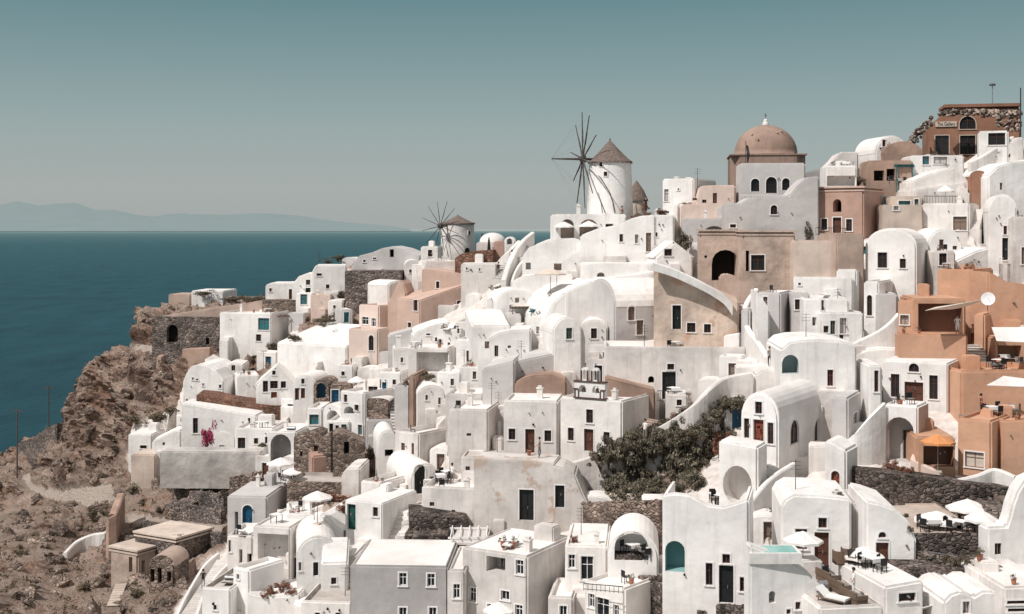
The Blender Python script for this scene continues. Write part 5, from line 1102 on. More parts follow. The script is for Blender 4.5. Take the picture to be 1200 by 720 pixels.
PW('white S shaped parapet beside the brown steps on the right', [(886,338,20),(876,352,26),(872,368,28),(878,386,26),(890,402,26),(900,418,24)], .5)
PW('white swooping garden wall left of the ochre porch house', [(1052,367,34),(1044,376,28),(1030,387,20),(1012,396,14),(996,404,10)], .4)
PW('white left parapet of the windmill stairway', [(608,282,8),(596,294,9),(582,308,10),(568,325,10)], .6, 'warm')
PW('thick white right parapet of the windmill stairway', [(624,272,10),(612,282,14),(602,296,20),(595,312,20),(590,328,16)], .6)
PW('white capping wall on the terracotta coloured ruin', [(765,307,9),(785,313,9),(806,322,9),(830,334,9),(848,345,10),(858,355,14)], .9, YF=D(866, 402)+.1, below=.1)
PW('outer white parapet of the cliff edge stairs', [(256,648,7),(240,662,9),(226,684,9),(214,706,9),(206,724,10)], .35)
PW('inner white parapet of the cliff edge stairs', [(268,660,8),(254,674,8),(240,694,9),(230,722,9)], .35)
PW('low white retaining wall curving across the brown slope', [(76,648,4),(90,634,6),(108,626,8),(126,622,8),(134,606,8)], .5)
PW('leaning terracotta coloured slab wall on the slope', [(128,612,34),(134,598,46),(142,578,40)], .8, 'terra', name='slab_wall', cat='wall')
PW('white stair flank with a half arch below the arched house', [(930,542,22),(912,553,30),(896,566,34),(880,586,34)], .4)
PW('white diagonal outer stair wall beside the wide arch', [(1036,472,60),(1020,488,48),(1004,506,30),(998,512,22)], .3, round_=False)
PW('fluted white diagonal wall descending to the church forecourt', [(531,513,7),(542,524,9),(552,538,10),(562,552,10)], .9, 'warm')
PW('wavy white parapet under the terracotta coloured ruin', [(752,400,10),(775,398,14),(800,402,12),(822,401,12),(846,394,14),(868,390,18)], .5)
PW('curved dark stone wall edging the dining terrace', [(1050,638,24),(1074,644,28),(1096,652,28),(1124,664,26),(1152,671,22),(1178,676,16)], .6, 'stone', name='stone_wall', cat='wall', round_=False)
PW('dark curved stone wall above the bottom centre steps', [(748,674,16),(776,676,18),(796,684,20),(812,700,22),(822,716,22)], .5, 'lava', name='stone_wall', cat='wall', round_=False)
PW('dry stone terrace wall across the planted slope', [(686,590,20),(712,588,22),(745,587,24),(776,586,22)], .7, 'stoneb', name='stone_wall', cat='wall', round_=False)
PW('white path wall above the long lava stone terrace', [(1190,558,8),(1166,549,10),(1146,556,8),(1120,562,6)], .4)
PW('white curved parapet of the sun terrace at the right edge', [(1104,553,8),(1085,545,10),(1070,536,14),(1082,524,16),(1090,520,14)], .4, 'pale')
PW('upper dry stone terrace wall on the left slope', [(205,572,12),(235,576,14),(265,580,14)], .6, 'stone', name='stone_wall', cat='wall', round_=False)
PW('middle dry stone terrace wall on the left slope', [(196,590,14),(225,592,16),(262,598,14)], .6, 'stone', name='stone_wall', cat='wall', round_=False)
PW('lower dry stone terrace wall on the left slope', [(168,610,9),(200,616,10),(240,622,10),(262,624,10)], .6, 'stone', name='stone_wall', cat='wall', round_=False)
PW('tan ledge wall running below the dark stone bastion', [(186,418,10),(200,411,9),(225,408,9),(248,407,9)], .8, 'terra', name='ledge_wall', cat='wall')
PW('dark stone wall at the foot of the cliff by the far pole', [(24,520,10),(40,514,12),(56,503,14),(70,496,16)], .8, 'stone', name='stone_wall', cat='wall', round_=False)
PW('white wall edging the steps left of the green shuttered house', [(352,600,20),(372,604,20),(390,620,20),(410,640,16)], .35)
PW('white garden wall beside the planter terrace', [(392,590,10),(376,592,10),(352,604,12),(345,612,12)], .35, 'warm')
PW('white terrace parapet above the bottom right boxy house', [(1078,690,14),(1100,684,12),(1122,690,12)], .3)
PW('grey curved buttress wall under the pergola terrace', [(560,404,12),(576,396,16),(590,388,18),(600,386,22)], .4, 'cool')
PW('beige gallery ramp wall curving up at the top right', [(1136,190,16),(1152,182,18),(1168,172,18),(1186,160,18)], .5, 'warm', dY=-2)

# ---- staircases
def stair(label, p0, p1, wd, n, mat='warm', tread=None, dY=-.3):
    A = at(p0[0], p0[1], D(*p0)+dY); B = at(p1[0], p1[1], D(*p1)+dY); root = empty('staircase', A); tag(root, label, 'stairs')
    d = B-A; hd = Vector((d.x, d.y, 0)); ln = hd.length; u = hd.normalized(); v = Vector((-u.y, u.x, 0)); n = max(3, n)
    bm = bmesh.new(); bt = bmesh.new()
    for i in range(n):
        q = u*(ln*i/n); z = d.z*(i+1)/n
        MM = Matrix.Translation(q) @ Matrix(((u.x, v.x, 0, 0), (u.y, v.y, 0, 0), (0, 0, 1, 0), (0, 0, 0, 1)))
        box(bm, 0, ln-ln*i/n if i == 0 else ln/n+.02, -wd/2, wd/2, -2.2 if i == 0 else d.z*i/n-2.2, z-.05, 0, MM); box(bt, -.05, ln/n, -wd/2-.02, wd/2+.02, z-.048, z, 0, MM)
    obj('risers', bm, mat, root); obj('treads', bt, tread or mat, root)
stair('brown stone steps climbing between curved white walls', (910, 454), (894, 404), 1.7, 11, 'warm', 'tan')
stair('short brown steps above the ruined terracotta coloured house', (872, 372), (862, 346), 1.8, 6, 'old', 'tan')
stair('wide pale stairway leading up to the windmill ridge', (580, 328), (612, 288), 2.8, 16, 'cool', 'old')
stair('steep cliff edge stairs at the bottom left', (222, 722), (264, 656), 1.5, 26, 'warm', 'old')
stair('white steps beside the green shuttered door', (432, 656), (404, 618), 1.2, 12, 'warm', 'sand')
stair('grey blue steps beside the stone turret', (470, 508), (458, 450), 1.4, 16, 'grey', 'cool')
stair('grey steps next to the small chapel porch', (1004, 578), (1020, 558), 1.4, 9, 'mansion', 'sand')
stair('pale steps beside the white sail in the ochre houses', (1150, 436), (1140, 404), 1.5, 10, 'sand', 'warm')
stair('short steps by the peeling annex', (640, 612), (672, 590), 1.3, 9, 'terra', 'sand')
stair('small stepped path down the bottom centre stone wall', (826, 728), (798, 690), .9, 12, 'warm', 'roof')
stair('dark steps beside the church ramp', (738, 517), (768, 492), 1.4, 10, 'sand', 'tan')
stair('white side steps at the round shouldered house', (1186, 312), (1150, 286), 1.2, 8, 'old', 'warm')
stair('narrow zigzag steps on the brown slope', (132, 710), (142, 684), 1.0, 9, 'mansion', 'sand')
stair('white steps below the horseshoe shaded barrel vault', (408, 474), (420, 456), 1.0, 7, 'warm', 'cool')

# ---- parasols
def parasol_proto(mat, closed=False):
    root = empty('parasol', (0, 0, 0))
    bm = bmesh.new(); tube(bm, (0, 0, 0), (0, 0, 2.62), .035, .03, 7); obj('pole', bm, 'steel' if not closed else 'wood', root)
    bm = bmesh.new(); box(bm, -.3, .3, -.3, .3, 0, .09); obj('base', bm, 'cream', root)
    bm = bmesh.new()
    if closed: lathe(bm, [(.05, 2.75), (.13, 2.3), (.2, 1.5), (.22, 1.05), (.1, 1.0)], 8)
    else:
        n = 8; top = bm.verts.new((0, 0, 2.75)); r1 = []; r2 = []; r3 = []
        for i in range(n*2):
            t = math.pi*i/n; s = 1.0 if i % 2 == 0 else .925
            r1.append(bm.verts.new((.75*s*math.cos(t), .75*s*math.sin(t), 2.50-(0 if i % 2 == 0 else .035)))); r2.append(bm.verts.new((1.5*s*math.cos(t), 1.5*s*math.sin(t), 2.18-(0 if i % 2 == 0 else -.03)))); r3.append(bm.verts.new((1.51*s*math.cos(t), 1.51*s*math.sin(t), 2.04+(.03 if i % 2 else 0))))
        for i in range(2*n):
            j = (i+1) % (2*n); bm.faces.new((top, r1[i], r1[j])); bm.faces.new((r1[i], r2[i], r2[j], r1[j])); bm.faces.new((r2[i], r3[i], r3[j], r2[j]))
    obj('canopy', bm, mat, root)
    if not closed:
        for i in range(8):
            t = math.pi*i/4; bm = bmesh.new(); tube(bm, (0, 0, 2.1), (1.1*math.cos(t), 1.1*math.sin(t), 2.3), .012, .012, 4); obj('rib', bm, 'steel', root)
    return root
PR = {'canvas': parasol_proto('canvas'), 'canvasb': parasol_proto('canvasb'), 'canvaso': parasol_proto('canvaso'), 'closed': parasol_proto('canvasb', True), 'closedd': parasol_proto('black', True)}
FIRST = {k: True for k in PR}
def parasol(label, cx, cy, wpx, kind='canvas', Y=None, tilt=0):
    k0 = D(cx, cy+28)/F; drop = 2.35
    p = None
    for _ in range(3):
        pxh = drop/k0; p = place(cx, cy+pxh) if Y is None else at(cx, cy+drop*F/Y, Y); k0 = mpp(p)
    s = wpx*k0/3.0; s = max(.6, min(1.35, s)) if 'closed' not in kind else 1
    o = PR[kind] if FIRST[kind] else copytree(PR[kind]); FIRST[kind] = False
    o.location = p; o.scale = (s, s, 1); o.rotation_euler = (0, tilt, random.random()*3); tag(o, label, 'parasol', 'parasols on the terraces')
for a in [('white parasol in front of the big charcoal arch', 329, 541, 33), ('white parasol right of the charcoal arch parasol, beside the tan roofed hut', 348, 551, 35), ('low white parasol above the green shuttered house', 372, 581, 36),
          ('white parasol at the foot of the two storey loggia house', 585, 712, 38), ('white parasol over the lower left patio', 363, 704, 38), ('white parasol by the dark door of the broad cliff house', 861, 674, 33),
          ('white parasol left of the tall dark door under the grey recess', 941, 630, 47), ('white parasol before the fan light door', 1012, 648, 49), ('wide white parasol at the front of the dining terrace', 1098, 606, 55),
          ('white parasol against the lava wall at the back of the dining terrace', 1134, 592, 50), ('white parasol half hidden by the stone pillar', 1150, 606, 40), ('orange parasol beside the pink side wall', 1099, 515, 40, 'canvaso', 91.5),
          ('white parasol in the left mill terrace arch', 661, 264, 25, 'canvas', 143.5), ('white parasol in the right mill terrace arch', 690, 263, 25, 'canvas', 143.2), ('beige square parasol on the folded door terrace', 645, 319, 38, 'canvasb'),
          ('closed parasol before the arcaded house', 894, 212, 10, 'closed'), ('closed dark parasol left of a twin by the white dome chapel', 565, 277, 8, 'closedd'), ('closed dark parasol right of its twin by the white dome chapel', 573, 282, 8, 'closedd'),
          ('white parasol among the shrubs near the kiosk', 418, 445, 22), ('teal white canopy parasol beside the cafe', 1108, 222, 20)]:
    parasol(*a)

# ---- plants
def foliage(bm, n, rx, ry, rz, size, seed, mi=0, zc=None, hollow=.55):
    rd = random.Random(seed); zc = rz if zc is None else zc
    clumps = [(Vector((rd.gauss(0, .45)*rx, rd.gauss(0, .45)*ry, zc+rd.gauss(0, .42)*rz)), rd.uniform(.25, .5)) for _ in range(max(5, n//70))]
    for i in range(n):
        c, r = clumps[i % len(clumps)]
        d = Vector((rd.gauss(0, 1), rd.gauss(0, 1), rd.gauss(0, 1))).normalized()*r*rd.uniform(hollow, 1.0); p = c+Vector((d.x*rx, d.y*ry, d.z*rz))
        if p.z < .02: p.z = rd.uniform(.02, .3)*rz
        nrm = (d.normalized()+Vector((rd.uniform(-1, 1), rd.uniform(-1, 1), rd.uniform(-.3, 1)))*.8).normalized(); u = nrm.orthogonal().normalized(); v = nrm.cross(u)
        t = rd.random()*6.28; a = (u*math.cos(t)+v*math.sin(t)); b = nrm.cross(a); s = size*rd.uniform(.6, 1.3)
        vs = [bm.verts.new(p+a*s), bm.verts.new(p+b*s*.45), bm.verts.new(p-a*s), bm.verts.new(p-b*s*.45)]; f = bm.faces.new(vs); f.material_index = mi
PB = {}
def shrub_proto(mat, variant):
    key = (mat, variant)
    if key in PB: return PB[key], False
    root = empty('shrub', (0, 0, 0)); bm = bmesh.new(); foliage(bm, 2200 if mat == 'olive' else 1300, .66, .66, .5, .07, len(PB)*7+3); obj('foliage', bm, mat, root)
    bm = bmesh.new(); rd = random.Random(len(PB))
    for i in range(6): tube(bm, (0, 0, -.3), (rd.uniform(-.4, .4), rd.uniform(-.4, .4), rd.uniform(.4, .8)), .035, .012, 5)
    obj('stem', bm, 'bark', root); PB[key] = root; return root, True
SG = [0]
def shrub(label, px, py, w, h, mat='olive', group=None, name='shrub', cat='shrub', p=None):
    SG[0] += 1; pr, first = shrub_proto(mat, SG[0] % 3); o = pr if first else copytree(pr)
    p = place(px, py, .2) if p is None else p; k = mpp(p); o.location = p-Vector((0, 0, .15)); o.scale = (w*k/1.5, w*k/1.5, h*k/1.15); o.rotation_euler = (0, 0, random.random()*6)
    (o.__setattr__('name', name) if name != 'shrub' else None); tag(o, label, cat, group); return o
PW('dry stone terrace wall just below the concrete retaining wall', [(190,556,8),(215,558,9),(245,560,9),(285,557,9),(304,553,8)], .6, 'stoneb', name='stone_wall', cat='wall', round_=False)
g = 'dark shrubs filling the slope between the church ramp and the arched house'; lb = 'dense dark green shrub on the slope below the church ramp'
for (x, y, w, h) in [(706,572,36,34),(726,566,38,40),(748,560,40,46),(700,550,30,26),(770,552,42,52),(790,560,40,52),(812,548,38,48),(778,524,38,36),(804,516,36,34),(830,532,30,34),(752,536,34,30),(816,574,26,26),(730,578,26,22),(765,578,30,26),(840,506,24,24),(822,492,26,26),(716,556,36,34),(738,548,38,36),(760,532,34,34),(782,546,42,44),(800,536,36,40),(722,584,30,24),(790,582,26,22),(704,584,24,24),(690,566,20,30),(850,520,18,24),(770,516,28,24),(812,510,34,32),(750,584,26,20)]: shrub(lb, x, y, w, h, 'olive', g)
RT = [(700,544),(730,534),(760,525),(790,520),(812,514),(832,498),(850,476)]
for i_, x in enumerate(range(704, 868, 9)):
    ft = lerp_tab(RT, x)+2; shrub(lb if i_ % 4 else 'dry brown shrub among the dark shrubs below the church ramp', x, ft, 26, (27+(i_*7) % 9)*(1 if x < 800 else .62), 'olive' if i_ % 4 else 'dusty', g if i_ % 4 else 'dry brown shrubs below the church ramp', p=at(x, ft, D(x, ft)-3.6))
rs_ = random.Random(4); n_s = 0
while n_s < 34:
    x, y = rs_.uniform(692, 852), rs_.uniform(478, 592)
    if inpoly(x, y, [(694,538),(760,516),(812,486),(850,478),(856,500),(838,530),(790,586),(700,590)]):
        n_s += 1; shrub(lb if n_s % 3 else 'dry brown shrub among the dark shrubs below the church ramp', x, y, rs_.uniform(24, 40), rs_.uniform(18, 28), 'olive' if n_s % 3 else 'dusty', g if n_s % 3 else 'dry brown shrubs below the church ramp')
for (x, y, w, h) in [(744,544,30,24),(764,560,28,20),(724,560,24,18),(786,530,30,22),(806,560,26,20),(770,538,24,20)]: shrub('dry brown shrub among the dark shrubs below the church ramp', x, y, w, h, 'dusty', 'dry brown shrubs below the church ramp')
for (x, y, w, h) in [(832,490,36,26),(846,540,22,34),(818,470,24,20),(798,500,26,20),(824,500,34,22),(806,512,28,18),(842,524,24,26),(786,514,22,16)]: shrub('rust coloured shrub among the dark green shrubs below the church ramp', x, y, w, h, 'rust', 'rust coloured shrubs below the church ramp')
shrub('round brownish shrub standing on the ramp wall above the dark shrubs', 840, 482, 16, 18, 'dusty')
for (x, y, w, h) in [(846,398,18,18),(858,392,16,24),(822,398,14,12),(812,400,10,9)]: shrub('flowering scrub in front of the terracotta coloured ruin', x, y, w, h, 'dusty', 'scrub before the ruin')
for (x, y, w, h) in [(160,496,34,14),(185,494,30,14),(200,484,22,10)]: shrub('dark scrub in the fold of the cliff', x, y, w, h, 'dusty', 'scrub in the cliff fold')
for (x, y, w, h) in [(238,556,22,26),(245,548,14,14)]: shrub('bushy brown shrub against the concrete retaining wall', x, y, w, h, 'dusty', 'shrubs against the concrete wall')
for (x, y, w, h) in [(108,610,14,16),(122,604,12,10),(156,578,22,12),(70,660,20,10),(36,690,24,12),(160,700,20,14),(100,690,18,10),(24,650,18,9),(120,560,24,8),(190,560,16,10)]: shrub('dry scrub bush on the brown rocky slope', x, y, w, h, 'dusty', 'dry bushes on the rocky slope')
for (x, y, w, h) in [(290,355,22,12),(304,356,14,12),(326,356,12,10),(270,352,18,6),(238,346,24,7)]: shrub('low dark bush on the far left ridge', x, y, w, h, 'dusty', 'bushes on the far left ridge')
for (x, y, w, h) in [(396,302,20,10),(404,306,14,8),(384,306,16,8)]: shrub('dark bush on the rusty mound of the skyline', x, y+2, w, h*.7, 'dusty', 'bushes on the skyline mound')
for (x, y, w, h) in [(418,352,20,24),(430,346,16,16),(412,336,14,14),(400,352,16,14),(380,380,26,14),(396,374,24,14),(330,396,20,20),(345,400,16,12),(318,410,22,12),(298,424,20,10)]: shrub('brown shrub between the ridge houses and the pink houses', x, y, w, h, 'dusty', 'brown shrubs above the left cluster')
for (x, y, w, h) in [(588,345,18,14),(598,348,12,8)]: shrub('dark leafy shrub right of the large pink house', x, y, w, h, 'olive', 'shrubs right of the large pink house')
for (x, y, w, h) in [(486,443,20,22),(500,446,18,14),(476,455,10,14),(520,440,8,14)]: shrub('dark garden shrub in the shaded yard', x, y, w, h, 'dusty', 'shrubs in the shaded yard')
for (x, y, w, h) in [(540,520,14,8),(556,524,14,9),(568,526,16,10),(550,516,10,6)]: shrub('reddish planter shrub beside the church forecourt', x, y, w, h, 'rust', 'reddish shrubs by the forecourt')
shrub('tall pink bougainvillea climbing a white wall', 243, 520, 19, 34, 'pinkfl', name='bougainvillea', cat='bougainvillea', p=at(243, 524, 144.2))
shrub('red bougainvillea at the bottom edge beside the sun deck', 962, 722, 14, 40, 'redfl', name='bougainvillea', cat='bougainvillea', p=at(962, 724, 75.5))
shrub('dark oleander right of the red bougainvillea', 987, 722, 12, 28, 'olive', name='oleander')
for (x, y, w, h) in [(218,498,14,20),(226,510,14,14),(206,512,20,16),(194,520,18,12)]: shrub('dark shrub beside the pink bougainvillea', x, y, w, h, 'dusty', 'shrubs beside the bougainvillea')
for (x, y, w, h) in [(308,526,12,10),(312,522,6,12)]: shrub('brown shrub beside the charcoal arch', x, y, w, h, 'dusty', 'shrubs beside the charcoal arch')
for (x, y, w, h) in [(318,696,20,12),(330,692,20,14),(342,696,16,10),(352,690,14,14),(310,700,14,8)]: shrub('brown shrub in the round fronted planter', x, y, w, h, 'rust', 'shrubs in the round fronted planter')
for (x, y, w, h) in [(316,588,20,22),(334,584,22,18),(346,592,16,14),(390,588,24,16),(402,600,18,14),(404,588,14,10)]: shrub('tangled garden shrub above the blue door house', x, y, w, h, 'rust', 'garden shrubs above the blue door house')
for (x, y, w, h) in [(436,536,18,14),(424,520,18,10),(444,524,14,12),(350,528,16,14),(430,545,14,10)]: shrub('dark shrub among the stone ruins', x, y, w, h, 'dusty', 'shrubs among the stone ruins')
for (x, y, w, h) in [(802,296,16,30),(806,290,14,16)]: shrub('tall tropical shrub beside the mansion porch', x, y, w, h, 'olive', 'tropical shrubs by the mansion porch')
for (x, y, w, h) in [(948,280,14,22),(966,280,14,18),(956,282,10,10)]: shrub('dark potted shrub in front of the pink mansion', x, y, w, h, 'olive', 'shrubs before the pink mansion')
for (x, y, w, h) in [(1043,550,16,14),(1056,552,12,10),(1064,554,14,12),(1048,546,10,12)]: shrub('reddish potted shrub outside the wide arch', x, y, w, h, 'rust', 'shrubs outside the wide arch')
for (x, y, w, h) in [(1110,661,14,16),(1122,664,16,20),(1134,660,10,12)]: shrub('dark planter shrub on the dining terrace edge', x, y, w, h, 'dusty', 'planter shrubs on the dining terrace')
for (x, y, w, h) in [(714,690,12,10),(726,694,14,9),(746,700,18,9),(756,692,10,10),(672,636,10,14)]: shrub('reddish shrub on the planted roof terrace', x, y, w, h, 'rust', 'shrubs on the planted roof terrace')
for (x, y, w, h) in [(1086,330,12,9),(1092,332,8,7),(905,600,10,8),(984,580,12,8),(844,388,8,8)]: shrub('small dark plant growing by a white wall', x, y, w, h, 'dusty', 'small plants by white walls')
for (x, y, w, h) in [(1088,216,8,16),(1081,214,8,12),(1110,240,12,12),(1006,216,14,10)]: shrub('dark green potted plant on the upper right terraces', x, y, w, h, 'olive', 'potted plants on the upper right terraces')
for (x, y, w, h) in [(726,254,10,8),(744,258,12,8),(760,252,8,6),(775,250,14,8),(770,256,20,6),(757,246,8,10)]: shrub('small plant on the windmill terrace', x, y, w, h, 'rust', 'plants on the windmill terrace')

# ---- rubble on the slope and the broken stone top of the gallery
def rubble(name, label, pts, kind, mat, parent=None):
    bm = bmesh.new()
    for p, s in pts:
        rz = Matrix.Rotation(random.random()*6, 4, 'Z') @ Matrix.Rotation(random.random()*3, 4, 'X')
        r = bmesh.ops.create_icosphere(bm, subdivisions=1, radius=s)
        for v in r['verts']: v.co = v.co*random.uniform(.6, 1.25); v.co.z *= .65
        if isinstance(mat, list):
            k_ = random.randrange(len(mat))
            for f in {f for v in r['verts'] for f in v.link_faces}: f.material_index = k_
        bmesh.ops.transform(bm, matrix=Matrix.Translation(p) @ rz, verts=r['verts'])
    o = obj(name, bm, mat, parent)
    if label: tag(o, label, kind[0], kind=kind[1])
    return o
rd = random.Random(5); pts = []
idx = [i for i in range(len(verts)) if town[i] < .3 and path[i] == 0 and verts[i].y < 230]
for i in rd.sample(idx, 1500): pts.append((Vector(verts[i])+Vector((0, 0, .02)), rd.choice((.12, .15, .2, .3, .5, .9, 1.2))*rd.uniform(.6, 1.1)*(.55 if verts[i].x > -18 else 1)))
rubble('rubble', 'loose brown volcanic rocks scattered over the slope', pts, ('rocks', 'stuff'), 'stoneb')
bm = bmesh.new()
for i in rd.sample(idx, 700):
    p = verts[i]; n0 = len(bm.verts); s = rd.uniform(.3, .8)*(.6 if p.x > -18 else 1)
    for _ in range(16):
        q = p+Vector((rd.gauss(0, .5)*s, rd.gauss(0, .5)*s, abs(rd.gauss(.15, .25))*s)); a = Vector((rd.uniform(-1, 1), rd.uniform(-1, 1), rd.uniform(-.2, 1))).normalized()*.16; b_ = a.orthogonal().normalized()*.08
        bm.faces.new([bm.verts.new(v) for v in (q+a, q+b_, q-a, q-b_)])
tag(obj('low_scrub', bm, 'dusty'), 'sparse dry ground scrub growing over the rocky slope', 'scrub', kind='stuff')
# gallery top
k = 146/F; pts = []
for i in range(620):
    px = random.uniform(1064, 1196); base = lerp_tab([(1062,168),(1075,150),(1090,138),(1105,131),(1120,129),(1196,130)], px); py = base+abs(random.gauss(0, 1))*5*(1.2 if px < 1110 else .8)
    Yq = 145.6+(px-1088)*k*-.21+random.uniform(-.3, .2) if px > 1088 else 146+random.uniform(-.5, .8)
    if 1092 < px < 1146 and py > 135: continue
    pts.append((GA.mi @ at(px, min(py, 168), Yq), random.uniform(.10, .30)))
for i in range(70):
    px = random.uniform(1168, 1196); pts.append((GA.mi @ at(px, random.uniform(132, 152), 142.6+random.uniform(0, .4)), random.uniform(.15, .35)))
rubble('broken_masonry', None, pts, None, ['lava', 'stoneb', 'mansion'], GA.root)['kind'] = 'stuff'
s0, z0 = GA.hit(1106, 123, 'f'); s1, _ = GA.hit(1196, 123, 'f'); bm = bmesh.new(); box(bm, s0, s1, -.5, 5, z0-.35, z0); obj('roof_slab', bm, 'umber', GA.root)
def sign_text(txt, w, h, parent, mat='black'):
    cu = bpy.data.curves.new('t', 'FONT'); cu.body = txt; cu.align_x = 'CENTER'; cu.align_y = 'CENTER'; cu.size = h; cu.extrude = .01
    to = bpy.data.objects.new('t', cu); C.objects.link(to); bpy.context.view_layer.update()
    me = bpy.data.meshes.new_from_object(to.evaluated_get(bpy.context.evaluated_depsgraph_get())); bpy.data.objects.remove(to)
    xs = [v.co.x for v in me.vertices]; sc = w/(max(xs)-min(xs))
    for v in me.vertices: v.co.x *= sc
    me.materials.clear(); me.materials.append(M[mat]); o = bpy.data.objects.new('lettering', me); C.objects.link(o); o.parent = parent; return o
s0, z0 = GA.hit(1096, 149, 'f'); s1, z1 = GA.hit(1121, 142.5, 'f')
bm = bmesh.new(); box(bm, s0, s1, -.14, -.04, z0, z1); sg = obj('sign', bm, 'cream', GA.root)
t = sign_text('The Gallery', (s1-s0)*.84, (z1-z0)*.95, sg); t.location = ((s0+s1)/2, -.155, (z0+z1)/2); t.rotation_euler = (R(90), 0, 0)

# ---- furniture
def chair_bm(bm, x, y, r, mi=0):
    MM = Matrix.Translation((x, y, 0)) @ Matrix.Rotation(r, 4, 'Z')
    box(bm, -.22, .22, -.22, .22, .42, .47, mi, MM); box(bm, -.22, .22, .19, .23, .47, .88, mi, MM)
    for a in (-.2, .17):
        for b_ in (-.2, .17): box(bm, a, a+.035, b_, b_+.035, 0, .42, mi, MM)
def furn_proto():
    d = {}
    t = empty('table', (0, 0, 0)); bm = bmesh.new(); box(bm, -.42, .42, -.42, .42, .72, .76); obj('tabletop', bm, 'cloth', t)
    for a in (-.36, .32):
        for b_ in (-.36, .32): bm = bmesh.new(); box(bm, a, a+.04, b_, b_+.04, 0, .718); obj('leg', bm, 'black', t)
    bm = bmesh.new(); prism(bm, [(-.44, .52), (.44, .52), (.44, .765), (-.44, .765)], 'y', -.44, -.425); obj('tablecloth_drop', bm, 'cloth', t); d['table'] = t
    c = empty('chair', (0, 0, 0)); MM = Matrix.Identity(4); bm = bmesh.new(); box(bm, -.23, .23, -.22, .22, .42, .48); obj('seat', bm, 'greyc', c)
    bm = bmesh.new(); box(bm, -.23, .23, .19, .24, .485, .9); obj('backrest', bm, 'black', c)
    for a in (-.22, .18):
        for b_ in (-.2, .18): bm = bmesh.new(); box(bm, a, a+.04, b_, b_+.04, 0, .418); obj('leg', bm, 'black', c)
    d['chair'] = c
    l = empty('sun_lounger', (0, 0, 0)); bm = bmesh.new(); box(bm, -.32, .32, -.95, .35, .28, .40); obj('mattress', bm, 'cloth', l)
    bm = bmesh.new(); box(bm, -.32, .32, 0, .72, 0, .11, 0, Matrix.Translation((0, .36, .29)) @ Matrix.Rotation(R(38), 4, 'X')); obj('backrest', bm, 'cloth', l)
    bm = bmesh.new(); box(bm, -.33, .33, -.95, .9, .2, .275)
    for a in (-.3, .25):
        for b_ in (-.9, .75): box(bm, a, a+.05, b_, b_+.05, 0, .2)
    obj('frame', bm, 'wood', l); d['lounger'] = l
    s = empty('sofa', (0, 0, 0)); bm = bmesh.new(); box(bm, -.85, .85, -.38, .38, .05, .36); box(bm, -.85, .85, .30, .42, .36, .74); box(bm, -.9, -.78, -.38, .38, .36, .58); box(bm, .78, .9, -.38, .38, .36, .58); obj('frame', bm, 'rattan', s)
    bm = bmesh.new(); box(bm, -.76, .76, -.36, .29, .363, .48); obj('cushion', bm, 'greyc', s); d['sofa'] = s
    r = empty('round_chair', (0, 0, 0)); bm = bmesh.new(); lathe(bm, [(.34, 0), (.36, .4), (0, .42)], 14); obj('seat', bm, 'rattan', r)
    bm = bmesh.new()
    for i in range(9):
        t0, t1 = math.pi*i/9, math.pi*(i+1)/9
        prism(bm, [(.38*math.cos(t0), .38*math.sin(t0)), (.46*math.cos(t0), .46*math.sin(t0)), (.46*math.cos(t1), .46*math.sin(t1)), (.38*math.cos(t1), .38*math.sin(t1))], 'z', .1, .85)
    obj('backrest', bm, 'rattan', r); d['round'] = r
    p = empty('flower_pot', (0, 0, 0)); bm = bmesh.new(); lathe(bm, [(.14, 0), (.22, .3), (.2, .42), (.25, .45), (.25, .5), (0, .46)], 14); obj('pot', bm, 'clay', p)
    bm = bmesh.new(); foliage(bm, 160, .4, .4, .32, .06, 3, zc=.75); obj('foliage', bm, 'olive', p); d['pot'] = p
    return d
FP = furn_proto(); FF = {k: True for k in FP}
def furn(kind, label, px, py, rz=0, group=None, cat=None, s=1.0):
    o = FP[kind] if FF[kind] else copytree(FP[kind]); FF[kind] = False
    o.location = place(px, py, .7); o.rotation_euler = (0, 0, rz); o.scale = (s,)*3; tag(o, label, cat or {'lounger': 'sun lounger', 'round': 'chair', 'pot': 'plant pot'}.get(kind, kind), group); return o
def dining(px, py, where, n=3):
    t = furn('table', 'small cloth covered table '+where, px, py, random.random(), 'tables '+where)
    for i in range(n):
        a = 6.28*i/n+random.random(); c = FP['chair'] if FF['chair'] else copytree(FP['chair']); FF['chair'] = False
        c.location = t.location+Vector((math.sin(-a)*.72, math.cos(a)*.72, 0)); c.rotation_euler = (0, 0, a); tag(c, 'dark chair at a table '+where, 'chair', 'chairs '+where)
for x, y in ((1084,636),(1098,632),(1112,630),(1124,624),(1104,641),(1130,634),(1092,622)): dining(x, y, 'on the stone dining terrace')
for x, y in ((1128,489),(1146,486),(1162,488),(1180,486)): dining(x, y, 'on the ochre dining terrace', 2)
for x, y in ((940,664),(948,668)): dining(x, y, 'under the parasol by the tall dark door', 2)
for x, y in ((340,575),(352,578),(336,563)): dining(x, y, 'under the white parasols in the left cluster', 3)
for x, y in ((858,702),(868,704)): dining(x, y, 'by the dark door of the broad cliff house', 2)
for x, y in ((668,280),(690,279)): dining(x, y, 'in the mill terrace arches', 2)
for x, y in ((838,590),(846,592)): dining(x, y, 'on the round opening terrace', 2)
for x, y in ((504,568),(516,566),(524,562)): dining(x, y, 'on the balustraded sun terrace', 2)
for x, y in ((1026,214),(1040,216),(1052,218)): dining(x, y, 'outside the upper cafe', 2)
for x, y in ((1170,432),(1185,430),(1175,426)): dining(x, y, 'under the white sail in the ochre houses', 2)
for x, y in ((742,650),(756,654)): dining(x, y, 'on the stone lounge terrace', 2)
for x, y, r in ((974,664,2.6),(984,661,2.6),(994,658,2.6)): furn('round', 'round backed rattan chair in the row behind the parasol', x, y, r, 'round backed rattan chairs')
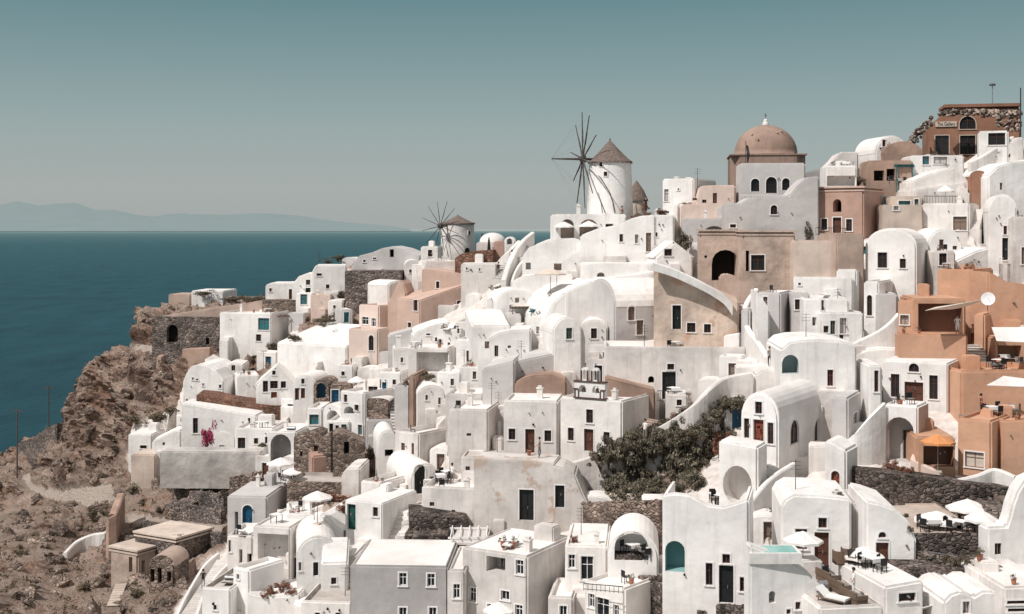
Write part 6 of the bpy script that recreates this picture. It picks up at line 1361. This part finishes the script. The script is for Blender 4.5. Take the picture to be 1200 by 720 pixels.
for x, y, r in ((970,682,1.9),(985,694,1.9),(1000,706,1.9)): furn('sofa', 'rattan sofa on the lower right lounge deck', x, y, r, 'rattan sofas on the lounge deck')
for x, y, r in ((976,706,.8),(1022,690,1.2),(1016,700,1.2)): furn('lounger', 'white sun lounger on the lower right deck', x, y, r, 'sun loungers on the lower right deck')
for x, y, r in ((340,568,.4),(352,570,.4)): furn('lounger', 'sun lounger beside the parasols in the left cluster', x, y, r, 'sun loungers in the left cluster')
for i, (x, y, lb_) in enumerate([(1148, 658, 'terracotta pot on the dining terrace near the white buttress'), (466, 415, 'plant pot on the white roof near the arched pink house'), (1098, 548, 'plant pot under the orange parasol'), (1106, 549, 'plant pot right under the orange parasol pole'), (870, 535, 'plant pot beside the red brown door of the arched house'),
        (984, 583, 'plant pot outside the small chapel porch'), (620, 534, 'plant pot by the left church door'), (950, 662, 'plant pot by the tall dark door'), (676, 660, 'plant pot beside the glazed double door'), (745, 395, 'plant pot beside the arched dormer door'), (1160, 262, 'plant pot on the upper right steps'), (530, 655, 'plant pot on the slatted roof terrace')]): furn('pot', lb_, x, y, 0, None, s=.85)

# ---- people
def person(label, px, py, top, legs, seed=0, hgt=1.72, rz=0.0, skirt=False):
    p = place(px, py, .5); rd = random.Random(seed); st = rd.uniform(-.14, .14); a1 = rd.uniform(.05, .35); a2 = rd.uniform(.05, .5)
    V = [(0,0,.98),(0,0,1.18),(0,0,1.42),(0,.0,1.52),(0,-.01,1.62),(0,-.01,1.72),
         (.19,0,1.40),(.27,-.05,1.14),(.25,-.05-a1,.95),(-.19,0,1.40),(-.27,.02,1.14),(-.24,-.05-a2,.96),
         (.10,0,.90),(.11,-st,.50),(.11,st*.5,.08),(.11,st*.5-.14,.04),(-.10,0,.90),(-.11,st,.50),(-.11,-st*.5,.08),(-.11,-st*.5-.14,.04)]
    E = [(0,1),(1,2),(2,3),(3,4),(4,5),(2,6),(6,7),(7,8),(2,9),(9,10),(10,11),(0,12),(12,13),(13,14),(14,15),(0,16),(16,17),(17,18),(18,19)]
    Rr = [.15,.13,.15,.055,.095,.085,.06,.045,.035,.06,.045,.035,.10,.07,.045,.04,.10,.07,.045,.04]
    me = bpy.data.meshes.new('person'); me.from_pydata(V, E, []); o = bpy.data.objects.new('person', me); C.objects.link(o)
    md = o.modifiers.new('s', 'SKIN'); me.skin_vertices.new() if not me.skin_vertices else None
    for i, r in enumerate(Rr): me.skin_vertices[0].data[i].radius = (r, r*.8)
    me.skin_vertices[0].data[0].use_root = True; sb = o.modifiers.new('u', 'SUBSURF'); sb.levels = 1; sb.render_levels = 1
    bpy.context.view_layer.update(); m2 = bpy.data.meshes.new_from_object(o.evaluated_get(bpy.context.evaluated_depsgraph_get())); o.modifiers.clear(); o.data = m2
    for mt in ('skin', top, legs): m2.materials.append(M[mt])
    for f in m2.polygons:
        c = f.center; f.material_index = 0 if c.z > 1.47 or (abs(c.x) > .2 and c.z < 1.22) else (1 if c.z > .95 else (2 if c.z > (.1 if not skirt else .45) else 0)); f.use_smooth = True
    bm = bmesh.new(); bmesh.ops.create_uvsphere(bm, u_segments=12, v_segments=8, radius=.115)
    for v in bm.verts: v.co = Vector((v.co.x*.95, v.co.y*1.05+.015, v.co.z*1.05+1.70))
    for f in [f for f in bm.faces if f.calc_center_median().y < -.03 and f.calc_center_median().z < 1.72]: bm.faces.remove(f)
    obj('hair', bm, 'hair', o); o.location = p; s = hgt/1.8; o.scale = (s, s, s); o.rotation_euler = (0, 0, rz); tag(o, label, 'person')
person('person in a dark top standing at the foot of the big windmill', 713, 251, 'black', 'black', 1)
person('person in a pink top beside the windmill terrace plants', 729, 259, 'rose', 'greyc', 2, rz=1)
person('person in brown standing right behind the windmill terrace', 733, 247, 'brown', 'greyc', 3, rz=2)
person('person in a white dress on the ochre porch terrace', 1122, 393, 'cloth', 'cloth', 4, skirt=True)
person('person in a red top outside the upper cafe', 1048, 213, 'redfl', 'black', 5, rz=1)
person('person in black on the terrace between the two mill cafes', 757, 248, 'black', 'brown', 6)
person('person in light clothes on the steps below the windmill', 600, 310, 'cloth', 'greyc', 7, rz=3)
person('person in a brown shirt seated height by the ochre stairs', 1140, 402, 'tan', 'brown', 8, hgt=1.6) if False else person('person in a tan shirt near the ochre stairs', 1140, 402, 'tan', 'brown', 8, hgt=1.6)
person('person in white on the balcony of the two storey loggia house', 590, 668, 'cloth', 'black', 9)

# ---- railings, balustrades, pergolas, awnings
def railing(label, a, b, hpx, mat='metal', gap=.16, cat='railing', name='railing', fat=.018, YA=None, YB=None):
    A = place(*a) if YA is None else at(*a, YA); B = place(*b) if YB is None else at(*b, YB); h = hpx*mpp(A); root = empty(name, A); tag(root, label, cat); d = B-A
    n = max(3, int(d.length/gap)); bm = bmesh.new(); tube(bm, (0, 0, h), d+Vector((0, 0, h)), fat*1.8, None, 6); tube(bm, (0, 0, .1), d+Vector((0, 0, .1)), fat*1.3, None, 6); obj('rail', bm, mat, root)
    bm = bmesh.new()
    for i in range(n+1): q = d*i/n; tube(bm, q+Vector((0, 0, 0)), q+Vector((0, 0, h)), fat, None, 5)
    obj('bars', bm, mat, root)
railing('black iron balcony railing left of the lace white railing', (770, 471), (790, 472), 13, YA=113, YB=113.4)
railing('white lace balcony railing on the long beige wall', (791, 472), (810, 472), 13, 'trim', .22, fat=.03, YA=113.4, YB=114)
railing('dark iron railing on the terrace above the brown shuttered house', (1083, 240), (1136, 240), 10, gap=.3, YA=130, YB=131)
railing('cream stone balustrade on the terrace left of the grey wall', (803, 258), (852, 258), 15, 'sand', .5, fat=.09, cat='balustrade', name='balustrade', YA=140.5, YB=140.5)
railing('white stone balustrade of the sun terrace', (497, 573), (556, 573), 10, 'warm', .45, fat=.07, cat='balustrade', name='balustrade', YA=111.3, YB=110.6)
railing('blue grey iron fence below the pergola terrace', (622, 408), (641, 406), 16, gap=.25, YA=130, YB=130)
railing('dark iron gate fence in the right cluster', (944, 398), (962, 398), 12, gap=.22, YA=115.6, YB=115.6)
railing('white loggia railing of the two storey house', (570, 676), (592, 678), 8, 'trim', .9, fat=.05, YA=96.5, YB=95.4)
railing('white rail fence of the slatted roof terrace', (534, 672), (557, 676), 14, 'trim', .9, fat=.06, YA=98.6, YB=98)
railing('teal railing of the upper cafe', (1032, 240), (1062, 244), 10, 'teal', .3, YA=131.5, YB=131)
railing('grey iron railing on the orange stairs terrace', (1124, 494), (1160, 498), 8, 'steel', .5, YA=97, YB=95.8)
def pergola(label, x0, x1, ytop, ybase, depth, nb, mat='wood', Y=None, cover=None):
    Y = D((x0+x1)/2, ybase) if Y is None else Y; k = Y/F; root = empty('pergola', at(x0, ybase, Y)); tag(root, label, 'pergola'); w = (x1-x0)*k; h = (ybase-ytop)*k
    for x in (0, w-.1):
        for y in (0, depth): bm = bmesh.new(); box(bm, x, x+.1, y, y+.1, -.5, h); obj('post', bm, mat, root)
    for y in (0, depth): bm = bmesh.new(); box(bm, -.2, w+.2, y, y+.1, h+.003, h+.15); obj('beam', bm, mat, root)
    for i in range(nb): bm = bmesh.new(); x = w*i/(nb-1); box(bm, x-.04, x+.04, -.25, depth+.3, h+.153, h+.25); obj('rafter', bm, mat, root)
    if cover: bm = bmesh.new(); box(bm, -.1, w+.1, -.2, depth+.2, h+.253, h+.28); obj('cover', bm, cover, root)
pergola('white timber pergola with wooden rafters above the curved white house', 575, 600, 352, 384, 3, 7, 'trim')
pergola('wood pergola shading the centre left roof terrace', 600, 622, 362, 385, 3, 6, 'wood', cover='canvasb')
pergola('dark green covered pergola beside the smooth white vault', 622, 652, 366, 392, 2.5, 4, 'teal', cover='teal')
pergola('teal framed pergola of the upper right cafe', 1050, 1070, 196, 220, 2.5, 4, 'teal', cover='teal')
pergola('dark beam pergola of the white house right of the dark bastion', 318, 338, 372, 390, 2.2, 7, 'wood')
pergola('white slab pergola over the black fronted roof cabin', 528, 570, 632, 662, 3.2, 5, 'trim', Y=99.5)
pergola('wooden balcony pergola on the stone balustrade terrace', 803, 852, 240, 256, 2.5, 8, 'wood', Y=141)
def sail(label, pts, mat='canvasb', name='shade_sail'):
    P = [at(*p) for p in pts]; org = P[0]; bm = bmesh.new(); n = 8
    g = [[None]*(n+1) for _ in range(n+1)]
    for i in range(n+1):
        for j in range(n+1):
            u, v = i/n, j/n; q = (P[0]*(1-u)+P[1]*u)*(1-v)+(P[3]*(1-u)+P[2]*u)*v; q = q-org; q.z -= .35*math.sin(math.pi*u)*math.sin(math.pi*v); g[i][j] = bm.verts.new(q)
    for i in range(n):
        for j in range(n): bm.faces.new((g[i][j], g[i+1][j], g[i+1][j+1], g[i][j+1]))
    o = obj(name, bm, mat); o.location = org
    md = o.modifiers.new('t', 'SOLIDIFY'); md.thickness = .03; tag(o, label, 'shade sail')
sail('long thin beige shade sail over the ochre porch', [(1084, 364, 104.5), (1156, 350, 105), (1150, 352, 107), (1096, 360, 107)])
sail('white shade sail stretched at the right edge of the ochre houses', [(1162, 384, 104), (1215, 384, 104), (1210, 402, 101), (1168, 400, 101)], 'canvas')
sail('small white shade sail over the ochre dining terrace', [(1176, 441, 99), (1215, 446, 99), (1215, 454, 96.5), (1156, 452, 96.5)], 'canvas')
sail('beige awning over the plunge pool yard', [(296, 606, 129), (336, 604, 129), (338, 614, 126), (298, 612, 126)], 'canvas', 'awning')
sail('white low awning at the left end of the orange terrace cafe', [(398, 446, 153), (420, 444, 153), (422, 454, 150), (392, 454, 150)], 'canvas', 'awning')
sail('white draped awning in the bottom right corner', [(1048, 708, 78), (1098, 700, 78), (1110, 706, 74), (1056, 718, 74)], 'canvas', 'awning')

# ---- poles, masts, dish
def pole(label, px, yb, yt, r=.1, arms=0, lamp=False, Y=None, mat='spar', cat='utility pole', name='utility_pole'):
    Y = D(px, yb) if Y is None else Y; p = at(px, yb, Y); h = (yb-yt)*Y/F; root = empty(name, p); tag(root, label, cat)
    bm = bmesh.new(); tube(bm, (0, 0, -1.5), (0, 0, h), r, r*.7, 8); obj('pole', bm, mat, root)
    for i in range(arms): bm = bmesh.new(); z = h-.25-i*.5; box(bm, -.9, .9, -.05, .05, z, z+.1); [tube(bm, (x, 0, z+.1), (x, 0, z+.28), .05, .04, 6) for x in (-.8, -.3, .3, .8)]; obj('crossarm', bm, mat, root)
    if lamp: bm = bmesh.new(); lathe(bm, [(.08, h), (.38, h+.05), (.3, h+.25), (0, h+.3)], 12); obj('lamp_head', bm, 'metal', root)
pole('tall wooden utility pole at the far left edge', 20, 556, 480, .12, 1)
pole('wooden utility pole standing against the sea', 57, 505, 453, .13, 1)
pole('lamp post on the gallery roof skyline', 1163, 126, 101, .07, lamp=True, Y=147, mat='steel', cat='lamp post', name='lamp_post')
pole('dark mast at the right edge beside the gallery', 1196, 190, 103, .09, Y=139, mat='metal', cat='mast', name='mast')
pole('thin white flagpole in front of the long beige wall', 747, 478, 408, .03, Y=116, mat='steel', cat='flagpole', name='flagpole')
pole('lamp post beside the bare roof in the left cluster', 543, 506, 478, .04, Y=125, mat='metal', cat='lamp post', name='lamp_post')
pole('street lamp before the white flat house on the left ridge', 293, 402, 382, .05, lamp=True, mat='steel', cat='lamp post', name='lamp_post')
pole('thin flagstaff left of the great dome', 874, 236, 165, .05, Y=148, mat='metal', cat='flagpole', name='flagpole')
bm = bmesh.new(); lathe(bm, [(0, 0), (.3, .04), (.55, .16), (.56, .17), (.3, .07), (0, .03)], 20); root = empty('satellite_dish', at(1158, 356, 104.5)); tag(root, 'white satellite dish on the ochre pillar', 'satellite dish')
o = obj('dish', bm, 'trim', root); o.rotation_euler = (R(70), 0, R(-25)); o.location = (0, 0, .35); bm = bmesh.new(); tube(bm, (0, .1, -.6), (0, .1, .3), .04); tube(bm, (0, 0, .35), (-.15, -.5, .5), .015); obj('bracket', bm, 'steel', root)
# flag hanging on the flagstaff
bm = bmesh.new(); pr = None
for i in range(9):
    a = bm.verts.new((.05+i*.02, math.sin(i*1.3)*.08, -.0-i*.33)); b_ = bm.verts.new((.45-abs(i-3)*.05, math.sin(i*1.3+1)*.1, -.1-i*.33))
    if pr: bm.faces.new((pr[0], pr[1], b_, a))
    pr = (a, b_)
o = obj('flag', bm, 'metal'); o.location = at(874, 170, 148); tag(o, 'dark limp flag hanging from the flagstaff by the great dome', 'flag')
# plunge pools
for lb_, px, py, a, b_ in (('turquoise plunge pool in the shaded yard behind the beige awning', 312, 668, 2.2, 1.1), ('turquoise plunge pool left of the tall dark door', 905, 646, 1.5, 1.0)):
    p = place(px, py, .6); root = empty('plunge_pool', p); tag(root, lb_, 'pool'); bm = bmesh.new(); box(bm, -a, a, -b_, b_, -.5, .12); obj('rim', bm, 'white', root); bm = bmesh.new(); box(bm, -a+.2, a-.2, -b_+.2, b_-.2, 0, .135); obj('water', bm, 'water', root)

# ---- small belongings on the roof terraces
rd = random.Random(11); cand = []
for o in list(scene.objects):
    if o.get('category') == 'house' and any(c.name.startswith('roof') for c in o.children): cand.append(o)
rd.shuffle(cand)
def sun_ok(p): return p is not None
n_p = 0
for o in cand[:62]:
    wl = [c for c in o.children if c.name.startswith('roof')][0]; co_ = [v.co for v in wl.data.vertices]; x1 = max(c.x for c in co_); y1 = max(c.y for c in co_); z1 = max(c.z for c in co_)
    if 'dome' in (o.get('label') or '') or z1-min(c.z for c in co_) > .3 or x1 < 1.6: continue
    mw_ = Matrix.Translation(o.location) @ Matrix.Rotation(o.rotation_euler.z, 4, 'Z')
    for _ in range(rd.choice((1, 2, 3))):
        q = mw_ @ Vector((rd.uniform(.5, x1-.4), rd.uniform(.5, min(y1-.4, 2.2)), z1)); k_ = rd.random()
        if k_ < .5: c = copytree(FP['pot']); tag(c, 'terracotta pot with a green plant on a white roof terrace', 'plant pot', 'plant pots on the roof terraces'); c.scale = (rd.uniform(.6, .95),)*3
        elif k_ < .75: c = copytree(FP['chair']); tag(c, 'dark chair on a white roof terrace', 'chair', 'chairs on the roof terraces')
        elif k_ < .88: c = copytree(FP['lounger']); tag(c, 'white sun lounger on a roof terrace', 'sun lounger', 'sun loungers on the roof terraces')
        else: c = copytree(FP['table']); tag(c, 'cloth covered table on a white roof terrace', 'table', 'tables on the roof terraces')
        c.location = q; c.rotation_euler = (0, 0, rd.random()*6.28)

# ---- extra parapets, railings and greenery that give the cluster its fine grain
for a in [('white wedge wall at the foot of the tall grey walled house', [(586,494,12),(562,496,12),(540,503,10)], .4, 'white'),
          ('curved stair flank left of the balustraded sun terrace', [(486,576,12),(476,590,18),(470,606,22)], .35, 'white'),
          ('white parapet with stepped top above the cistern house', [(556,470,12),(540,476,14),(524,486,14),(512,498,12)], .35, 'warm'),
          ('long low white parapet below the gabled chapel house', [(304,474,5),(330,476,5),(352,476,5)], .3, 'white'),
          ('white parapet running under the cave houses', [(208,486,6),(240,490,6),(280,497,6),(300,500,6)], .3, 'white'),
          ('low white wall in front of the arched store', [(196,532,5),(230,529,5),(262,529,5),(300,528,5)], .35, 'old'),
          ('white sloping parapet below the large pink house', [(556,376,8),(540,384,8),(520,392,8),(500,398,8)], .3, 'white'),
          ('white wall edging the terrace under the arched pink house', [(412,428,6),(436,432,6),(456,430,6)], .3, 'warm'),
          ('curving white path wall on the mill slope', [(600,344,6),(622,338,7),(644,334,7),(664,334,6)], .3, 'warm'),
          ('white parapet between the mill stair and the smooth vault', [(628,296,6),(612,306,7),(604,318,7),(600,330,6)], .35, 'white'),
          ('white terrace wall beside the lower left parasol', [(342,700,10),(366,712,10),(384,722,10)], .3, 'warm'),
          ('white wall along the path below the dining terrace', [(1040,664,10),(1020,672,10),(1004,680,10)], .3, 'warm'),
          ('tan garden wall above the planted slope terrace', [(690,578,6),(720,578,6),(760,580,6)], .4, 'sand'),
          ('low stone wall across the upper rocky slope', [(150,556,5),(170,562,5),(190,560,5)], .5, 'stoneb'),
          ('low stone edge of the dirt track', [(60,588,4),(86,598,4),(118,606,4)], .5, 'stoneb')]:
    PW(*a, name='stone_wall' if a[3] == 'stoneb' else 'parapet_wall', cat='wall' if a[3] == 'stoneb' else 'parapet')
for x, y in ((366,594),(380,590),(324,598)): dining(x, y, 'in the garden above the blue door house', 2)
for (x, y, w, h) in [(1042,556,7,13),(1050,557,6,11),(1060,558,8,14)]: shrub('spiky flowering cactus outside the wide arch', x, y, w, h, 'rust', 'cacti outside the wide arch')
for (x, y, w, h) in [(216,600,12,8),(232,606,12,7),(250,604,12,8),(206,632,14,8),(232,636,14,8),(250,640,12,10),(186,600,12,9),(168,592,14,10),(262,580,10,8)]: shrub('dry tussock between the stone terraces', x, y, w, h, 'dusty', 'dry tussocks between the stone terraces')

for i, (lb_, x, y, a, b_) in enumerate([('person in a white shirt at the front of the dining terrace', 1106, 645, 'cloth', 'black'), ('person in a dark shirt at the back of the dining terrace', 1124, 628, 'black', 'black'), ('person in a blue shirt near the tall dark door', 952, 667, 'blue', 'greyc'),
        ('person in black beside the left cluster parasols', 344, 577, 'black', 'black'), ('person in a tan top standing before the left church door', 632, 537, 'tan', 'greyc'), ('person in white walking down the ramp beside the church', 756, 516, 'cloth', 'greyc'), ('person in grey on the brown steps of the right cluster', 902, 430, 'greyc', 'black'),
        ('person in a red shirt on the ochre dining terrace', 1150, 488, 'red', 'black'), ('person in pale clothes on the balustraded sun terrace', 530, 566, 'cloth', 'tan'), ('person in dark clothes at the cliff edge stairs', 238, 690, 'black', 'greyc'), ('person in white on the lower right lounge deck', 1000, 700, 'cloth', 'cloth'),
        ('person in dark clothes at the foot of the mill stairway', 584, 324, 'black', 'greyc'), ('person in a teal top beside the upper cafe pergola', 1070, 222, 'teal', 'black')]): person(lb_, x, y, a, b_, 20+i, rz=i*1.1)

for x, y in ((1078,628),(1140,640),(1116,648),(1146,630),(1090,646),(1070,640)): dining(x, y, 'on the stone dining terrace')
for x, y in ((1012,664),(1024,668),(1000,668),(956,676)): dining(x, y, 'beside the fan light door', 2)
for (x, y, w, h) in [(1054,628,10,9),(1066,622,12,10),(1150,612,12,14),(1146,650,10,10),(1084,656,12,10),(1098,660,10,9),(1040,604,14,8),(1060,606,12,8)]: shrub('dark planter shrub on the dining terrace edge', x, y, w, h, 'dusty', 'planter shrubs on the dining terrace')
PW('low stone parapet at the back of the dining terrace', [(1030,602,8),(1060,612,8),(1076,622,8)], .5, 'stoneb', name='stone_wall', cat='wall', round_=False)
PW('rubble wall stepping down beside the boxy house', [(1084,690,20),(1096,700,20),(1110,712,20)], .5, 'lava', name='stone_wall', cat='wall', round_=False)
PW('dark stone front wall under the dark door parasol terrace', [(842,708,20),(866,710,20),(890,712,20)], .5, 'lava', name='stone_wall', cat='wall', dY=-3, round_=False)

railing('white iron railing along the grey wall house terrace', (868, 236), (938, 236), 7, 'trim', .3, YA=135, YB=135)
railing('dark iron railing beside the pink mansion door', (956, 276), (1006, 277), 9, 'metal', .3, YA=128, YB=129.5)
railing('thin steel railing on the dining terrace wall', (1060, 650), (1130, 662), 8, 'steel', .6, YA=79.6, YB=79)
railing('dark railing above the glazed double door terrace', (684, 692), (730, 696), 8, 'metal', .35, YA=86.5, YB=84.2)
for (x, y, w, h) in [(1022,214,10,12),(1034,216,9,9),(1058,214,9,12),(1096,238,10,8),(1126,238,10,8),(1074,190,9,8),(1096,186,9,9)]: shrub('dark green potted plant on the upper right terraces', x, y, w, h, 'olive', 'potted plants on the upper right terraces')
